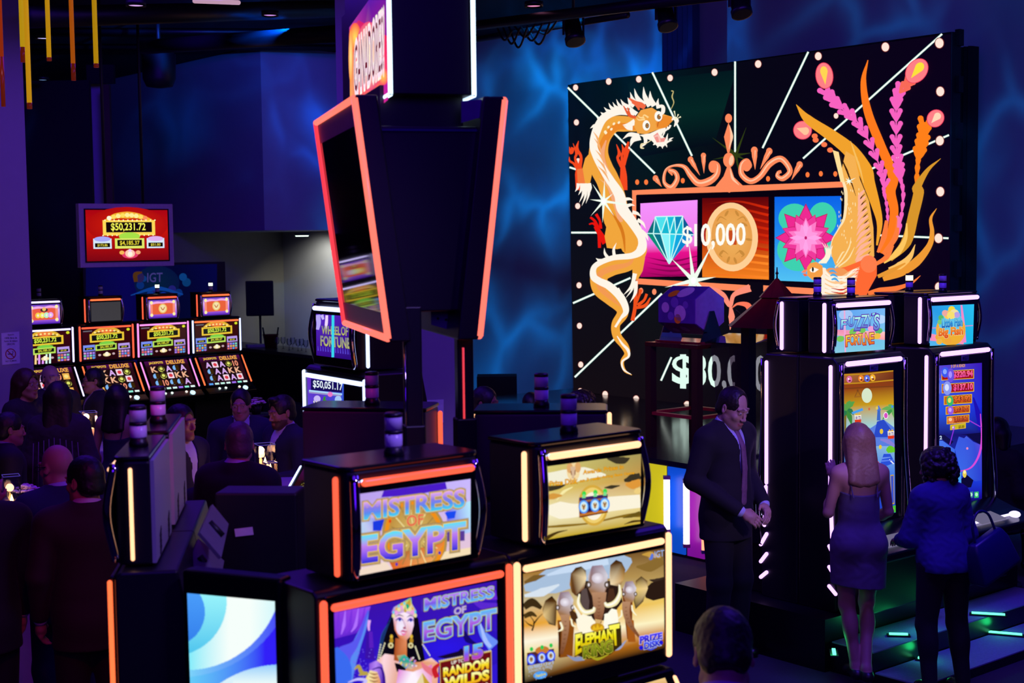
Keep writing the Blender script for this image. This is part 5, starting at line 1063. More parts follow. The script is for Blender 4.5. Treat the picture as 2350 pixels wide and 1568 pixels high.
def art_jackpot(kind):
    def f(A):
        A.grad((0, 0), (1, 0), (1, 1), (0, 1), [(0, '#3a060c'), (1, '#240408')])
        if kind == 0:
            for k in range(9): A.stroke([(.02 + .07 * k, 1), (.03 + .07 * k, .8 - .1 * (k % 3))], [.04, .035], random.choice(['#ffd890', '#e898ff', '#d8fff0', '#ffffc8']), 1)
        # main amount in a gold frame
        A.stroke([(.2, .13), (.33, .04), (.5, .01), (.68, .04), (.8, .13)], [.03, .1, .14, .1, .03], '#e0b030', 5); A.ell(.5, .06, .16, .07, '#f0783c'); 
        for k in range(7): A.ell(.26 + .08 * k, .1 - .05 * math.sin(k * .52), .025, .03, '#ffe890', n=8)
        A.poly([(.15, .14), (.86, .12), (.86, .4), (.15, .42)], '#f0c838'); A.poly([(.19, .19), (.82, .17), (.82, .34), (.19, .37)], '#10100c')
        A.text('$50,231.72', [(.29, .2), (.72, .185), (.72, .325), (.29, .345)], '#d8f048', bold=.03)
        A.ell(.5, .47, .16, .07, '#7ad048'); A.poly([(.26, .5), (.7, .48), (.7, .68), (.26, .7)], '#b8e058'); A.poly([(.29, .54), (.67, .52), (.67, .63), (.29, .65)], '#0c140c'); A.text('$4,185.37', [(.36, .55), (.62, .535), (.62, .615), (.36, .63)], '#d8d838', bold=.03)
        for x0, c1, tx in ((.01, '#7a90f0', '$171.86'), (.73, '#b89ae8', '$51.00')):
            A.poly([(x0, .5), (x0 + .24, .49), (x0 + .25, .68), (x0, .7)], c1); A.poly([(x0 + .03, .58), (x0 + .22, .57), (x0 + .22, .65), (x0 + .03, .66)], '#101418'); A.text(tx, [(x0 + .07, .595), (x0 + .18, .59), (x0 + .18, .635), (x0 + .07, .645)], '#e0d040', bold=.03)
            A.poly([(x0, .71), (x0 + .25, .70), (x0 + .25, .94), (x0, .96)], '#5a4a78')
            for k in range(12): A.ell(x0 + .03 + .06 * (k % 4), .76 + .08 * (k // 4), .024, .032, random.choice(['#f06858', '#f0b848', '#58a8f0', '#a878f0', '#78e0b0', '#e0a0e0']), n=8)
        A.ell(.49, .84, .08, .06, '#f0d898'); A.ell(.49, .82, .04, .07, '#fff4d8'); A.ell(.34, .84, .03, .035, '#c8a8b0'); A.ell(.63, .82, .03, .035, '#c8a8b0'); A.ell(.95, .05, .035, .045, '#d8e028')
        A.poly([(.02, .03), (.2, .025), (.2, .06), (.02, .065)], '#6a6a74')
    return f


def art_curtain(A):
    A.grad((0, 0), (1, 0), (1, 1), (0, 1), [(0, '#5a20c0'), (.3, '#e0b0f8'), (.75, '#a860e8'), (1, '#4010a8')]); A.poly([(.1, .2), (.9, .18), (.9, .78), (.1, .8)], '#e8623c'); A.poly([(.06, .14), (.14, .14), (.14, .85), (.06, .85)], '#f8907c'); A.poly([(.86, .12), (.94, .12), (.94, .84), (.86, .84)], '#f8907c')
    A.stroke([(.06, .2), (.3, .14), (.5, .16), (.7, .12), (.94, .18)], [.1, .12, .08, .12, .1], '#f0a8e8', 5)
    for x, y in ((.1, .14), (.9, .12), (.1, .82), (.9, .8)): A.ell(x, y, .055, .09, '#fff0a8', n=14)
    A.ell(.5, .48, .15, .26, '#f0c870'); A.ell(.5, .48, .11, .2, '#f4e4b0'); A.stroke([(.43, .4), (.5, .56), (.57, .4)], [.03, .05, .03], '#c8783c', 4)


def art_feature(A):
    art_curtain(A); A.poly([(.2, .25), (.8, .24), (.8, .72), (.2, .74)], '#ec5a48'); A.ell(.5, .28, .12, .1, '#3a2030'); A.ell(.5, .24, .06, .1, '#f0c060')
    for k, c in enumerate(('#f8d048', '#f8e860', '#b8f0c8', '#e8a8f8')): A.ell(.3 + .135 * k, .55, .085, .15, c); A.ell(.3 + .135 * k, .55, .03, .07, '#f8f0d8')


def art_grey(A): A.grad((0, 0), (1, 0), (1, 1), (0, 1), [(0, '#3c3a3e'), (1, '#3e3c40')])


def art_reels(seed):
    rnd = random.Random(seed); syms = rnd.choices(['Q', 'A', '10', 'K', 'J', 'w', 'g'], k=15)
    def f(A):
        A.grad((0, 0), (1, 0), (1, 1), (0, 1), [(0, '#4a0a50'), (.2, '#2a0a14'), (.85, '#2a0a14'), (1, '#1a0a20')])
        A.text('JACKPOTS', [(.1, .03), (.42, .03), (.42, .12), (.1, .12)], '#f0c040', bold=.04); A.text('DELUXE', [(.5, .02), (.92, .02), (.92, .14), (.5, .14)], '#f0a848', bold=.04)
        for i in range(5):
            A.poly([(.09 + .168 * i, .17), (.245 + .168 * i, .17), (.245 + .168 * i, .88), (.09 + .168 * i, .88)], '#1c0c10')
            for j in range(3):
                s = syms[i * 3 + j]; x, y = .167 + .168 * i, .29 + .235 * j
                if s in ('w', 'g'):
                    A.poly([(x - .07, y - .1), (x + .07, y - .1), (x + .07, y + .1), (x - .07, y + .1)], '#f4d8e8' if s == 'w' else '#f0b050'); A.ell(x, y, .045, .06, '#d83a48' if s == 'w' else '#f8e080', n=12)
                else:
                    c = {'Q': '#d8e030', 'A': '#d8a0f0', '10': '#f07848', 'K': '#f0a878', 'J': '#58a8f0'}[s]; c = mixc(c, '#ffffff', .12)
                    A.ell(x, y, .07, .1, c, n=14) if s in 'QJ' else None; A.text(s, [(x - .06, y - .09), (x + .06, y - .09), (x + .06, y + .09), (x - .06, y + .09)], '#3a2408' if s in 'QJ' else c, bold=.03)
        for k, c in enumerate(('#58a0f0', '#c8f0e8', '#c8f8e8', '#d8f8f0', '#a070f0', '#90f0d8', '#e8fff8')): A.poly([(.03 + .14 * k, .92), (.13 + .14 * k, .92), (.13 + .14 * k, .98), (.03 + .14 * k, .98)], c)
    return f


# ---- the pod in the middle: front pair
gdir = Vector((math.cos(R_(GRID)), math.sin(R_(GRID)), 0))
O1 = atz(828, 1108, 2.16); O1.z = 0
O1 = O1 + 0.006 * Vector((-gdir.y, gdir.x, 0))
PODG = None
dual_machine(O1 + gdir * 0.207, GRID, 'slot machine with red strips and a crowned dark-haired queen on its main screen', PODG, [RED] * 3, [RED] * 3, [RED] * 2, ('px', art_mistress_top), ('px', art_mistress_main), ('uv', art_egypt_low), cdep=0.28)
dual_machine(O1 + gdir * 0.918, GRID, 'slot machine with peach strips and three elephants on its main screen', PODG, [PEACH] * 3, [PEACH] * 3, [PEACH] * 2, ('px', art_elephant_top), ('px', art_elephant_main), ('uv', art_elephant_low), cdep=0.28)
# left pair, seen from the side and behind
lx = Vector((math.cos(R_(-82)), math.sin(R_(-82)), 0))
L1 = Vector((-1.224, 4.248, 0)) - 0.285 * lx
PURPLE = mat('violet grey shell', '#3a3444', 0.45, noise=0.08)
for k, lb in ((0, 'slot machine seen side-on behind the blue swirl display, nearest of the two with silver backs'), (1, 'slot machine with silver back behind the side-on machine, next to the grey-haired man')):
    dual_machine(L1 - lx * 0.6 * k, -82, lb, None, [PEACH] * 3, [ORANGE] * 3, [ORANGE] * 2, ('uv', art_curtain), ('uv', art_jackpot(1)), ('uv', art_reels(k)), hw=0.30, tdepth=0.12, depth=0.20, rear=SILVER, led=False, cdep=0.28, thick=0.0075)
# back pair, their backs to us
for (x, y, yw, lb, c) in ((-0.535, 5.745, 169, 'slot machine turned away, its dark back below the blue-white edged screens', RED), (0.120, 5.60, 176, 'slot machine turned away, its violet back behind the signal light of the elephant machine', PEACH)):
    dual_machine(Vector((x, y, 0)), yw, lb, None, [c] * 3, [c] * 3, [c] * 2, ('uv', art_curtain), ('uv', art_jackpot(1)), ('uv', art_reels(5)), hw=0.30, thw=0.25, shell=PURPLE, led=False, sx=0.008, cdep=0.28)
# corner display with the blue swirls
CD = Vector((-0.984, 4.209, 0)); e = empty('info_display', CD, -23.9, 'tall corner display with pale blue swirls between two slot machines', 'display')
MB().box((0.150, 0.040, 0.93), (0.350, 0.065, 1.88)).build('housing', GLOSS, e, 0.01)
A = Art(pixfn(e.matrix_world, 0.006), (0, -1, 0)); q = sh(380, 1000, 2.76); q = sh(0, 1000, 2.76)
def swirl(px, py):
    x, y = px * 2.76, (py - 1000) * 2.76; t = min(1, max(0, (x - 1200) / 550))
    if math.hypot((x - 1790) * .8, y - 1930) < 480: return mixc('#7ac4fc', '#f0fffa', min(1, max(0, (y - 1430) / 150)) if t > .5 else .75)
    if math.hypot(x - 1085, y - 1120) < 213: return mixc('#4a9cfa', '#3480ec', min(1, max(0, (y - 1000) / 300)))
    if math.hypot(x - 1090, y - 1050) < 346: return mixc('#98f4fc', '#4cc4ee', min(1, max(0, (y - 1000) / 380)))
    if math.hypot(x - 1180, y - 880) < 606: return mixc(mixc('#84ecfa', '#f6fffb', min(1, t * 2.2)), '#b8f4fc', max(0, t * 2 - 1.4))
    if math.hypot(x - 1130, y - 780) < 752: return mixc('#7cd4fa', '#4a4cf8', t ** .8)
    return mixc('#66ccf8', '#3220f8', min(1, t * 1.15))
A.field(q([(1185, 998), (1740, 1050), (1762, 1900), (1215, 1900)]), 150, 220, swirl)
A.build('screen', SCREEN, e)
# slotted gussets and a label on the dark box inside the pod
jb = empty('junction_box', at(590, 1290, 5.05), -5, 'black equipment box behind the corner display, with a small blank label', 'box')
MB().box((0, 0.08, -0.25), (0.30, 0.16, 1.0)).build('housing', MATTE, jb, 0.008)
p = jb.matrix_world.inverted() @ at(560, 1221, 5.05)
MB().box((p.x, -0.004, p.z), (0.066, 0.004, 0.028), rot=Matrix.Rotation(-0.12, 3, 'Y')).build('label_card', mat('paper label', '#d8d2d8', 0.7), jb)
def gusset(pts, d0, d1, slot, label):
    P = [at(x, y, d) for (x, y), d in zip(pts, (d1, d1, d0, d0))]
    n = (P[1] - P[0]).cross(P[2] - P[1]).normalized() * 0.006
    e = empty('bracket_plate', P[0], 0, label, 'bracket', 'slotted plates inside the pod'); B = MB()
    v = [p_ + s * n - P[0] for s in (-1, 1) for p_ in P]
    B.add(v, [(0, 1, 2, 3), (7, 6, 5, 4), (0, 4, 5, 1), (1, 5, 6, 2), (2, 6, 7, 3), (3, 7, 4, 0)]).build('plate', mat('grey steel plate', '#6c6674', 0.5), e)
    S = [at(x, y, (d0 + d1) / 2) for x, y in slot]; a, b = S[0] - P[0], S[1] - P[0]
    c = ((P[0] + P[1] + P[2] + P[3]) / 4 - P[0]); n = n if n.y < 0 else -n
    MB().tube([c + (a - b) * 0.5 + n * 1.02, c - (a - b) * 0.5 + n * 1.02], 0.012, 8).build('slot', MATTE, e)
gusset([(485, 1160), (522, 1205), (505, 1282), (456, 1225)], 4.55, 4.75, ((478, 1196), (508, 1228)), 'upper slotted violet plate behind the side-on slot machine')
gusset([(453, 1239), (512, 1290), (503, 1345), (417, 1330)], 4.58, 4.78, ((446, 1290), (478, 1330)), 'lower slotted violet plate just above the blue swirl display')

# ---- far bank of four
FB = [(-5.70, 17.32), (-5.10, 17.86), (-4.515, 18.385), (-3.94, 18.95)]
FBL = ['far slot machine with white strips, partly hidden by the left column', 'far slot machine with red strips and a blank grey top screen', 'far slot machine with pink strips and a violet framed top screen', 'far slot machine at the right end of its row, with white and orange strips']
FBC = [([LILAC] * 3, [LILAC] * 3, [LILAC] * 2), ([ORANGE, RED, RED], [RED] * 3, [ORANGE] * 2), ([RED, RED, RED], [PINK, PINK, PINK], [PINK] * 2), ([ORANGE, RED, RED], [ORANGE, BLUEW, BLUEW], [ORANGE] * 2)]
WL = emi('lit white signal', '#e8ffe0', 3)
for k, (x, y) in enumerate(FB):
    dual_machine(Vector((x, y, 0)), 42.5, FBL[k], 'jackpot machines in a row by the dark back wall', *FBC[k], ('uv', [art_feature, art_grey, art_curtain, art_curtain][k]), ('uv', art_jackpot(0 if k == 0 else 1)), ('uv', art_reels(10 + k)), hw=0.375, lit=WL if k > 1 else None, led=False)

# ---- the pair with blue-white strips beyond the pod
def art_wof_top(A):
    q = sh(660, 680, 5.6)
    A.clip = q([(365, 228), (835, 262), (825, 820), (370, 760)])
    A.put(q([(365, 228), (835, 262), (825, 820), (370, 760)]), [(0, 1, 2, 3)], [lin(c) for c in ('#5a2ac8', '#4a10a8', '#2a0a78', '#3a0a90')])
    for k in range(14): x = 390 + 32 * k; A.stroke(q([(x, 640 + 3 * k), (x + 4, 700 + 4 * k)]), [1, 2.5], '#5a48d8', 1)
    A.stroke(q([(385, 240), (400, 340), (385, 430)]), [12, 10, 7], '#b8a8f8', 5); A.stroke(q([(440, 240), (460, 300)]), [8, 5], '#c8b8ff', 4); A.stroke(q([(505, 245), (500, 340), (488, 430)]), [6, 7, 6], '#f0d8ff', 5)
    gr = [(0, '#b8b868'), (1, '#8a8a98')]
    gtext(A, 'WHEEL', q([(440, 385), (680, 395), (680, 500), (440, 480)]), gr, [(.03, '#2a1458')], .015); gtext(A, 'OF', q([(690, 390), (775, 398), (775, 510), (690, 498)]), gr, [(.03, '#2a1458')], .01); gtext(A, 'FORTUNE', q([(425, 510), (800, 540), (805, 672), (428, 632)]), gr, [(.03, '#2a1458')], .015)
    A.line(*q([(585, 245), (583, 785)]), 6, '#38d8f0')


def art_wof_main(A):
    q = sh(660, 680, 5.6)
    A.put(q([(250, 1040), (720, 1100), (720, 1700), (268, 1700)]), [(0, 1, 2, 3)], [lin(c) for c in ('#6a30c8', '#3a60e0', '#2a38c8', '#4a50e0')]); A.put(q([(300, 1060), (700, 1112), (700, 1240), (300, 1205)]), [(0, 1, 2, 3)], '#160c58')
    A.text('$50,051.17', q([(328, 1080), (705, 1120), (705, 1225), (328, 1180)]), '#e8f4ff', bold=.02); A.stroke(q([(275, 1215), (500, 1240), (700, 1262)]), 4, '#a8d8f8', 1); A.put(q([(275, 1225), (690, 1270), (690, 1290), (275, 1245)]), [(0, 1, 2, 3)], '#9a90c8')
    A.ell(*q([(380, 1320)])[0], 8, 8, '#c8b8f8', n=12); A.ell(*q([(650, 1330)])[0], 8, 9, '#a8c8f8', n=12); A.stroke(q([(480, 1290), (470, 1340), (500, 1340)]), [4, 6, 3], '#3a8a28', 4); A.ell(*q([(548, 1262)])[0], 6, 6, '#e878c8', n=10)
    gtext(A, 'WHEEL', q([(335, 1350), (560, 1370), (560, 1470), (335, 1440)]), [(0, '#e8c890'), (1, '#ffffe8')], [(.03, '#1a1458')], .015); gtext(A, 'OF', q([(580, 1380), (685, 1392), (685, 1490), (580, 1475)]), [(0, '#e8c890'), (1, '#ffffe8')], [(.03, '#1a1458')], .015); gtext(A, 'FORTUNE', q([(325, 1490), (690, 1520), (690, 1630), (325, 1590)]), [(0, '#e8c890'), (1, '#ffffe8')], [(.03, '#1a1458')], .015)
wa = -57; wx = Vector((math.cos(R_(wa)), math.sin(R_(wa)), 0)); W0 = atz(722, 706, 2.52); W0.z = 0.36
WOF = W0 + wx * 0.205
e = dual_machine(WOF, wa, 'slot machine with blue-white strips and a violet top screen, behind a dark turned-away machine', None, [BLUEW] * 3, [BLUEW] * 3, [BLUEW] * 2, ('px', art_wof_top), ('px', art_wof_main), ('uv', art_reels(31)), tdepth=0.3, led=False)
o = MB().box((WOF.x + 0.12, WOF.y + 0.1, 0.18), (1.3, 1.3, 0.36)).build('machine_plinth', PM); tag(o, 'low black plinth under the slot machine with blue-white strips', 'plinth')


# ---- tall curved machines on the platform
def curve_machine(loc, yaw, label, group, top=None, main=None, lit=None, cs=VIOLETW, cend=ORANGE):
    e = empty('curved_slot_machine', loc, yaw, label, 'slot machine', group); hw = 0.38
    MB().prism([(0.30, 0.0), (-0.02, 0.0), (-0.02, 1.66), (0.02, 1.70), (0.30, 1.70)], -hw, hw, 'x').build('cabinet', SATIN, e, 0.012)
    MB().prism([(0.0, 0.36), (-0.30, 0.36), (-0.40, 0.40), (-0.40, 0.45), (-0.20, 0.50), (-0.03, 0.56)], -hw - 0.02, hw + 0.02, 'x').build('console', GLOSS, e, 0.01)
    MB().box((0, -0.10, 0.17), (0.62, 0.2, 0.34)).build('foot_box', SATIN, e, 0.01)
    MB().box((0, -0.022, 1.07), (0.66, 0.012, 1.13)).build('bezel', GLOSS, e, 0.004)
    for s in (-1, 1): MB().tube([tuple(q) for q in crom([(s * (hw - 0.02), -0.02, 0.5), (s * (hw - 0.015), -0.06, 0.62), (s * (hw - 0.03), -0.035, 1.1), (s * (hw - 0.03), -0.03, 1.66)], 6)], 0.018, 10).build('chrome_bow', CHROME, e)
    strip('light_strip', [(-0.29, -0.035, 1.655), (0.29, -0.035, 1.655)], 0.017, cs, e)
    for s in (-1, 1):
        strip('light_strip', [(s * (hw + 0.004), 0.03, 0.80), (s * (hw + 0.004), 0.03, 1.64)], 0.013, cs, e)
        strip('light_strip', [(s * (hw + 0.004), 0.012, 0.50), (s * (hw + 0.004), 0.026, 0.775)], 0.013, cs if s < 0 else cend, e)
        for k, z in enumerate((0.36, 0.24, 0.13)): strip('light_dash', [(s * (hw + 0.006), -0.02, z), (s * (hw + 0.006), 0.035, z + 0.085 - 0.02 * k)], 0.013, cs if s < 0 else cend, e)
    topbox(e, 1.715, 2.07, 0.33, 0.06, 0.20, SATIN, [cs] * 3, lit, led=False, thick=0.0165)
    MB().box((0, 0.058, 1.885), (0.58, 0.012, 0.29)).build('top_bezel', GLOSS, e, 0.004)
    # console details
    MB().box((0, -0.30, 0.487), (0.56, 0.02, 0.008), rot=Matrix.Rotation(0.25, 3, 'X')).build('console_glow', LILAC, e)
    MB().box((-0.1, -0.28, 0.498), (0.3, 0.13, 0.006), rot=Matrix.Rotation(0.25, 3, 'X')).build('touch_panel', emi('pale touch panel', '#a8a0c8', 0.35), e)
    MB().ball((0.20, -0.32, 0.487), 0.042, 16, 0, (1, 1, 0.6)).build('spin_button', emi('lilac button', '#d8ccff', 1.6), e)
    Mt = e.matrix_world
    for nm, art, y in (('top_display', top, 0.0505), ('main_display', main, -0.0295)):
        if art: A = Art(pixfn(Mt, y), (0, -1, 0)); art(A); A.build(nm, SCREEN, e)
    MB().box((0, -0.03, 1.612), (0.085, 0.006, 0.042)).build('badge', mat('violet badge', '#5a4a98', 0.3), e)
    A = Art(rectfn(-0.04, 0.04, 1.594, 1.63, -0.034), (0, -1, 0)); A.text('IGT', [(.35, .1), (.95, .1), (.95, .9), (.35, .9)], '#14103a', bold=.02); A.ell(.18, .5, .12, .3, '#14103a'); A.build('badge_lettering', vcmat('printed badge', 'diffuse'), e)
    return e


def art_fuzzy_top(A):
    q = sh(1890, 680, 4.9)
    A.clip = q([(130, 165), (692, 135), (688, 600), (128, 640)])
    A.put(q([(130, 165), (692, 135), (688, 600), (128, 640)]), [(0, 1, 2, 3)], [lin(c) for c in ('#5aa0f0', '#7ab8f8', '#7acce8', '#88cce0')]); A.ell(*q([(250, 210)])[0], 16, 12, '#a8c8f8', n=16); A.ell(*q([(640, 260)])[0], 14, 10, '#b8d8ff', n=16)
    A.put(q([(130, 375), (690, 400), (690, 492), (130, 440)]), [(0, 1, 2, 3)], [lin(c) for c in ('#f090b8', '#ffc8c8', '#ffa0a8', '#f8a8c0')]); A.stroke(q([(235, 160), (240, 400), (245, 630)]), [3, 4, 3], '#f4a8d8', 1)
    for x, y in ((190, 480), (620, 390), (600, 450), (330, 400), (430, 380), (540, 370)): A.ell(*q([(x, y)])[0], 9, 7, random.choice(['#58b868', '#78c858', '#f0c048', '#f0a0d8']), rot=random.uniform(-40, 40), n=12)
    o = [(.09, '#4a2a98'), (.07, '#6a3ac0')]; o2 = [(.09, '#c83a18'), (.07, '#7a2a88')]
    st = [(0, '#6a68c8'), (.4, '#6ac8f0'), (1, '#b8f8e8')]
    xs = [(195, 255, 265, 370), (280, 340, 230, 340), (345, 410, 235, 385), (420, 490, 210, 350), (490, 545, 205, 330), (545, 570, 190, 220), (565, 622, 205, 380)]
    for ch, (x0, x1, y0, y1) in zip("FUZZY'S", xs): gtext(A, ch, q([(x0 + 6, y0 + 4), (x1 + 6, y0), (x1, y1 - 4), (x0, y1)]), st, [(.03, '#5a30b0')], -.012)
    for ch, (x0, x1, y0, y1) in zip("FORTUNE", [(250, 300, 440, 565), (295, 350, 430, 550), (350, 395, 430, 545), (390, 435, 425, 540), (430, 475, 420, 550), (470, 520, 415, 545), (515, 565, 410, 535)]): gtext(A, ch, q([(x0, y0 + 4), (x1, y0), (x1, y1 - 4), (x0, y1)]), [(0, '#f0701c'), (.5, '#f8b028'), (1, '#f8d858')], [(.03, '#a02a48')], -.012)


def art_fuzzy_main(A):
    q = sh(1900, 820, 3.92)
    A.clip = q([(130, 150), (588, 118), (608, 1400), (135, 1420)])
    A.put(q([(130, 150), (588, 118), (592, 250), (125, 290), (600, 420), (120, 440), (604, 620), (125, 640), (606, 1050), (130, 1050), (608, 1400), (135, 1420)]), [(0, 1, 2, 3), (3, 2, 4, 5), (5, 4, 6, 7), (7, 6, 8, 9), (9, 8, 10, 11)],
          [lin(c) for c in ('#7a4410', '#7a3c10', '#8a3c10', '#94400f', '#d0a018', '#c09418', '#a8d8d8', '#90c8d8', '#4a80e8', '#3a68e0', '#1a38c8', '#1a30b8')])
    A.put(q([(130, 168), (590, 138), (592, 200), (128, 235)]), [(0, 1, 2, 3)], [lin(c) for c in ('#b06a34', '#7a3410', '#6a2c10', '#a05a2c')])
    for P in ([(130, 160), (360, 150), (590, 122)], [(128, 240), (360, 228), (592, 205)]): A.stroke(q(P), [3, 3, 3], '#c89018', 1)
    A.stroke(q([(128, 285), (300, 275), (592, 262)]), 3, '#7a3c10', 1)
    for x, y, c in ((192, 200, '#e070a8'), (298, 192, '#f08828'), (352, 192, '#5a70e0'), (402, 185, '#f0b030')): A.ell(*q([(x, y)])[0], 6.5, 8, c, n=16); A.ell(*q([(x - 6, y - 4)])[0], 1.6, 2.4, '#fff', n=8); A.ell(*q([(x + 4, y + 12)])[0], 2.6, 2, '#5a1430', n=8)
    A.line(*q([(268, 300), (240, 360)]), 2.2, '#8a5418'); A.line(*q([(268, 300), (298, 352)]), 2.2, '#8a5418'); A.line(*q([(236, 358), (302, 352)]), 3.2, '#a0661c'); A.line(*q([(266, 290), (268, 310)]), 4, '#7a4414')
    A.ell(*q([(350, 345)])[0], 12, 17, '#d8e8c8', n=24)
    # palms, castle, hills
    A.stroke(q([(150, 800), (150, 600), (160, 480)]), [8, 7, 5], '#7a6a20', 5)
    for t_ in ((240, 400), (230, 520), (215, 620), (120, 560), (118, 430), (200, 390)): A.stroke(q([(160, 480), ((160 + t_[0]) / 2 + 6, (480 + t_[1]) / 2 - 16), t_]), [5, 12, 1], random.choice(['#3a8a38', '#2a7a48', '#58a048']), 5)
    for t_ in ((480, 470), (490, 560), (600, 440), (540, 430), (600, 560)): A.stroke(q([(585, 470), ((585 + t_[0]) / 2, (470 + t_[1]) / 2 - 10), t_]), [5, 10, 1], random.choice(['#3a9a48', '#2a8a58', '#68b058']), 5)
    A.put(q([(130, 760), (160, 640), (260, 580), (380, 640), (500, 560), (606, 640), (606, 800), (130, 800)]), [tuple(range(8))], '#5a80e0'); A.put(q([(410, 720), (440, 580), (500, 560), (560, 640), (600, 720)]), [tuple(range(5))], '#2a4ac8')
    A.poly(q([(438, 570), (445, 470), (470, 468), (472, 570)]), '#3a68c8'); A.poly(q([(438, 480), (455, 430), (478, 478)]), '#4a78d8'); A.ell(*q([(440, 458)])[0], 3, 4, '#e0c858', n=8); A.ell(*q([(370, 466)])[0], 2.4, 3.4, '#d86a3c', n=8); A.ell(*q([(520, 525)])[0], 5.5, 8, '#f8f8ff', n=14); A.ell(*q([(520, 525)])[0], 4.2, 6.4, '#d850c0', n=14)
    A.ell(*q([(130, 560)])[0], 3, 9, '#c8a028', n=12); A.ell(*q([(123, 495)])[0], 2.6, 3.2, '#4a90f0', n=8); A.ell(*q([(578, 445)])[0], 2.6, 3.2, '#4a90f0', n=8); A.ell(*q([(480, 668)])[0], 4, 6, '#e8c838', n=14); A.ell(*q([(470, 808)])[0], 3.4, 5, '#e8c838', n=14)
    A.stroke(q([(215, 505), (312, 468)]), [5, 6], '#4aa0f0', 1)
    for x, y in ((268, 545), (565, 690)): A.poly(q([(x - 30, y - 25), (x + 30, y - 27), (x + 28, y + 25), (x - 26, y + 27)]), '#f4f0e8'); A.poly(q([(x - 28, y + 18), (x + 30, y + 14), (x + 28, y + 42), (x - 26, y + 46)]), '#e03a18'); A.poly(q([(x - 24, y - 22), (x - 14, y - 42), (x, y - 26), (x + 12, y - 44), (x + 26, y - 24)]), '#e8b828'); A.text('18 72', q([(x - 22, y - 12), (x + 24, y - 14), (x + 24, y + 12), (x - 22, y + 14)]), '#5a2a88', bold=.03)
    A.put(q([(470, 960), (500, 870), (560, 870), (600, 950), (520, 980)]), [tuple(range(5))], '#2a50d8'); A.stroke(q([(530, 850), (560, 830), (605, 840)]), [8, 18, 8], '#68c828', 5); A.stroke(q([(550, 920), (590, 960)]), [3, 3], '#e8e8f8', 1); A.stroke(q([(480, 910), (560, 900)]), [4, 2], '#6a90f0', 1); A.stroke(q([(475, 935), (590, 925)]), [4, 2], '#5a80f0', 1)
    A.stroke(q([(470, 740), (540, 760), (600, 800)]), [4, 10, 6], '#8a80d8', 5); A.ell(*q([(470, 1000)])[0], 5, 6, '#f0d8d0', n=14); A.ell(*q([(470, 1000)])[0], 3.4, 4.4, '#40b070', n=12); A.poly(q([(425, 940), (455, 938), (458, 980), (428, 984)]), '#e04a2c')
    A.poly(q([(560, 1060), (590, 1056), (596, 1320), (566, 1326)]), '#c8a030'); A.poly(q([(564, 1070), (586, 1066), (591, 1308), (570, 1314)]), '#3a50c8')
    A.poly(q([(560, 1340), (610, 1332), (612, 1395), (562, 1402)]), '#48c038'); A.ell(*q([(574, 1370)])[0], 5, 6, '#a8e848', n=12); A.text('$1', q([(566, 1355), (582, 1352), (582, 1386), (566, 1390)]), '#1a5a18', bold=.03)


def art_fish_top(A):
    q = sh(1890, 680, 4.9)
    A.clip = q([(1203, 110), (1693, 90), (1680, 535), (1195, 560)])
    A.put(q([(1203, 110), (1693, 90), (1680, 535), (1195, 560)]), [(0, 1, 2, 3)], [lin(c) for c in ('#2a98e8', '#2ac0f0', '#1ab8e8', '#58b8f0')]); A.put(q([(1200, 420), (1400, 460), (1590, 500), (1570, 540), (1198, 500)]), [tuple(range(5))], [lin(c) for c in ('#f890b8', '#ffa8b8', '#ff9ab8', '#ff8ab0', '#f88ab8')]); A.stroke(q([(1550, 100), (1570, 300), (1580, 520)]), [4, 7, 10], '#f08ac8', 5); A.stroke(q([(1200, 360), (1680, 330)]), [2, 2], '#e088c8', 1)
    A.ell(*q([(1430, 380)])[0], 34, 36, '#f0b030', n=24); A.ell(*q([(1430, 300)])[0], 28, 26, '#58c8f0', n=22)
    for x, y, r, c in ((1440, 150, 8, '#f8d838'), (1400, 210, 10, '#f8c858'), (1470, 200, 11, '#f0e0a0'), (1365, 190, 7, '#f0a8a0'), (1500, 210, 7, '#b8a0e8'), (1430, 215, 9, '#f8e070'), (1310, 290, 6, '#78c878'), (1320, 240, 6, '#58b868'), (1560, 380, 7, '#f0a838'), (1290, 460, 7, '#f0a838'), (1300, 510, 7, '#f0b848'), (1400, 500, 8, '#f0a838')): A.ell(*q([(x, y)])[0], r, r, c, n=14)
    gtext(A, 'Little Fish', q([(1330, 260), (1560, 245), (1560, 335), (1330, 355)]), [(0, '#1a60c0'), (.5, '#2a90e0'), (1, '#68d8f0')], [(.04, '#a8e0d8'), (.015, '#2a78b8')], -.01)
    gtext(A, 'Big Fish', q([(1295, 365), (1565, 345), (1565, 455), (1295, 475)]), [(0, '#e04a18'), (.5, '#f0701c'), (1, '#f8b030')], [(.05, '#f0e0a0'), (.02, '#d85a28')], -.005)


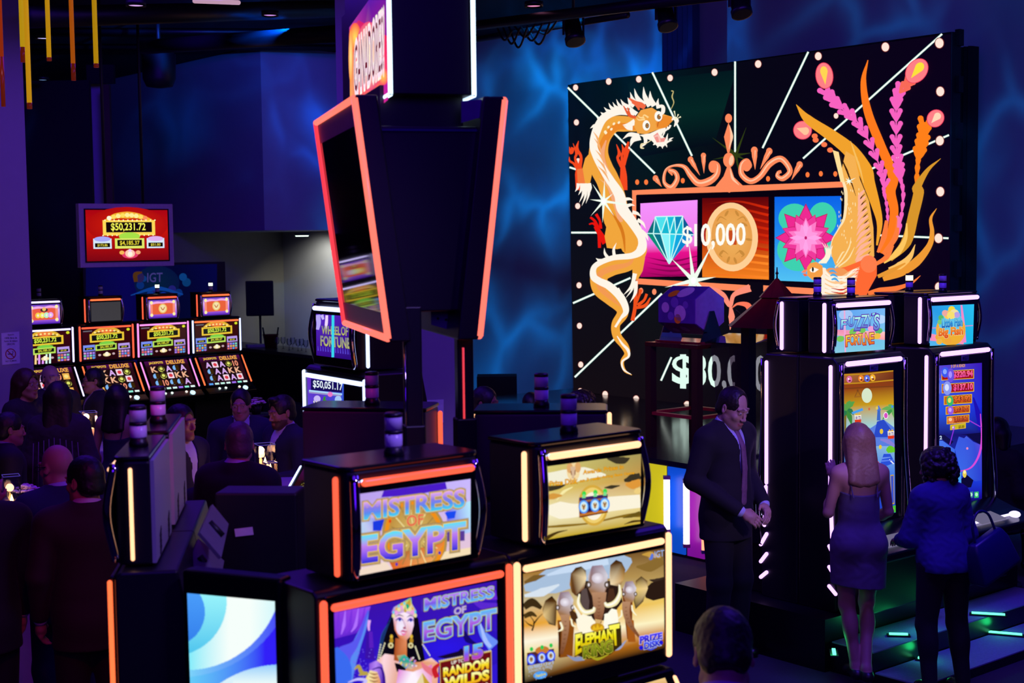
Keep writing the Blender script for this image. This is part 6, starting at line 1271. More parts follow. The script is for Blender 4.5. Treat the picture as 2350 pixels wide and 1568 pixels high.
def art_fish_main(A):
    q = sh(2100, 800, 3.735)
    A.clip = q([(192, 148), (573, 123), (573, 1320), (172, 1330)])
    A.put(q([(192, 148), (573, 123), (575, 500), (172, 520), (575, 740), (168, 740), (575, 1140), (170, 1160), (573, 1260), (172, 1290), (573, 1320), (172, 1330)]), [(0, 1, 2, 3), (3, 2, 4, 5), (5, 4, 6, 7), (7, 6, 8, 9), (9, 8, 10, 11)],
          [lin(c) for c in ('#5a48d8', '#3a18b8', '#1a28d8', '#2a58e8', '#120a70', '#1a1c78', '#1a3ad8', '#1a30d0', '#1a10a8', '#1a0c98', '#0c0a30', '#0c0a30')])
    A.stroke(q([(190, 250), (230, 300), (180, 420)]), [4, 12, 8], '#4a68f0', 5); A.stroke(q([(500, 420), (540, 560), (560, 700)]), [3, 12, 10], '#1c10b0', 5)
    A.put(q([(172, 790), (235, 790), (340, 865), (345, 1000), (400, 1090), (330, 1180), (172, 1130)]), [tuple(range(7))], [lin(c) for c in ('#4a80f0', '#4a78f0', '#3a68e8', '#2a60e0', '#2a50d8', '#2a48d0', '#2a58d8')]); A.put(q([(340, 865), (375, 755), (420, 770), (440, 750), (500, 800), (570, 830), (572, 1130), (520, 1140), (400, 1090)]), [tuple(range(9))], [lin(c) for c in ('#3a60e8', '#3a58e0', '#3a58e0', '#4a60e0', '#3a50d8', '#5a48d8', '#2a40d0', '#2a48d8', '#3a68e8')])
    A.put(q([(170, 740), (250, 740), (330, 800), (300, 830), (235, 780), (172, 790)]), [tuple(range(6))], '#101048'); A.put(q([(380, 740), (575, 720), (572, 830), (500, 790), (440, 740)]), [tuple(range(5))], '#0c0a40'); A.put(q([(395, 1120), (440, 1080), (500, 1130), (480, 1190), (390, 1200)]), [tuple(range(5))], '#0a0830')
    A.stroke(q([(560, 560), (572, 780), (545, 920), (480, 1020), (380, 1055)]), [2, 5, 5, 4, 1.5], '#d84ad8', 6); A.stroke(q([(355, 580), (330, 700), (297, 825)]), [3, 2.4, 2], '#8a30e0', 1); A.stroke(q([(415, 590), (575, 680)]), [3, 2], '#a038d8', 1)
    A.stroke(q([(380, 1060), (385, 1170)]), [8, 6], '#4aa0f0', 1); A.ell(*q([(424, 1075)])[0], 4.6, 9, '#e8d050', n=14); A.ell(*q([(424, 1060)])[0], 3, 4, '#fff0b0', n=10); A.ell(*q([(447, 857)])[0], 2.6, 3, '#f08ac0', n=8)
    rows = [(225, 505, 195, 275, '$320.94', '#a81408', '#e83a9c'), (228, 505, 305, 385, '$137.10', '#a81408', '#e83a9c'), (246, 487, 408, 485, '$43.92', '#c86808', '#c83a08'), (262, 470, 500, 568, '$23.70', '#c85a10', '#b82a10'), (270, 464, 583, 650, '$10.50', '#b84c18', '#a82a10'), (300, 434, 655, 700, '$5.00', '#c8b818', '#7a6008')]
    A.text('5 OF A KIND!', q([(308, 140), (428, 134), (428, 158), (308, 165)]), '#e0a028', bold=.03)
    for k, (x0, x1, y0, y1, t, c, tc) in enumerate(rows):
        A.poly(q([(x0, y0), (x1, y0 - 18), (x1, y1 - 16), (x0, y1)]), '#e8b828'); A.poly(q([(x0 + 6, y0 + 6), (x1 - 6, y0 - 11), (x1 - 6, y1 - 22), (x0 + 6, y1 - 6)]), c)
        if k < 5: gtext(A, t, q([(x0 + .37 * (x1 - x0), y0 + 4), (x1 - 12, y0 - 6), (x1 - 12, y1 - 30), (x0 + .37 * (x1 - x0), y1 - 18)]), [(0, tc), (1, '#ff6a8c' if k < 2 else '#f08030')], [(.07, '#4a0408')], .03)
        else: A.text(t, q([(372, 662), (420, 658), (420, 684), (372, 689)]), '#6a4c08', bold=.03)
    for x, y, rx, ry, c, c2 in ((258, 205, 9, 12, '#3a58f0', '#8aa8ff'), (305, 230, 8, 16, '#6a50e0', '#a890ff'), (275, 340, 10, 16, '#8a98f0', '#d8e0ff'), (298, 450, 8, 12, '#38b868', '#e8e060'), (303, 532, 7, 10, '#9a5ae0', '#d0a8f8'), (305, 615, 8, 8, '#e07838', '#f8c8a0'), (328, 682, 3.4, 4.6, '#b070d8', '#f0d8ff')): A.ell(*q([(x, y)])[0], rx, ry, c, n=18); A.ell(*q([(x - 4, y - 6)])[0], rx * .5, ry * .5, c2, n=12)
    for x, c in ((478, '#3a7890'), (525, '#30c060')): A.poly(q([(x - 18, 1230), (x + 18, 1226), (x + 18, 1278), (x - 18, 1282)]), c); A.ell(*q([(x, 1252)])[0], 3.4, 4.4, '#b0f0d0', n=10)
    A.text('BET', q([(415, 1240), (442, 1237), (442, 1256), (415, 1260)]), '#f0d8a0', bold=.03); A.text('60', q([(422, 1268), (438, 1266), (438, 1284), (422, 1286)]), '#f0f0f0', bold=.03); A.text('x 2', q([(175, 755), (228, 748), (228, 778), (175, 785)]), '#c8e0f8', bold=.03)


FU = Vector((2.12, 9.30, 0.35)) + UX * 0.375
CG = None
lm = emi('lit peach signal', '#ffd8a0', 3)
curve_machine(FU, GRID, 'tall slot machine with palms and a castle on screen, before the bare-backed woman', CG, art_fuzzy_top, art_fuzzy_main)
curve_machine(FU + UX * 1.075, GRID, 'tall slot machine with a blue undersea prize list, before the woman in the blue sweater', CG, art_fish_top, art_fish_main)
curve_machine(FU + VX * 0.605, GRID + 180, 'tall slot machine turned away, back to back with the palm and castle machine', CG, cs=VIOLETW, cend=VIOLETW)
curve_machine(FU + UX * 1.075 + VX * 0.605, GRID + 180, 'tall slot machine turned away, with a lit signal, behind the undersea machine', CG, lit=lm, cs=VIOLETW, cend=VIOLETW)


# ------------------------------------------------------------------ double-sided sign tower
TW = empty('sign_tower', (-0.27, 4.96, 0), 15, 'tall two-sided sign tower with red-edged black screens over the middle machines', 'sign')
TM = TW.matrix_world
def pixfn_x(M, x, k=0.0, z0=0.0):
    """photo pixel -> point on the plane local-x = x + k*(z - z0)"""
    Mi = M.inverted(); o = Mi @ Vector(CAM)
    def f(px, py):
        d = Mi.to_3x3() @ Vector(ray(px, py)); t = (x + k * (o.z - z0) - o.x) / (d.x - k * d.z); return o + d * t
    return f
TRED = emi('tower edge light', '#f03a48', 1.3); TPINK = emi('tower edge light pale', '#ff7060', 1.5); BAND = mat('lilac panel band', '#8a6a9a', 0.35)
GLASSB = mat('black screen glass', '#030305', 0.04, spec=0.6, noise=0.0)
zt, zb, xt, xb, dp = 3.35, 2.50, 0.262, 0.158, 1.05
for s in (-1, 1):
    def Pt(z, y, inn=0.0, out=0.0): t = (z - zb) / (zt - zb); return Vector((s * (lerp(xb, xt, t) - inn + out), y, z))
    th = 0.075
    v = [Pt(zt, 0), Pt(zt, dp), Pt(zb, dp), Pt(zb, 0)] + [Pt(zt, 0, th), Pt(zt, dp, th), Pt(zb, dp, th), Pt(zb, 0, th)]
    ph = MB().add(v, [(0, 1, 2, 3), (7, 6, 5, 4), (0, 4, 5, 1), (1, 5, 6, 2), (2, 6, 7, 3), (3, 7, 4, 0)]).build('screen_panel', SATIN, TW, 0.006)
    def quad(z1, z0, y0, y1, out): return [Pt(z1, y0, 0, out), Pt(z1, y1, 0, out), Pt(z0, y1, 0, out), Pt(z0, y0, 0, out)]
    MB().add(quad(zt - 0.03, zb + 0.03, 0.03, dp - 0.03, 0.002), [(0, 1, 2, 3)]).build('panel_band', BAND, ph)
    MB().add(quad(zt - 0.10, zb + 0.10, 0.055, dp - 0.055, 0.004), [(0, 1, 2, 3)]).build('screen', GLASSB, ph)
    for nm, a, b, m in (('top', Pt(zt - .012, .012, 0, .004), Pt(zt - .012, dp - .012, 0, .004), TPINK), ('bottom', Pt(zb + .012, .012, 0, .004), Pt(zb + .012, dp - .012, 0, .004), TPINK), ('near', Pt(zt - .012, .006, 0, .004), Pt(zb + .012, .006, 0, .004), TPINK), ('far', Pt(zt - .012, dp - .01, 0, .004), Pt(zb + .012, dp - .01, 0, .004), TRED)):
        MB().tube([a, b], 0.0125, 10).build('edge_light', m, ph)
def taper(w1, w0, z1, z0, y0, y1): return [Vector((sx * w, y, z)) for z, w in ((z1, w1), (z0, w0)) for sx, y in ((-1, y0), (1, y0), (1, y1), (-1, y1))]
BOXF = [(0, 1, 2, 3), (7, 6, 5, 4), (0, 4, 5, 1), (1, 5, 6, 2), (2, 6, 7, 3), (3, 7, 4, 0)]
MB().add(taper(0.19, 0.115, 3.25, 2.60, 0.06, 0.98), BOXF).build('core', SATIN, TW, 0.006)
MB().add(taper(0.15, 0.15, 3.40, 3.2, 0.16, 0.9), BOXF).build('neck', SATIN, TW)
ub = MB().box((0.018, 0.60, 3.62), (0.28, 1.07, 0.52)).build('upper_sign', SATIN, TW, 0.004)
CYW = emi('cyan white edge', '#c8e4ff', 2.4)
for s in (-1, 1):
    xs_ = 0.018 + s * 0.147
    MB().box((xs_, 0.60, 3.57), (0.012, 1.09, 0.43)).build('sign_face', SATIN, ub)
    MB().tube([(xs_ + s * .002, 0.055, 3.36), (xs_ + s * .002, 0.055, 3.79)], 0.0085, 8).build('edge_light', CYW, ub); MB().tube([(xs_ + s * .002, 0.055, 3.358), (xs_ + s * .002, 1.13, 3.358)], 0.0085, 8).build('edge_light', CYW, ub)
A = Art(pixfn_x(TM, -0.1360), (-1, 0, 0)); q = sh(780, 0, 6.03)
A.put(q([(130, 380), (400, 0), (655, -360), (660, 0), (668, 1380), (560, 1470), (300, 1290), (150, 1400)]), [(0, 1, 3, 4, 5, 6, 7)[0:7], ], [lin(c) for c in ('#c83aa8', '#5a1aa0', '#4a10a0', '#7a1890', '#d018a0', '#e82a90', '#ff7a58', '#ff3a58')])
A.put(q([(132, 420), (260, 280), (640, -200), (655, 500), (665, 1000), (640, 1130), (250, 1380), (140, 1420)]), [(0, 1, 3, 4, 5, 6, 7)], [lin(c) for c in ('#ff5a3a', '#d8206a', '#6a0c50', '#f01a5a', '#ff3a6a', '#ff7a48', '#ff6a6a', '#ffb060')])
A.ell(*q([(210, 520)])[0], 14, 34, '#ffe060', n=24, edge='#ff5a48'); A.ell(*q([(150, 780)])[0], 5, 60, '#fff098', n=20, edge='#ff9a48'); A.ell(*q([(600, 1060)])[0], 12, 20, '#ffd048', n=18, edge='#ff4a60'); A.ell(*q([(400, 780)])[0], 32, 80, '#fff4c8', n=24, edge='#f04878')
A.text('GANADORES!', q([(200, 640), (610, 180), (610, 960), (200, 1290)]), '#6a0820', [(0.10, '#fff4e8'), (0.06, '#ffe0f0')], bold=-0.005)
A.build('sign_lettering', SCREEN, ub)
# posts, brackets
for x, y, r in ((-0.067, 0.07, 0.030), (0.15, 0.20, 0.030)):
    po = MB().box((x, y, 1.31), (r * 2, r * 2, 2.62)).build('post', SATIN, TW, 0.006); MB().box((x, y, 1.1), (r * 2.5, r * 2.5, 2.2)).build('post_sleeve', SATIN, po, 0.006)
MB().tube([(0.14, 0.166, 2.2), (0.14, 0.166, 2.46)], 0.004, 8).build('post_light', emi('post red line', '#e03a48', 1.2), TW)
MB().tube([(-0.098, 0.045, 2.0), (-0.098, 0.045, 2.5)], 0.004, 8).build('post_trim', CHROME, TW)
BRK = mat('violet steel bracket', '#6a5a90', 0.4, 0.3)
b = MB().prism([(0.03, 2.60), (0.155, 2.60), (0.155, 2.505), (0.03, 2.545)], 0.2, 0.212, 'y')
br = b.build('bracket', BRK, TW)
b = MB()
for k in range(3): b.ball((0.055 + 0.03 * k, 0.198, 2.567 - 0.006 * k), 0.005, 8)
b.build('bolt_row', MATTE, br)
b = MB().prism([(0.115, 3.335), (0.22, 3.345), (0.22, 3.29), (0.115, 3.26)], 0.03, 0.042, 'y').build('bracket', BRK, TW)
MB().box((0, 0.05, 3.235), (0.36, 0.006, 0.008)).build('core_seam', mat('blue seam', '#2a2070', 0.4), TW)


# ------------------------------------------------------------------ hanging jackpot screen and banner
T0 = at(180, 467, 14.6); e = empty('jackpot_screen', T0, GRID - 3, 'hanging grey-framed jackpot screen showing $50,231.72 above the far machines', 'TV')
f_ = pixfn(e.matrix_world, 0.0); g = lambda x, y: f_(x, y)
TRp, BRp, BLp = g(396, 463), g(401, 603), g(185, 615)
wd, ht = TRp.x, -BLp.z
MB().box((wd / 2, 0.045, -ht / 2), (wd, 0.09, ht)).build('frame', mat('lilac grey frame', '#a898b0', 0.4), e, 0.006)
MB().box((wd / 2, -0.002, -ht / 2), (wd * .9, 0.012, ht * .84)).build('bezel', GLOSS, e)
A = Art(rectfn(wd * .065, wd * .935, -ht * .90, -ht * .10, -0.010), (0, -1, 0))
A.grad((0, 0), (1, 0), (1, 1), (0, 1), [(0, '#a80410'), (.4, '#c81208'), (1, '#7a0410')]); A.ell(.5, .3, .5, .36, '#d82008', n=24, edge='#b00c0c')
A.poly([(.2, .2), (.84, .2), (.84, .5), (.2, .5)], '#ffd858'); A.poly([(.24, .24), (.8, .24), (.8, .44), (.24, .44)], '#140608'); A.text('$50,231.72', [(.3, .26), (.72, .26), (.72, .42), (.3, .42)], '#f4f458', bold=.02)
A.stroke([(.24, .2), (.36, .12), (.5, .1), (.64, .12), (.8, .2)], [.03, .1, .14, .1, .03], '#f8b030', 5)
for k in range(9): A.ell(.28 + .055 * k, .16 - .06 * math.sin(k * .39), .03, .045, random.choice(['#fff098', '#ffe060', '#ff9058', '#fff8d8']), n=10)
for k in range(24): A.ell(.2 + .64 * k / 23, .2 if k % 2 else .5, .01, .014, '#ffffc8', n=6)
A.ell(.52, .52, .13, .08, '#a8e048'); A.poly([(.34, .56), (.7, .56), (.7, .76), (.34, .76)], '#e0e868'); A.poly([(.37, .59), (.67, .59), (.67, .71), (.37, .71)], '#140c08'); A.text('$4,185.37', [(.4, .61), (.64, .61), (.64, .7), (.4, .7)], '#e8d838', bold=.02)
for x0, c, t in ((.08, '#a8a8f8', '$173.86'), (.73, '#e0b0f0', '$51.00')): A.poly([(x0, .56), (x0 + .22, .56), (x0 + .22, .76), (x0, .76)], '#d8e8f8'); A.ell(x0 + .11, .57, .1, .05, c); A.poly([(x0 + .02, .65), (x0 + .2, .65), (x0 + .2, .73), (x0 + .02, .73)], '#141008'); A.text(t, [(x0 + .05, .665), (x0 + .17, .665), (x0 + .17, .72), (x0 + .05, .72)], '#e0d048', bold=.02)
A.ell(.52, .88, .1, .08, '#e83a6a'); A.ell(.52, .86, .06, .08, '#ffc8b0'); A.ell(.52, .87, .03, .05, '#fff4e0'); A.ell(.42, .84, .03, .04, '#f8b858'); A.ell(.62, .84, .03, .04, '#f8a878'); A.ell(.52, .8, .02, .03, '#f8c8f8')
A.build('display', SCREEN, e)
for x in (.3, .7): MB().tube([(wd * x, .06, 0), (wd * x, .06, 5.9 - T0.z)], .015).build('hanger', MATTE, e)
# blue banner with logo behind the far bank
p = at(195, 608, 20.3); e = empty('backdrop_banner', p, GRID - 12, 'dark blue backdrop banner with round logo and letters behind the far machines', 'banner')
f_ = pixfn(e.matrix_world, 0.0); w_ = f_(512, 600).x
MB().box((w_ / 2, 0.03, -p.z / 2 + 0.02), (w_ + 0.06, 0.05, p.z - 0.02)).build('frame', MATTE, e)
A = Art(pixfn(e.matrix_world, -0.002), (0, -1, 0)); c_ = [lin(c) for c in ('#040440', '#060450', '#02042c', '#040440', '#020830', '#020428', '#0a0440', '#040434')]
A.put([(197, 612), (290, 610), (400, 608), (498, 606), (498, 860), (400, 860), (290, 860), (197, 860)], [(0, 1, 6, 7), (1, 2, 5, 6), (2, 3, 4, 5)], c_)
A.ell(360, 650, 52, 40, '#031c38', n=28, edge='#04123c')
for x, y, r, c in ((322, 655, 9, '#06286c'), (356, 664, 8, '#1c1c6c'), (395, 664, 9, '#1c1c6c'), (428, 648, 10, '#063468'), (420, 636, 9, '#083a78'), (330, 640, 7, '#0a3070'), (410, 672, 9, '#06286c'), (345, 675, 8, '#0a3080'), (375, 680, 10, '#102a90')): A.ell(x, y, r, r, c, n=18)
A.stroke([(300, 678), (360, 662), (420, 676)], [2, 10, 3], '#0a3a8c', 6)
A.ell(320, 637, 11, 12, '#221a4c', n=22); A.stroke([(312, 647), (311, 630), (326, 625)], [9, 11, 3], '#4a2c10', 6)
A.text('IGT', [(338, 627), (373, 626), (373, 647), (338, 648)], '#3a3478', bold=.012)
A.build('print', vcmat('emissive print', 'emit', 1.0, 0.6, 0.1), e)  # banner print is emissive

# ------------------------------------------------------------------ no-smoking notices
NOTE = vcmat('printed notice', 'diffuse', 1, .6)
def nosmoke(A, x0, x1, y0, y1):
    cx, cy, r = (x0 + x1) / 2, (y0 + y1) / 2, min(x1 - x0, y1 - y0) * .42
    ring = [(cx + r * math.cos(t), cy + r * math.sin(t)) for t in np.linspace(0, 6.2832, 25)]
    A.poly([(cx - r * .6, cy - r * .06), (cx + r * .5, cy - r * .06), (cx + r * .5, cy + r * .12), (cx - r * .6, cy + r * .12)], '#181820'); A.stroke([(cx + .4 * r, cy - .15 * r), (cx + .5 * r, cy - .4 * r), (cx + .3 * r, cy - .5 * r)], [1, 2, 1], '#303038', 4)
    A.stroke(ring, r * .2, '#b01828', 1); A.line((cx - r * .66, cy - r * .66), (cx + r * .66, cy + r * .66), r * .2, '#b01828')
e = empty('no_smoking_notice', COLP, 25, 'white no-smoking notice with four lines of text on the left column', 'sign')
f_ = pixfn(e.matrix_world, -0.006); P = [f_(*q_) for q_ in ((3, 765), (44, 761), (46, 834), (5, 838))]
MB().add([v + Vector((0, o_, 0)) for o_ in (0.0, 0.005) for v in P], BOXF).build('card', mat('notice card', '#d8d4dc', .6), e)
A = Art(f_, (0, -1, 0)); A.k = 10
for k, t in enumerate(('Espacio', '100% libre de', 'humo de tabaco', 'GRACIAS')): w_ = (14, 28, 30, 18)[k]; A.text(t, [(25 - w_ / 2, 767 + 7 * k), (25 + w_ / 2, 766 + 7 * k), (25 + w_ / 2, 770.5 + 7 * k), (25 - w_ / 2, 771.5 + 7 * k)], '#24202c', bold=.02)
nosmoke(A, 10, 39, 799, 826); A.text('NO FUMAR', [(13, 828), (38, 826), (38, 829.5), (13, 831.5)], '#24202c', bold=.02); A.build('notice_print', NOTE, e)
e = empty('no_smoking_notice', (cx, 13.45, 0), 0, 'white no-smoking notice on the middle column, half behind the tower post', 'sign')
f_ = pixfn(e.matrix_world, -0.008); P = [f_(*q_) for q_ in ((955, 920), (1018, 917), (1018, 970), (955, 973))]
MB().add([v + Vector((0, o_, 0)) for o_ in (0.0, 0.006) for v in P], BOXF).build('card', mat('notice card', '#d8d4dc', .6), e)
A = Art(f_, (0, -1, 0)); A.k = 10; A.text('No fumar', [(958, 925), (1004, 922.5), (1004, 930.5), (958, 933)], '#24202c', bold=.02); nosmoke(A, 962, 1012, 930, 972); A.build('notice_print', NOTE, e)

# ------------------------------------------------------------------ speaker, bar, glasses
sp = at(595, 645, 24.2); e = empty('speaker', (sp.x, sp.y, 0), 12, 'black loudspeaker on a thin pole stand by the bar', 'speaker')
MB().box((0, 0, sp.z - .295), (.46, .3, .59)).build('box', MATTE, e, .015); MB().box((0, -.155, sp.z - .295), (.42, .012, .55)).build('grille', mat('speaker grille', '#141218', .8, bump=.4, nscale=200), e)
MB().tube([(0, 0, .5), (0, 0, sp.z - .59)], .02).build('pole', MATTE, e)
for k in range(3): MB().tube([(0, 0, .55), (.4 * math.cos(2.1 * k), .4 * math.sin(2.1 * k), .02)], .014).build('leg', MATTE, e)
b0, b1 = at(560, 800, 22.4), at(720, 828, 20.4); ctop = 1.22
q = [Vector((b0.x - 1.2, b0.y + 1.3, 0)), Vector((b1.x + .4, b1.y - .45, 0))]; dd = (q[1] - q[0]).normalized(); nn = Vector((-dd.y, dd.x, 0)); nn = nn if nn.y > 0 else -nn
e = empty('bar_counter', q[0], 0, 'dark bar counter with glasses on it, below the loudspeaker', 'bar')
b = [Vector((0, 0, 0)), q[1] - q[0], q[1] - q[0] + nn * .6, nn * .6]
MB().prism([(v.x, v.y) for v in b], 0, ctop - .05).build('front', mat('dark bar front', '#0c0b16', .5), e); b = [v - nn * .05 if k < 2 else v for k, v in enumerate(b)]
MB().prism([(v.x, v.y) for v in b], ctop - .05, ctop).build('top', mat('bar top', '#3a3440', .3), e)
GL = glass('clear glass', '#f0f0ff', .03, .1)
def onbar(px, back=.25):
    r = ray(px, 800); o = q[0] + nn * back
    t = (o.x * nn.x + o.y * nn.y) / (r[0] * nn.x + r[1] * nn.y); return Vector((r[0] * t, r[1] * t, ctop))
for k, (px, bk) in enumerate(((636, .2), (650, .3), (664, .2), (672, .35), (684, .22), (692, .3), (702, .2))):
    e = empty('wine_glass', onbar(px, bk), 0, 'clear glass standing on the dark bar counter', 'glass', 'glasses on the bar counter')
    MB().lathe([(.034, 0), (.006, .008), (.005, .07), (.03, .09), (.04, .13), (.034, .18)], n=14, caps=False).build('bowl', GL, e)
e = empty('ice_bucket', onbar(622, .25), 0, 'copper coloured ice bucket on the bar below the loudspeaker', 'bucket')
MB().lathe([(.09, 0), (.12, .2), (.13, .21), (.115, .2), (.085, .01)], n=20).build('pail', mat('reddish copper', '#7a3a2c', .35, .6), e)
for k in (-1, 1): MB().tube([(.1 * k, 0, .2), (.12 * k, 0, .32)], .012).build('bottle_neck', mat('dark green glass', '#14301c', .15), e)
e = empty('napkin_stack', onbar(588, .2), 20, 'low stack of white napkins at the left end of the bar', 'napkins'); MB().box((0, 0, .02), (.3, .2, .04)).build('napkin', mat('white paper', '#c8c8c8', .8), e, .005)

# ------------------------------------------------------------------ stage props
tc = at(1596, 800, 13.5); tz = 1.86
e = empty('display_table', (tc.x, tc.y, .85), GRID, 'tall dark open-frame table on the stage carrying the raffle drum', 'table')
WD = mat('dark red lacquer', '#2a1016', .35); hs = .30
MB().box((0, 0, tz - .85 - .02), (.68, .68, .04)).build('table_top', mat('glossy red black top', '#3a0c14', .12), e, .004)
for sx in (-1, 1):
    for sy in (-1, 1): MB().box((sx * hs, sy * hs, (tz - .89) / 2), (.075, .075, tz - .89)).build('leg', WD, e)
for k in range(4): MB().box((hs if k == 0 else -hs if k == 1 else 0, hs if k == 2 else -hs if k == 3 else 0, .33), (.05 if k < 2 else .56, .56 if k < 2 else .05, .03)).build('rail', mat('red rail', '#8a2030', .3), e)
e = empty('raffle_drum', (tc.x - .04, tc.y + .02, tz), GRID, 'six-sided violet raffle drum with gold bokeh print on the stage table', 'raffle drum')
hexa = [(.23 * math.cos(R_(60 * k + 30)), .23 * math.sin(R_(60 * k + 30)) + .30) for k in range(6)]
DR = MB().prism(hexa, -.24, .24, 'y').build('drum', mat('violet gloss panel', '#4a2c96', .15, nscale=8, noise=.4), e, .006)
MB().prism([(x * .97, .30 + (z - .30) * .97) for x, z in hexa], -.246, -.24, 'y').build('end_plate', mat('lilac acrylic', '#8a6cc0', .2), DR)
v = MB()
for (k, y, dz, r, mi) in ((2, -.05, .02, .075, 0), (2, .07, .05, .04, 1), (2, -.12, -.06, .035, 1), (2, .14, -.03, .05, 0), (2, .02, -.08, .05, 1), (1, -.03, .0, .09, 0), (1, .1, .03, .06, 2), (3, -.02, .0, .05, 1), (3, .12, .03, .04, 1), (2, -.02, .075, .045, 2)):
    a, b2 = Vector((hexa[k][0], 0, hexa[k][1])), Vector((hexa[(k + 1) % 6][0], 0, hexa[(k + 1) % 6][1])); m_ = (a + b2) / 2; t_ = (b2 - a).normalized(); n_ = Vector((m_.x, 0, m_.z - .3)).normalized()
    c = m_ + n_ * .0025 + t_ * dz; c.y = y
    v.add([c + t_ * (r * math.cos(w)) + Vector((0, r * math.sin(w), 0)) for w in (6.2832 * i / 18 for i in range(18))], [tuple(range(18))], mi)
v.build('bokeh_print', [mat('pale lilac print', '#b49ad8', .3), mat('violet print', '#6a4ab8', .3), mat('gold print', '#d8901c', .3)], DR)
for s in (-1, 1): MB().prism([(-.16, 0), (.16, 0), (.03, .30), (-.03, .30)], s * .262, s * .272, 'y').build('stand_plate', glass('acrylic', '#e8e0ff', .05, .12), e)
MB().box((0, 0, .008), (.4, .56, .014)).build('stand_base', mat('red acrylic base', '#6a1422', .12), e)
lc = at(1702, 1065, 12.95); e = empty('lectern', (lc.x, lc.y, .85), GRID - 80, 'clear acrylic lectern standing behind the man in the dark suit', 'lectern')
ACR = glass('smoky acrylic', '#d8ccd8', .2, .16)
MB().prism([(-.10, .02), (.10, .02), (.22, 1.05), (-.22, 1.05)], -.18, -.17, 'y').build('front_plate', ACR, e); MB().prism([(-.10, .02), (.10, .02), (.22, 1.05), (-.22, 1.05)], .12, .13, 'y').build('rear_plate', ACR, e)
MB().box((0, -.02, 1.07), (.5, .42, .012), rot=Matrix.Rotation(.14, 3, 'X')).build('reading_shelf', glass('lectern shelf', '#d8b0b8', .05, .3), e); MB().box((0, 0, .012), (.34, .42, .024)).build('base', ACR, e)
MB().tube([tuple(q_) for q_ in crom([(.02, 0, 1.08), (.05, -.03, 1.24), (.0, -.1, 1.34)], 6)], .006).build('microphone_stem', MATTE, e)
# red pagoda-roofed booth
pc_ = at(1783, 745, 11.4); e = empty('pagoda_booth', (pc_.x, pc_.y, 0), GRID, 'small booth with a dark red two-tier pointed roof on black posts, behind the curved machines', 'booth')
RR = mat('dark red roof', '#5a0c0c', .4, noise=.3, nscale=14); ez = pc_.z
def pyr(b, z0, r0, z1, r1, n=8): b.loft([[Vector((r0 * math.cos(6.2832 * (i + .5) / n), r0 * math.sin(6.2832 * (i + .5) / n), z0)) for i in range(n)], [Vector((r1 * math.cos(6.2832 * (i + .5) / n), r1 * math.sin(6.2832 * (i + .5) / n), z1)) for i in range(n)]], 0, False)
b = MB(); pyr(b, ez - .01, .41, ez + .24, .10); pyr(b, ez + .22, .15, ez + .37, .012); b.build('roof', RR, e)
MB().lathe([(.008, ez + .36), (.006, ez + .40), (.014, ez + .41), (.006, ez + .425), (.004, ez + .46)], n=10).build('finial', MATTE, e)
for sx in (-1, 1):
    for sy in (-1, 1): MB().box((sx * .16, sy * .16, (ez) / 2), (.085, .085, ez)).build('post', SATIN, e)


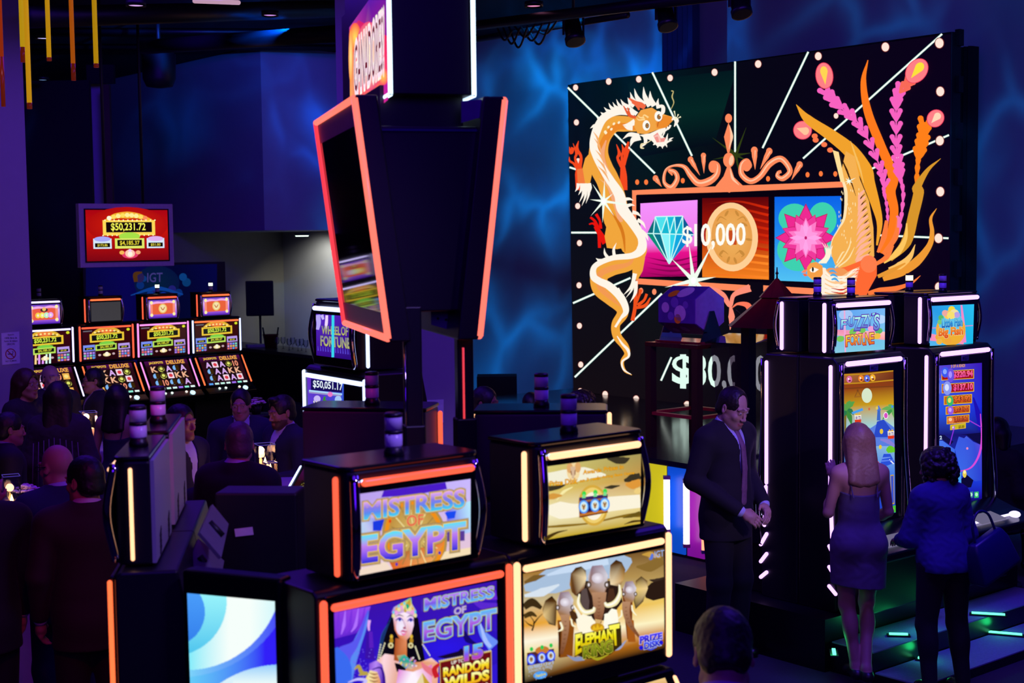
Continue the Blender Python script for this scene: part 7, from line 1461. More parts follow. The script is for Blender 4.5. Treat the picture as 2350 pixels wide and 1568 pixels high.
# ------------------------------------------------------------------ people: smooth bodies from blended volumes
class Vol:
    def __init__(s): s.p = []

    def cone(s, a, b, ra, rb, k=0.03, sc=(1, 1, 1), op=0):
        s.p.append(('c', np.array(a, float), np.array(b, float), ra, rb, k, np.array(sc, float), op)); return s

    def ell(s, c, r, k=0.02, rot=None, op=0):
        s.p.append(('e', np.array(c, float), np.array(r, float), np.array(rot if rot is not None else np.eye(3), float), None, k, None, op)); return s

    def cut(s, p, n):
        s.p.append(('h', np.array(p, float), np.array(n, float) / np.linalg.norm(n), None, None, 0.006, None, 1)); return s

    def xform(s, M):
        """move all shapes by a 4x4 (rigid + uniform scale)"""
        M = np.array(M); A = M[:3, :3]; sc = np.cbrt(np.linalg.det(A)); Rm = A / sc; t = M[:3, 3]; o = []
        for q in s.p:
            if q[0] == 'c': o.append(('c', A @ q[1] + t, A @ q[2] + t, q[3] * sc, q[4] * sc, q[5] * sc, q[6], q[7]))
            elif q[0] == 'e': o.append(('e', A @ q[1] + t, q[2] * sc, Rm @ q[3], None, q[5] * sc, None, q[7]))
            else: o.append(('h', A @ q[1] + t, Rm @ q[2], None, None, q[5], None, 1))
        s.p = o; return s

    def mesh(s, h, wob=None):
        lo = np.full(3, 9.0); hi = -lo
        for q in s.p:
            if q[7] or q[0] == 'h': continue
            if q[0] == 'c':
                r = max(q[3], q[4]) * max(1, 1 / min(q[6])) + 0.02
                for e in (q[1], q[2]): lo = np.minimum(lo, e - r); hi = np.maximum(hi, e + r)
            else: r = q[2].max() + 0.02; lo = np.minimum(lo, q[1] - r); hi = np.maximum(hi, q[1] + r)
        n = np.ceil((hi - lo) / h).astype(int) + 2; F = np.full(n, 0.2, np.float32); ax = [lo[i] + h * np.arange(n[i]) for i in range(3)]
        for q in s.p:
            k = q[5]; m = max(k, 0.0) + 3 * h
            if q[0] == 'h':
                d = (ax[0][:, None, None] - q[1][0]) * q[2][0] + (ax[1][None, :, None] - q[1][1]) * q[2][1] + (ax[2][None, None, :] - q[1][2]) * q[2][2]
                F = np.maximum(F, d.astype(np.float32)); continue
            if q[0] == 'c': r = max(q[3], q[4]) * max(1, 1 / min(q[6])) + m; l2, h2 = np.minimum(q[1], q[2]) - r, np.maximum(q[1], q[2]) + r
            else: r = q[2].max() + m; l2, h2 = q[1] - r, q[1] + r
            i0 = np.clip(((l2 - lo) / h).astype(int), 0, n); i1 = np.clip(((h2 - lo) / h).astype(int) + 2, 0, n)
            if (i1 <= i0).any(): continue
            sl = tuple(slice(a, b) for a, b in zip(i0, i1)); X, Y, Z = np.meshgrid(ax[0][sl[0]], ax[1][sl[1]], ax[2][sl[2]], indexing='ij')
            if q[0] == 'c':
                sc = q[6]; ba = (q[2] - q[1]) * sc; px, py, pz = (X - q[1][0]) * sc[0], (Y - q[1][1]) * sc[1], (Z - q[1][2]) * sc[2]
                t = np.clip((px * ba[0] + py * ba[1] + pz * ba[2]) / max(ba @ ba, 1e-9), 0, 1)
                d = np.sqrt((px - ba[0] * t) ** 2 + (py - ba[1] * t) ** 2 + (pz - ba[2] * t) ** 2) - (q[3] + (q[4] - q[3]) * t)
            else:
                Rm = q[3]; dx, dy, dz = X - q[1][0], Y - q[1][1], Z - q[1][2]
                u = [(Rm[0, i] * dx + Rm[1, i] * dy + Rm[2, i] * dz) / q[2][i] for i in range(3)]
                k0 = np.sqrt(u[0] ** 2 + u[1] ** 2 + u[2] ** 2); k1 = np.sqrt(sum((u[i] / q[2][i]) ** 2 for i in range(3))) + 1e-9; d = k0 * (k0 - 1) / k1
            d = d.astype(np.float32); f = F[sl]
            if q[7] == 0: hh = np.clip(0.5 + 0.5 * (f - d) / k, 0, 1); F[sl] = f + (d - f) * hh - k * hh * (1 - hh)
            else: d = -d; hh = np.clip(0.5 - 0.5 * (f - d) / k, 0, 1); F[sl] = f + (d - f) * hh + k * hh * (1 - hh)
        if wob:
            X, Y, Z = np.meshgrid(*ax, indexing='ij'); a, fr = wob; F += (a * np.sin(X * fr + 2 * np.sin(Z * fr * .7)) * np.sin(Y * fr * 1.1 + 1) * np.sin(Z * fr * .9 + np.sin(X * fr))).astype(np.float32)
        return surf_nets(F, lo, h)


def surf_nets(F, lo, h):
    S = F < 0; n = F.shape
    cs = [F[i:n[0] - 1 + i, j:n[1] - 1 + j, k:n[2] - 1 + k] for i in (0, 1) for j in (0, 1) for k in (0, 1)]
    cnt = sum((c < 0).astype(np.int8) for c in cs); act = (cnt > 0) & (cnt < 8)
    idx = np.full(act.shape, -1, np.int32); I = np.argwhere(act); idx[act] = np.arange(len(I))
    P = np.zeros((len(I), 3)); Wt = np.zeros(len(I)); v = [c[act] for c in cs]; off = [(i, j, k) for i in (0, 1) for j in (0, 1) for k in (0, 1)]
    for a in range(8):
        for b in range(a + 1, 8):
            if sum(abs(x - y) for x, y in zip(off[a], off[b])) != 1: continue
            m = (v[a] < 0) != (v[b] < 0); t = np.where(m, v[a] / np.where(m, v[a] - v[b], 1), 0)
            for d in range(3): P[:, d] += np.where(m, off[a][d] + t * (off[b][d] - off[a][d]), 0)
            Wt += m
    P = lo + (I + P / Wt[:, None]) * h; Q = []
    for d in range(3):
        e = [slice(1, -1)] * 3; e2 = list(e); e[d] = slice(0, -1); e2[d] = slice(1, None)
        A, B = S[tuple(e)], S[tuple(e2)]; C = np.argwhere(A != B)
        if not len(C): continue
        fl = A[tuple(C.T)]; o = np.array([1, 1, 1]); o[d] = 0; C = C + o; u, w = [(1, 2), (2, 0), (0, 1)][d]
        def g(du, dw): q = C.copy(); q[:, u] -= du; q[:, w] -= dw; return idx[tuple(q.T)]
        q = np.stack([g(1, 1), g(0, 1), g(0, 0), g(1, 0)], 1); q[~fl] = q[~fl][:, ::-1]; Q.append(q)
    return P, np.concatenate(Q)


def put_mesh(name, P, Q, m, parent=None, cols=None):
    me = bpy.data.meshes.new(name); me.vertices.add(len(P)); me.vertices.foreach_set('co', np.asarray(P, np.float32).ravel())
    me.loops.add(len(Q) * 4); me.loops.foreach_set('vertex_index', Q.astype(np.int32).ravel()); me.polygons.add(len(Q)); me.polygons.foreach_set('loop_start', np.arange(0, len(Q) * 4, 4, dtype=np.int32))
    me.update(calc_edges=True); me.polygons.foreach_set('use_smooth', np.ones(len(Q), bool)); me.materials.append(m)
    if cols is not None: a = me.color_attributes.new('col', 'FLOAT_COLOR', 'POINT'); a.data.foreach_set('color', np.asarray(cols, np.float32).ravel())
    o = bpy.data.objects.new(name, me); COL.objects.link(o)
    if parent: o.parent = parent
    return o


SKIN = vcmat('skin', 'diffuse', 1, 0.5, 0.35)


def rotm(yaw=0, pitch=0, roll=0):
    return np.array(Matrix.Rotation(R_(yaw), 3, 'Z') @ Matrix.Rotation(R_(pitch), 3, 'X') @ Matrix.Rotation(R_(roll), 3, 'Y'))


def hand(v, wrist, d, palm, curl=0.5, side=1, grip=0.0, s=1.0):
    """palm, four bent fingers and a thumb; d: finger direction, palm: where the palm faces"""
    d = np.array(d, float); d /= np.linalg.norm(d); pl = np.array(palm, float); pl -= d * (pl @ d); pl /= np.linalg.norm(pl); x = np.cross(d, pl) * side; w = np.array(wrist, float)
    c = w + d * .045 * s
    v.cone(w, c + d * .02 * s, .024 * s, .030 * s, .012); v.cone(c - x * .018 * s, c + x * .018 * s, .020 * s, .020 * s, .015); v.cone(c + d * .035 * s - x * .028 * s, c + d * .035 * s + x * .028 * s, .0135 * s, .0135 * s, .014)
    for i, (o, L) in enumerate(((-.030, .068), (-.010, .077), (.010, .073), (.030, .058))):
        p = c + d * .042 * s + x * o * s; a = curl * (.5 + .12 * i); dd = d.copy()
        for L1, r in ((.45, .0092), (.32, .0084), (.26, .0074)):
            dd = dd * math.cos(a) + pl * math.sin(a) if L1 == .45 else d * math.cos(a * (1 + (L1 < .4) + (L1 < .3))) + pl * math.sin(a * (1 + (L1 < .4) + (L1 < .3)))
            e = p + dd * L * L1 * s; v.cone(p, e, r * s, r * .92 * s, .004); p = e
    t0 = w + d * .022 * s - x * .022 * s; t1 = t0 + (d * .55 - x * .62 + pl * .35) * .042 * s; t2 = t1 + (d * .85 - x * .1 + pl * (.4 + grip)) * .034 * s
    v.cone(t0, t1, .0145 * s, .011 * s, .01); v.cone(t1, t2, .0105 * s, .0085 * s, .004)


def person(name_label, loc, yaw, h=1.75, sex='m', step=0.008, look=(0, 0, 0), lean=(0, 0), arms=None, legs=None, skin='#b98a70', hair=None, hairc='#15100e', outfit='suit', c1='#0e0e16', c2='#0c0c12', shirt='#c8ccdc', tie=None, extra=None, group=None, hands=None, fat=1.0, beard=None, glasses=False, collar=True):
    """a standing figure facing local -y; coordinates below are for 1.75 m and scaled"""
    S = h / 1.75; f = sex == 'f'; pass
    lx_, ly_ = lean; sw = .165 if f else .195; hw_ = .095 if f else .088
    def T(z): t = max(0, (z - .95) / .55); return np.array([lx_ * t, ly_ * t, 0])   # lean grows with height
    def B(x, y, z): return np.array([x, y, z]) + T(z)
    neck0 = B(0, .02, 1.485); hc = neck0 + rotm(look[0] * .3, look[1] * .7, look[2] * .7) @ np.array([0, -.032, .14])
    ar = dict(le=(sw + .055, .03, 1.16), lw=(sw + .05, -.06, .92), re=(-sw - .055, .03, 1.16), rw=(-sw - .05, -.06, .92)); ar.update(arms or {})
    lg = dict(lk=(.10, -.02, .50), la=(.105, .02, .085), rk=(-.10, -.02, .50), ra=(-.105, .02, .085), lf=(0, -1, 0), rf=(0, -1, 0)); lg.update(legs or {})
    Hr = rotm(*look)
    def body(v, g=0.0, k=.03, parts='tlah'):
        if 't' in parts:
            v.cone(B(-.07, 0, .98), B(.07, 0, .98), (.098 if f else .092) * fat + g, (.098 if f else .092) * fat + g, .05, (1, 1.08, 1))
            v.cone(B(0, 0, 1.0), B(0, .0, 1.16), .112 * fat + g, (.098 if f else .118) * fat + g, .05, (.88, 1.15, 1)); v.cone(B(0, 0, 1.14), B(0, .005, 1.34), (.1 if f else .12) * fat + g, (.118 if f else .14) * fat + g, .05, (.84, 1.18, 1))
            v.cone(B(-sw + .06, .012, 1.40), B(sw - .06, .012, 1.40), .075 * fat + g, .075 * fat + g, .05); v.cone(B(-sw + .02, .012, 1.425), B(sw - .02, .012, 1.425), .05 + g, .05 + g, .04)
            v.cone(B(-sw + .06, .018, 1.455), B(0, .02, 1.49), .035 + g, .05 + g, .04); v.cone(B(sw - .06, .018, 1.455), B(0, .02, 1.49), .035 + g, .05 + g, .04)
            if f:
                for sx in (-1, 1): v.ell(B(sx * .07, -.095, 1.30), (.062 + g, .055 + g, .06 + g), .03); v.ell(B(sx * .075, .075, .93), (.085 + g, .07 + g, .085 + g), .04)
            else: v.ell(B(0, .07, .92), (.13 + g, .07 + g, .09 + g), .04)
        if 'a' in parts:
            for sd, sx in (('l', 1), ('r', -1)):
                sh_ = B(sx * (sw - .005), .012, 1.42); el, wr = np.array(ar[sd + 'e'], float), np.array(ar[sd + 'w'], float); kf = .82 if f else 1
                v.cone(sh_, el, .056 * kf + g, .042 * kf + g, k); v.cone(el, wr, .041 * kf + g, .028 * kf + g, .02); m = el + (wr - el) * .25; v.ell(m, np.array([.046, .046, .046]) * kf + g, .03)
        if 'l' in parts:
            for sd, sx in (('l', 1), ('r', -1)):
                hp, kn, an = B(sx * hw_, 0, .92), np.array(lg[sd + 'k'], float), np.array(lg[sd + 'a'], float)
                v.cone(hp, kn, .088 * fat + g, .054 + g, .04); v.cone(kn, an, .05 + g, .035 + g, .03); cf = kn + (an - kn) * .3 + np.array([0, .022, 0]); v.ell(cf, (.05 + g, .05 + g, .11 + g), .03)
        return v
    def feet(v, g=0.0):
        for sd in 'lr':
            an = np.array(lg[sd + 'a'], float); d = np.array(lg[sd + 'f'], float); d /= np.linalg.norm(d); b_ = np.array([an[0], an[1], an[2] - .05])
            v.cone(an, b_ + d * -.02, .036 + g, .036 + g, .02); v.cone(b_ - d * .035, b_ + d * .13, .034 + g, .026 + g, .02, (1, 1, 1.15)); v.ell(b_ + d * .12 + np.array([0, 0, -.004]), (.042 + g, .042 + g, .022 + g), .02)
        return v
    def headpt(p): return hc + Hr @ np.array(p, float)
    def head(v):
        def E(c, r, k=.012, op=0, rot=None): v.ell(headpt(c), r, k, Hr if rot is None else Hr @ rot, op)
        def Cn(a, b, ra, rb, k=.008): v.cone(headpt(a), headpt(b), ra, rb, k)
        v.cone(neck0 - np.array([0, .0, .03]), headpt((0, .018, -.065)), (.05 if f else .06), (.047 if f else .056), .03)
        E((0, .018, .03), (.074, .096, .092), .02); E((0, -.03, -.03), (.06, .062, .085), .03); E((0, -.05, -.085), (.04, .038, .032), .03); Cn((0, -.08, -.098), (0, -.078, -.1), .017, .017, .02)
        for sx in (-1, 1):
            Cn((sx * .050, -.01, -.062), (sx * .02, -.072, -.095), .019, .016, .02); E((sx * .040, -.066, -.026), (.019, .018, .018), .02); E((sx * .032, -.098, .008), (.017, .0125, .011), .010, 1); E((sx * .032, -.0825, .006), (.0135, .0125, .0125), .003)
            Cn((sx * .012, -.092, .027), (sx * .048, -.078, .029), .009, .008, .01); E((sx * .076, .012, -.005), (.009, .02, .032), .006, 0, rotm(sx * 25, -12, 0)); E((sx * .082, .006, -.002), (.005, .010, .018), .004, 1, rotm(sx * 25, -12, 0))
            E((sx * .012, -.101, -.036), (.0085, .010, .008), .006)
        Cn((0, -.091, .012), (0, -.109, -.028), .007, .0095, .008); E((0, -.110, -.032), (.0105, .0105, .0095), .006); E((0, -.096, -.064), (.023, .011, .006), .005); E((0, -.094, -.074), (.019, .011, .007), .005); E((0, -.103, -.069), (.022, .008, .0018), .002, 1)
    v = body(Vol()); feet(v); head(v)
    for sd, sx in (('l', 1), ('r', -1)):
        el, wr = np.array(ar[sd + 'e'], float), np.array(ar[sd + 'w'], float); hd = (hands or {}).get(sd, {}); d = np.array(hd.get('d', wr - el), float); d /= np.linalg.norm(d)
        hand(v, wr + d * .01, d, hd.get('palm', (-sx, .1, 0)), hd.get('curl', .55), sx * hd.get('flip', 1), hd.get('grip', 0), .93 if f else 1.0)
    P, Q = v.mesh(step)
    # natural colour of skin, lips, brows, eyes
    C = np.tile(np.array(lin(skin)), (len(P), 1)); L = (P - hc) @ Hr; fr = L[:, 1] < -.05
    lip = (abs(L[:, 0]) < .024) & (abs(L[:, 2] + .069) < .0115) & (L[:, 1] < -.085); C[lip, :3] *= np.array([.9, .58, .58])
    br = (abs(abs(L[:, 0]) - .032) < .02) & (abs(L[:, 2] - .0315 + (abs(L[:, 0]) - .032) * .12) < .0042) & (L[:, 1] < -.07); C[br, :3] = C[br, :3] * .35 + np.array(lin(hairc)[:3]) * .65
    ex = np.minimum(np.linalg.norm(L - np.array([.032, -.094, .006]), axis=1), np.linalg.norm(L - np.array([-.032, -.094, .006]), axis=1)); C[ex < .0098, :3] = (.6, .58, .56); C[ex < .0058, :3] = (.03, .02, .015)
    if beard: bd = (L[:, 2] < -.045) & (L[:, 2] > -.125) & (L[:, 1] < -.0) & ~lip | ((abs(L[:, 2] + .053) < .008) & (abs(L[:, 0]) < .03) & (L[:, 1] < -.08)); C[bd & (abs(L[:, 0]) < .085), :3] = C[bd & (abs(L[:, 0]) < .085), :3] * (1 - beard) + np.array(lin(hairc)[:3]) * beard
    root = put_mesh('person', P * S, Q, SKIN, None, C); root.matrix_world = Matrix.Translation(Vector(loc)) @ Matrix.Rotation(R_(yaw), 4, 'Z')
    tag(root, name_label, 'person', group)
    def part(nm, vol, m, st=None, wob=None, parent=root):
        p, q = vol.mesh(st or step, wob); return put_mesh(nm, p * S, q, m, parent)
    cl = mat('cloth ' + c1, c1, .85, noise=.12, nscale=120, sheen=.02); cl2 = mat('cloth ' + c2, c2, .85, noise=.12, nscale=120, sheen=.02)
    # hair
    def hv(): return Vol()
    def HE(v, c, r, k=.015, op=0, rot=None): v.ell(headpt(c), r, k, Hr if rot is None else Hr @ rot, op)
    hm = mat('hair ' + hairc, hairc, .5, noise=.4, nscale=140, bump=.12)
    def faceclear(v, z=.055):
        HE(v, (0, -.130, -.008), (.070, .090, .108 + z - .055), .01, 1)
    if hair in ('short', 'crop', 'receding', 'quiff'):
        g = {'short': .010, 'crop': .007, 'receding': .007, 'quiff': .012}[hair]; v = hv(); HE(v, (0, .018, .034), (.074 + g, .096 + g, .092 + g)); HE(v, (0, .055, -.03), (.068 + g * .6, .058 + g * .6, .06), .02)
        if hair == 'quiff': HE(v, (0, -.055, .115), (.05, .035, .024), .02)
        faceclear(v, .055 if hair != 'receding' else .066)
        if hair == 'receding': HE(v, (0, -.095, .085), (.058, .066, .05), .012, 1)
        for sx in (-1, 1): HE(v, (sx * .08, -.03, -.055), (.05, .055, .06), .008, 1); HE(v, (sx * .085, .012, -.006), (.016, .027, .036), .006, 1)
        v.cut(headpt((0, .05, -.078)), Hr @ np.array([0, 0.1, -1])); part('hair', v, hm, min(step, .007), (.0025, 160))
    elif hair == 'fringe':   # bald on top, hair round the sides
        v = hv(); HE(v, (0, .022, .0), (.081, .1, .075)); HE(v, (0, -.01, .09), (.09, .12, .065), .01, 1); faceclear(v, .07)
        for sx in (-1, 1): HE(v, (sx * .085, .012, -.006), (.016, .027, .036), .006, 1); HE(v, (sx * .08, -.04, -.05), (.05, .055, .07), .008, 1)
        v.cut(headpt((0, .05, -.07)), Hr @ np.array([0, .1, -1])); part('hair', v, hm, min(step, .007))
    elif hair in ('long', 'bob', 'curly', 'bun'):
        v = hv(); g = .02 if hair != 'curly' else .035; HE(v, (0, .02, .036), (.074 + g, .096 + g, .092 + g * .9))
        if hair == 'long':
            for x in (-.055, -.02, .02, .055): v.cone(headpt((x, .055, .02)), neck0 + np.array([x * 1.5, .075, -.13 + abs(x) * .5]), .05, .03, .04)
            for sx in (-1, 1): v.cone(headpt((sx * .076, .0, .0)), neck0 + np.array([sx * .085, .03, -.06]), .028, .014, .03)
        if hair == 'bob':
            for x in (-.06, 0, .06): v.cone(headpt((x, .055, .0)), headpt((x * 1.1, .06, -.1)), .055, .04, .03)
            for sx in (-1, 1): v.cone(headpt((sx * .078, -.005, .0)), headpt((sx * .08, -.005, -.11)), .032, .022, .03)
        if hair == 'curly':
            for k in range(110):
                a, b = random.uniform(0, 6.283), random.uniform(-1.1, 1.3); c = np.array([math.cos(a) * math.cos(b * .8) * .105, .03 + math.sin(a) * math.cos(b * .8) * .12, math.sin(b) * .13 + .0])
                if c[1] > -.07 or c[2] > .07: HE(v, tuple(c), (.024,) * 3, .006)
        faceclear(v, .05); part('hair', v, hm, min(step, .007), (.0012 if hair != 'curly' else .005, 110))
    # clothes
    if outfit in ('suit', 'shirt'):
        sv = Vol(); body(sv, .009, .03, 't'); 
        for sd, sx in (('l', 1), ('r', -1)):
            el, wr = np.array(ar[sd + 'e'], float), np.array(ar[sd + 'w'], float); sh_ = B(sx * (sw - .005), .012, 1.42); sv.cone(sh_, el, .066, .052, .03); sv.cone(el, wr, .051, .036, .02)
        nk = headpt((0, .018, -.065)); nd = (nk - neck0) / np.linalg.norm(nk - neck0); cz = neck0 + nd * .052
        sv.cone(neck0 - nd * .03, cz, .074, .066, .012); sv.cut(cz + nd * .0, nd); sv.ell(cz + np.array([0, -.075, .0]), (.022, .05, .05), .008, None, 1)
        shm = mat('shirt ' + shirt, shirt, .7, noise=.05)
        part('shirt', sv, shm if outfit == 'suit' else cl)
    if outfit == 'suit':
        jv = Vol(); body(jv, .02, .03, 't'); jv.cone(B(0, .005, 1.05), B(0, .01, .80), .15 * fat, .165 * fat, .05, (.85, 1.12, 1)); jv.cone(B(-sw + .03, .012, 1.43), B(sw - .03, .012, 1.43), .068, .068, .03)
        for sd, sx in (('l', 1), ('r', -1)):
            el, wr = np.array(ar[sd + 'e'], float), np.array(ar[sd + 'w'], float); sh_ = B(sx * (sw + .002), .012, 1.42); we = wr - (wr - el) / np.linalg.norm(wr - el) * .028
            jv.cone(sh_, el, .077, .061, .03); jv.cone(el, we, .060, .047, .02); jv.cut(we + (wr - el) / np.linalg.norm(wr - el) * .012, (wr - el)) if 0 else None
        jv.cut(B(0, 0, .78), (0, 0, -1)); jv.ell(neck0 + np.array([0, -.01, .075]), (.078, .075, .085), .012, None, 1)
        for t in np.linspace(0, 1, 26): jv.ell(neck0 + np.array([0, -.075 - .065 * t + ly_ * 0, .03 - .33 * t]) - T(1.485) * .0 + (T(1.485 - .33 * t) - T(1.485)), (.060 * (1 - t) + .010, .06, .035), .004, None, 1)
        jk = part('jacket', jv, cl)
        tv = Vol(); tv.cone(B(-.07, 0, .97), B(.07, 0, .97), .12 * fat, .12 * fat, .05)
        for sd, sx in (('l', 1), ('r', -1)):
            hp, kn, an = B(sx * hw_, 0, .92), np.array(lg[sd + 'k'], float), np.array(lg[sd + 'a'], float); tv.cone(hp, kn, .104 * fat, .078, .04); tv.cone(kn, an + np.array([0, 0, -.02]), .078, .066, .03)
        part('trousers', tv, cl2)
        part('shoes', feet(Vol(), .008), mat('black shoe leather', '#0c0a0c', .3))
        if tie:
            ti = Vol(); a0 = neck0 + np.array([0, -.078, .022])
            ti.cone(a0, a0 + np.array([0, -.012, -.035]), .017, .013, .006, (1, 1.4, 1)); prev = a0 + np.array([0, -.012, -.035])
            for t, y in ((.12, -.148), (.25, -.16), (.38, -.155), (.46, -.15)):
                q_ = np.array([0, y + .02, 1.485 - t]) + T(1.485 - t); ti.cone(prev, q_, .02 + .01 * t, .021 + .02 * t, .006, (1, 2.6, 1)); prev = q_
            part('tie', ti, mat('tie ' + tie, tie, .6, noise=.3, nscale=60))
    if outfit == 'sweater':
        jv = Vol(); body(jv, .024, .03, 't'); jv.cone(B(0, .005, 1.02), B(0, .01, .93), .15 * fat, .145 * fat, .05, (.85, 1.08, 1))
        for sd, sx in (('l', 1), ('r', -1)):
            el, wr = np.array(ar[sd + 'e'], float), np.array(ar[sd + 'w'], float); sh_ = B(sx * (sw - .01), .012, 1.42); we = wr - (wr - el) / np.linalg.norm(wr - el) * .05; jv.cone(sh_, el, .072, .074, .04); jv.cone(el, we, .072, .054, .03)
        jv.cut(B(0, 0, .90), (0, 0, -1)); jv.ell(neck0 + np.array([0, -.02, .06]), (.075, .075, .062), .01, None, 1); part('sweater', jv, cl, None, (.003, 60))
        tv = Vol(); tv.cone(B(-.07, 0, .97), B(.07, 0, .97), .112 * fat, .112 * fat, .05)
        if f:
            for sx in (-1, 1): tv.ell(B(sx * .075, .075, .93), (.097, .082, .097), .04)
        for sd, sx in (('l', 1), ('r', -1)):
            hp, kn, an = B(sx * hw_, 0, .92), np.array(lg[sd + 'k'], float), np.array(lg[sd + 'a'], float); tv.cone(hp, kn, .104 * fat, .074, .04); tv.cone(kn, an, .072, .054, .03); tv.ell(kn + (an - kn) * .3 + np.array([0, .022, 0]), (.064, .066, .13), .04)
        part('trousers', tv, cl2); part('shoes', feet(Vol(), .008), mat('black shoe leather', '#0c0a0c', .3))
    if outfit == 'dress':
        dv = Vol(); body(dv, .010, .03, 't'); dv.cone(B(0, 0, .95), B(0, .0, .62), .145, .150, .05, (.88, 1.1, 1))
        for sx in (-1, 1): dv.cone(B(sx * hw_, 0, .9), np.array([sx * .098, -.01, .6]), .1, .088, .05)
        dv.cut(B(0, 0, .64), (.12, 0, -1)); dv.cut(B(0, 0, 1.315), (0, .35, 1)); part('dress', dv, cl, None, (.002, 50))
        st = Vol()
        for sx in (-1, 1): st.cone(B(sx * .085, .118, 1.27), B(sx * .105, .055, 1.47), .0055, .0055, .003); st.cone(B(sx * .105, .055, 1.47), B(sx * .1, -.06, 1.45), .0055, .0055, .003); st.cone(B(sx * .1, -.06, 1.45), B(sx * .08, -.12, 1.33), .0055, .0055, .003)
        part('straps', st, cl, .004); part('shoes', feet(Vol(), .004).cut((0, 0, .07), (0, 0, 1)), mat('dark shoe', '#120c14', .4))
    if outfit == 'top':
        jv = Vol(); body(jv, .018, .03, 't')
        for sd, sx in (('l', 1), ('r', -1)):
            el, wr = np.array(ar[sd + 'e'], float), np.array(ar[sd + 'w'], float); sh_ = B(sx * (sw - .01), .012, 1.42); jv.cone(sh_, el, .075, .075, .04); jv.cone(el, wr - (wr - el) * .12, .072, .05, .03)
        jv.cut(B(0, 0, .88), (0, 0, -1)); jv.ell(neck0 + np.array([0, -.03, .05]), (.085, .09, .06), .01, None, 1); part('blouse', jv, cl, None, (.003, 70))
        tv = Vol(); body(tv, .012, .03, 'l'); tv.cone(B(-.07, 0, .97), B(.07, 0, .97), .112, .112, .05); part('trousers', tv, cl2); part('shoes', feet(Vol(), .008), mat('black shoe leather', '#0c0a0c', .3))
    if glasses:
        b = MB()
        for sx in (-1, 1):
            ring = [headpt((sx * .033 + .024 * math.cos(t), -.106, .004 + .019 * math.sin(t))) * S for t in np.linspace(0, 6.2832, 15)]; b.tube(ring, .0022 * S, 6); b.tube([headpt((sx * .056, -.102, .01)) * S, headpt((sx * .08, .01, .008)) * S], .0024 * S, 6)
        b.tube([headpt((-.01, -.108, .008)) * S, headpt((.01, -.108, .008)) * S], .002 * S, 6); b.build('glasses', mat('spectacle frame', '#0c0a10', .3), root)
    if extra: extra(root, S, headpt, B, neck0, part)
    return root


def stand(px, ytop, h, z=0.0, dx=0):
    """floor point for someone whose crown shows at this pixel"""
    v = ray(px, ytop); t = (z + h - 2.85) / v[2]; return Vector((v[0] * t, v[1] * t, z))


# the man in the dark suit by the stage, looking down at his hands
def necklace(root, S, hp, B, n0, part):
    pass
person('man in a dark suit and striped tie standing alone by the stage, looking down', stand(1668, 884, 1.86), 44, 1.86, step=.0055, look=(-2, 24, 0), hair='receding', hairc='#1a1210', skin='#c49a84', c1='#0e0d14', c2='#0c0b11', shirt='#b8bcd8', tie='#7a5468', beard=.35,
       arms=dict(le=(.27, .05, 1.17), lw=(.16, -.17, .99), re=(-.27, .05, 1.17), rw=(-.13, -.20, .99)), hands=dict(l=dict(d=(-.5, -.6, -.45), palm=(-.5, .4, -.5), curl=.5), r=dict(d=(.5, -.6, -.45), palm=(.5, .4, -.5), curl=.5)), legs=dict(lk=(.1, -.03, .5), la=(.12, .02, .085), rk=(-.09, -.01, .5), ra=(-.1, .02, .085)))
# two women playing
def ring_bag(root, S, hp, B, n0, part): pass
person('blonde woman in a short bare-backed dress playing the palm and castle machine', stand(1972, 976, 1.60, .068), 188, 1.60, 'f', .0055, look=(-4, 14, 0), hair='long', hairc='#8a6a4c', skin='#b98c78', outfit='dress', c1='#5c5468',
       arms=dict(re=(-.22, -.02, 1.14), rw=(-.12, -.22, 1.02), le=(.21, -.02, 1.15), lw=(.12, -.17, 1.35)), hands=dict(l=dict(d=(.0, -.45, .9), palm=(-.2, -.9, -.3), curl=.45), r=dict(d=(.3, -.9, -.2), palm=(0, -.2, -1), curl=.4)),
       legs=dict(lk=(.075, -.02, .50), la=(.03, .03, .085), rk=(-.10, -.10, .50), ra=(-.02, .10, .085)))
def bag(root, S, hp, B, n0, part):
    pass
sw_loc = stand(2168, 1038, 1.47, .068)
person('woman with short curly hair in a blue sweater playing the undersea machine', sw_loc, 196, 1.47, 'f', .006, look=(42, 8, 0), hair='curly', hairc='#140e10', skin='#a87c68', outfit='sweater', c1='#2a2078', c2='#0b0a12', fat=1.06, lean=(0, -.08),
       arms=dict(le=(.225, -.10, 1.12), lw=(.15, -.34, 1.05), re=(-.225, -.05, 1.13), rw=(-.15, -.28, 1.02)), hands=dict(l=dict(d=(-.2, -.9, -.2), palm=(0, -.2, -1), curl=.5)), legs=dict(lk=(.12, -.03, .49), la=(.13, .04, .085), rk=(-.12, -.01, .49), ra=(-.13, .06, .085)))
hb = empty('handbag', at(2266, 1250, 8.35), 30, 'dark blue leather handbag hanging from the arm of the woman in the blue sweater', 'handbag')
LEA = mat('blue leather', '#1c1a5c', .35, noise=.1)
MB().loft([[Vector((sx * w, sy * d_, z)) for sx, sy in ((-1, -1), (1, -1), (1, 1), (-1, 1))] for w, d_, z in ((.16, .06, -.20), (.165, .065, -.17), (.14, .05, .0), (.12, .03, .06))]).build('bag_body', LEA, hb, .015)
MB().tube([tuple(q_) for q_ in crom([(-.09, 0, .05), (-.07, 0, .17), (0, 0, .22), (.07, 0, .17), (.09, 0, .05)], 6)], .008, 8).build('handle', LEA, hb)
hb.rotation_euler.y = R_(-22)
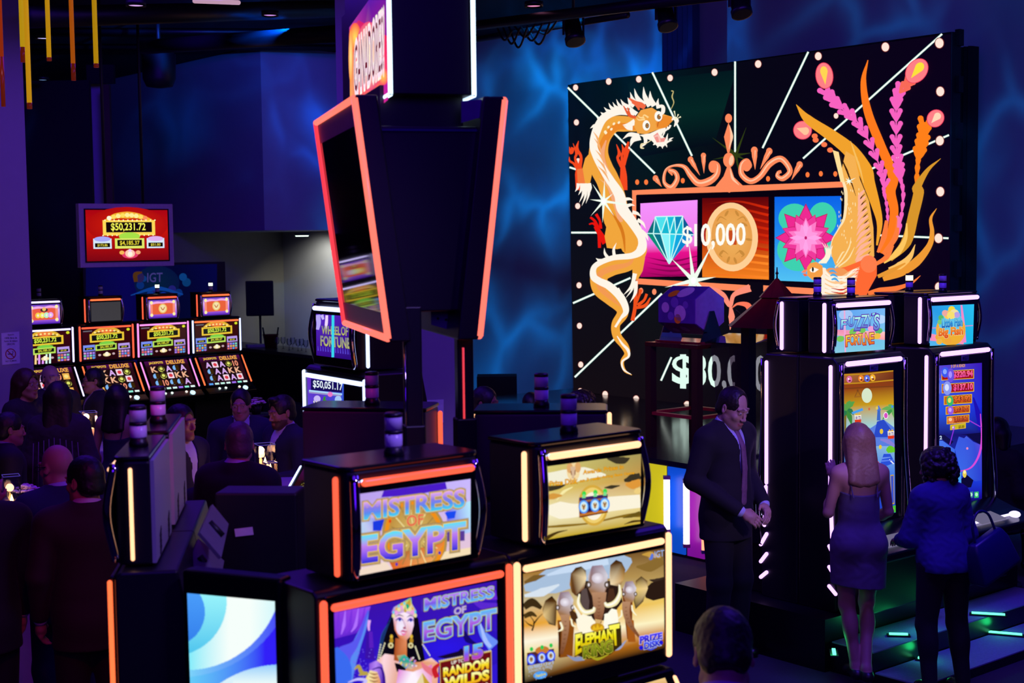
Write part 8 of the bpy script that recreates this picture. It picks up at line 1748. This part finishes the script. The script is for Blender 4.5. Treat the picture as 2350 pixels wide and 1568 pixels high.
# man in the foreground, back of his head
person('man with short hair right before us, seen from behind, only head and collar in view', stand(1662, 1396, 1.80), 172, 1.80, step=.0055, look=(4, 42, 0), hair='short', hairc='#0c090e', skin='#b58878', c1='#100e18', shirt='#b8a8d8')
# the crowd at the left
def cup(root, S, hp, B, n0, part): pass
person('man in a dark red suit seen from behind beside the side-on slot machine', stand(196, 1050, 1.76), 200, 1.76, step=.0065, look=(38, 6, 0), hair='short', hairc='#0e0a0c', skin='#a87460', c1='#2a1018', c2='#200c14', shirt='#c8b8c8')
person('bald man with glasses in a blue suit raising his hand', stand(133, 1020, 1.75), 225, 1.75, step=.0065, look=(10, 8, 0), skin='#b89484', c1='#161a4a', c2='#12143a', shirt='#a8b4e8', glasses=True, arms=dict(re=(-.27, -.05, 1.15), rw=(-.17, -.22, .98), le=(.27, -.17, 1.18), lw=(.22, -.33, 1.40)), hands=dict(l=dict(d=(-.1, -.2, .95), palm=(-.6, -.7, 0), curl=.9)))
person('man in a black suit at the bottom left corner, his cheek lit red', stand(-56, 1052, 1.78), 225, 1.78, step=.008, look=(20, 4, 0), hair='short', hairc='#1a1210', skin='#b08474', c1='#120c10', shirt='#b8a8b8', arms=dict(le=(.26, -.12, 1.15), lw=(.10, -.30, 1.05)))
person('man in a dark suit at the left edge, above the raised hand', stand(15, 948, 1.66), 120, 1.66, step=.009, look=(0, 6, 0), hair='short', hairc='#120e10', skin='#a07868', c1='#100f1e', shirt='#9aa0c8')
person('woman with long hair in a striped blouse seen from behind, left of the lit candles', stand(133, 880, 1.78), 186, 1.78, 'f', .009, look=(0, 0, 0), hair='long', hairc='#1a100e', outfit='top', c1='#241a34', skin='#a07868', fat=1.15, extra=lambda root, S, hp, B, n0, part: [MB().tube([tuple((B(.18 * t * S_, .20 - .05 * abs(t), 1.36 - .05 * abs(t))) * S), tuple((B(.2 * t * S_, .22 - .05 * abs(t), .95)) * S)], .004, 6).build('blouse_stripe', mat('pale stripe', '#5a4a6a', .8), root) for t in np.linspace(-.9, .9, 9) for S_ in (1,)])
person('woman with long brown hair by the left column, facing the balding bystander', stand(58, 850, 1.78), 65, 1.78, 'f', .009, look=(0, 0, 0), hair='long', hairc='#3a1c10', outfit='top', c1='#1a1020', skin='#a87c60')
person('balding bystander in front of the far machines, behind the woman in the striped blouse', stand(115, 838, 1.74), 35, 1.74, step=.010, look=(10, 0, 0), hair='fringe', hairc='#1a1210', skin='#a88478', c1='#121020', shirt='#8a80a8')
person('man with glasses and dark hair facing left in front of the far machines', stand(217, 846, 1.66), -62, 1.66, step=.009, look=(0, 4, 0), hair='short', hairc='#0e0a0c', skin='#a87868', c1='#12101e', shirt='#b8a8a8', glasses=True)
person('woman with dark hair and bare shoulders, right of the lit candles', stand(268, 886, 1.66), 165, 1.66, 'f', .009, look=(25, 0, 0), hair='long', hairc='#0e0a10', outfit='dress', c1='#12123a', skin='#8a6a78')
person('man in profile lifting his cuffed hand beside the silver machine back', stand(412, 930, 1.74), 62, 1.74, step=.009, look=(0, 2, 0), hair='short', hairc='#0e0c12', skin='#a07464', c1='#14142e', shirt='#a8a4e0', beard=.3, arms=dict(re=(-.25, -.14, 1.12), rw=(-.12, -.32, 1.20)), hands=dict(r=dict(d=(.3, -.5, .6), palm=(.6, .2, -.3), curl=.8)))
person('man in a blue suit facing us behind the grey-haired man', stand(552, 894, 1.69), 14, 1.69, step=.009, look=(-12, 6, 0), hair='short', hairc='#120e14', skin='#b48878', c1='#161a40', shirt='#9aa0d8')
person('bearded man in a blue suit and open white shirt holding his jacket', stand(652, 908, 1.70), -48, 1.70, step=.009, look=(0, 10, 0), hair='quiff', hairc='#16100e', skin='#a87a68', c1='#14183c', shirt='#b8b8e8', beard=.8, arms=dict(le=(.25, -.02, 1.15), lw=(.08, -.22, 1.12)), hands=dict(l=dict(d=(-.7, -.3, .2), palm=(-.2, .9, 0), curl=.8)))
person('grey-haired man in a black jacket seen from behind near the tall candle vase', stand(545, 970, 1.80), 158, 1.80, step=.0065, look=(32, 8, 0), hair='crop', hairc='#4a4448', skin='#b88878', c1='#0e0d18', shirt='#a8b0e0', fat=1.1)
person('person in profile behind the turned-away violet machine, lit red on the face', stand(1108, 889, 1.72), 70, 1.72, step=.009, look=(0, 6, 0), hair='short', hairc='#160e18', skin='#a06858', c1='#2a1c70', shirt='#b0a8c0')
person('person with bushy dark hair behind the turned-away violet machine, near the LED wall', stand(1336, 903, 1.68), 160, 1.68, 'f', .009, hair='curly', hairc='#1c100c', outfit='top', c1='#1a1018', skin='#8a5a4c')
dk = at(2290, 962, 11.4); dk.z = dk.z - 1.70
ST_ = empty('stool', (dk.x, dk.y, 0), 0, 'black stool under the dark figure beside the undersea slot machine', 'stool')
MB().lathe([(.02, dk.z + .78), (.19, dk.z + .79), (.19, dk.z + .82), (.02, dk.z + .825)], n=24).build('seat', MATTE, ST_); MB().lathe([(.2, 0), (.2, .02), (.03, .04), (.03, dk.z + .79)], n=18).build('pedestal', MATTE, ST_)
person('dark figure sitting against the blue wall beside the undersea slot machine', dk, 140, 1.70, step=.009, legs=dict(lk=(.11, -.42, .93), la=(.12, -.40, .52), rk=(-.11, -.42, .93), ra=(-.12, -.40, .52)), hair='bob', sex='f', hairc='#0a080c', c1='#0a0a10', outfit='top', skin='#6a5048')
person('person in black by the stage deck, mostly hidden by a signal light', stand(1218, 902, 1.50), 160, 1.50, step=.010, hair='short', hairc='#0c0a0c', c1='#0b0b14', skin='#5a4440')

# ------------------------------------------------------------------ cocktail tables, candles
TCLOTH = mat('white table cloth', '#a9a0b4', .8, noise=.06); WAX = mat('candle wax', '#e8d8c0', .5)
FL = emi('candle flame', '#ffc060', 14); GLV = glass('vase glass', '#f6f4ff', .02, .06); WAXG = emi('glowing wax', '#ff9a50', .8, '#e8d0b0', .5)
def table(loc, label, r=.42, h=1.06):
    e = empty('cocktail_table', loc, 0, label, 'table'); n = 32
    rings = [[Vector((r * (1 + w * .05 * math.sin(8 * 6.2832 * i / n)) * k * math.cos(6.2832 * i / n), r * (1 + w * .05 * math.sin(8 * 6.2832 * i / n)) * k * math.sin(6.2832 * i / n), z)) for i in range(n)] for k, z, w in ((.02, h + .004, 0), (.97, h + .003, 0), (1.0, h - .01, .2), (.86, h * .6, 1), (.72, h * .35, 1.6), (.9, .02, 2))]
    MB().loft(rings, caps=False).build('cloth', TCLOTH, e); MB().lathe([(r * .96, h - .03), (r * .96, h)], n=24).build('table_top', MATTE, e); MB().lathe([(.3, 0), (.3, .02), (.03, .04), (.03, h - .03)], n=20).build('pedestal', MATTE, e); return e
def candle_vase(loc, label, w=.12, h=.30, ch=.12, lit=True, square=True, energy=3.0):
    e = empty('candle_vase', loc, 25, label, 'candle', None); t = .004; n = 4 if square else 20; rr = w / 2 * (1.414 if square else 1)
    def ring(r, z): return [Vector((r * math.cos(6.2832 * (i + .5) / n), r * math.sin(6.2832 * (i + .5) / n), z)) for i in range(n)]
    MB().loft([ring(rr, 0), ring(rr, h), ring(rr - t, h), ring(rr - t, .012), ring(.001, .012)], 0, not square).build('vase', GLV, e)
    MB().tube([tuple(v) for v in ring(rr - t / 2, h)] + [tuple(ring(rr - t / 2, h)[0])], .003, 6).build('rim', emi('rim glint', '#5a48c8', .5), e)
    MB().lathe([(.001, .014), (w * .33, .014), (w * .34, ch), (w * .28, ch + .004), (.001, ch - .002)], n=20).build('candle', WAXG, e)
    MB().lathe([(.002, ch), (.010, ch + .012), (.012, ch + .022), (.006, ch + .042), (.001, ch + .06)], n=12).build('flame', FL, e)
    l = bpy.data.lights.new('candle glow', 'POINT'); l.energy = energy; l.color = (1, .5, .18); l.shadow_soft_size = .03; o = bpy.data.objects.new('candle glow', l); COL.objects.link(o); o.parent = e; o.location = (0, 0, ch + .09); return e
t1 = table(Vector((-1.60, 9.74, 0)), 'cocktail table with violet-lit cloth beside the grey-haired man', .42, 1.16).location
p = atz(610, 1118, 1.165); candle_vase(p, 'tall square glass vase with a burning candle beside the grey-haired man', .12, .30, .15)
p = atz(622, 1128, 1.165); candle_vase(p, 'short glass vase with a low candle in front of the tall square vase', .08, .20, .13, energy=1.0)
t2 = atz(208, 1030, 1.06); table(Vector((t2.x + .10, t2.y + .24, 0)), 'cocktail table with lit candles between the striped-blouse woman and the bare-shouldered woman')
p = atz(205, 1022, 1.065); candle_vase(p, 'square glass vase with burning candles between two women at the far left', .14, .30, .15)
p = atz(193, 1010, 1.065); candle_vase(p, 'narrow glass vase with a low candle behind the square one at the far left', .07, .22, .10, energy=1.0)
t3 = atz(30, 1190, 1.06); table(Vector((t3.x, t3.y, 0)), 'cocktail table with flowers by the man with the raised hand')
p = atz(28, 1172, 1.065); candle_vase(p, 'glass vase with a small candle on the flower table at the lower left', .11, .24, .05, energy=1.0)
p = atz(58, 1190, 1.065); e = empty('tumbler', p, 0, 'empty glass tumbler on the flower table at the lower left', 'glass'); MB().lathe([(.03, 0), (.036, .11), (.034, .11), (.028, .008), (.001, .008)], n=18, caps=False).build('wall', GLV, e)
def flowers(loc, label, n=26, r=.09, cols=('#d8c8e0', '#c8a8c8', '#e0d8e8'), s=.022):
    e = empty('flower_bunch', loc, 0, label, 'flowers'); ms = [mat('petal ' + c, c, .7) for c in cols]; b = MB(); g_ = MB()
    for k in range(n):
        a, q_ = random.uniform(0, 6.283), random.uniform(0, 1) ** .5; c = Vector((r * q_ * math.cos(a), r * q_ * math.sin(a), .09 + .05 * (1 - q_) + random.uniform(-.01, .01)))
        for j in range(5): b.ball(c + Vector((s * .6 * math.cos(1.2566 * j), s * .6 * math.sin(1.2566 * j), 0)), s * .55, 8, k % len(cols), (1, 1, .6))
        g_.tube([(c.x * .3, c.y * .3, .0), tuple(c - Vector((0, 0, .01)))], .0025, 5)
    b.build('blossoms', ms, e)['kind'] = 'stuff'; g_.build('stems', mat('green stem', '#2a4a24', .7), e); MB().lathe([(.035, 0), (.05, .06), (.045, .065), (.03, .006)], n=16).build('bowl', MATTE, e); return e
p = atz(36, 1168, 1.065); flowers(p + Vector((.02, .19, 0)), 'bunch of pale flowers on the table at the lower left')
p = at(588, 950, 12.0); flowers(p, 'bunch of pink and white flowers right of the man facing us', 22, .08, ('#c890c0', '#d8c8d0', '#8aa070'), .024)
o = MB().lathe([(.13, 0), (.13, .02), (.02, .03), (.02, p.z - .03), (.14, p.z - .02), (.14, p.z)], n=20).build('flower_stand', MATTE); o.location = (p.x, p.y, 0); tag(o, 'slim black stand under the pink and white flowers', 'stand')
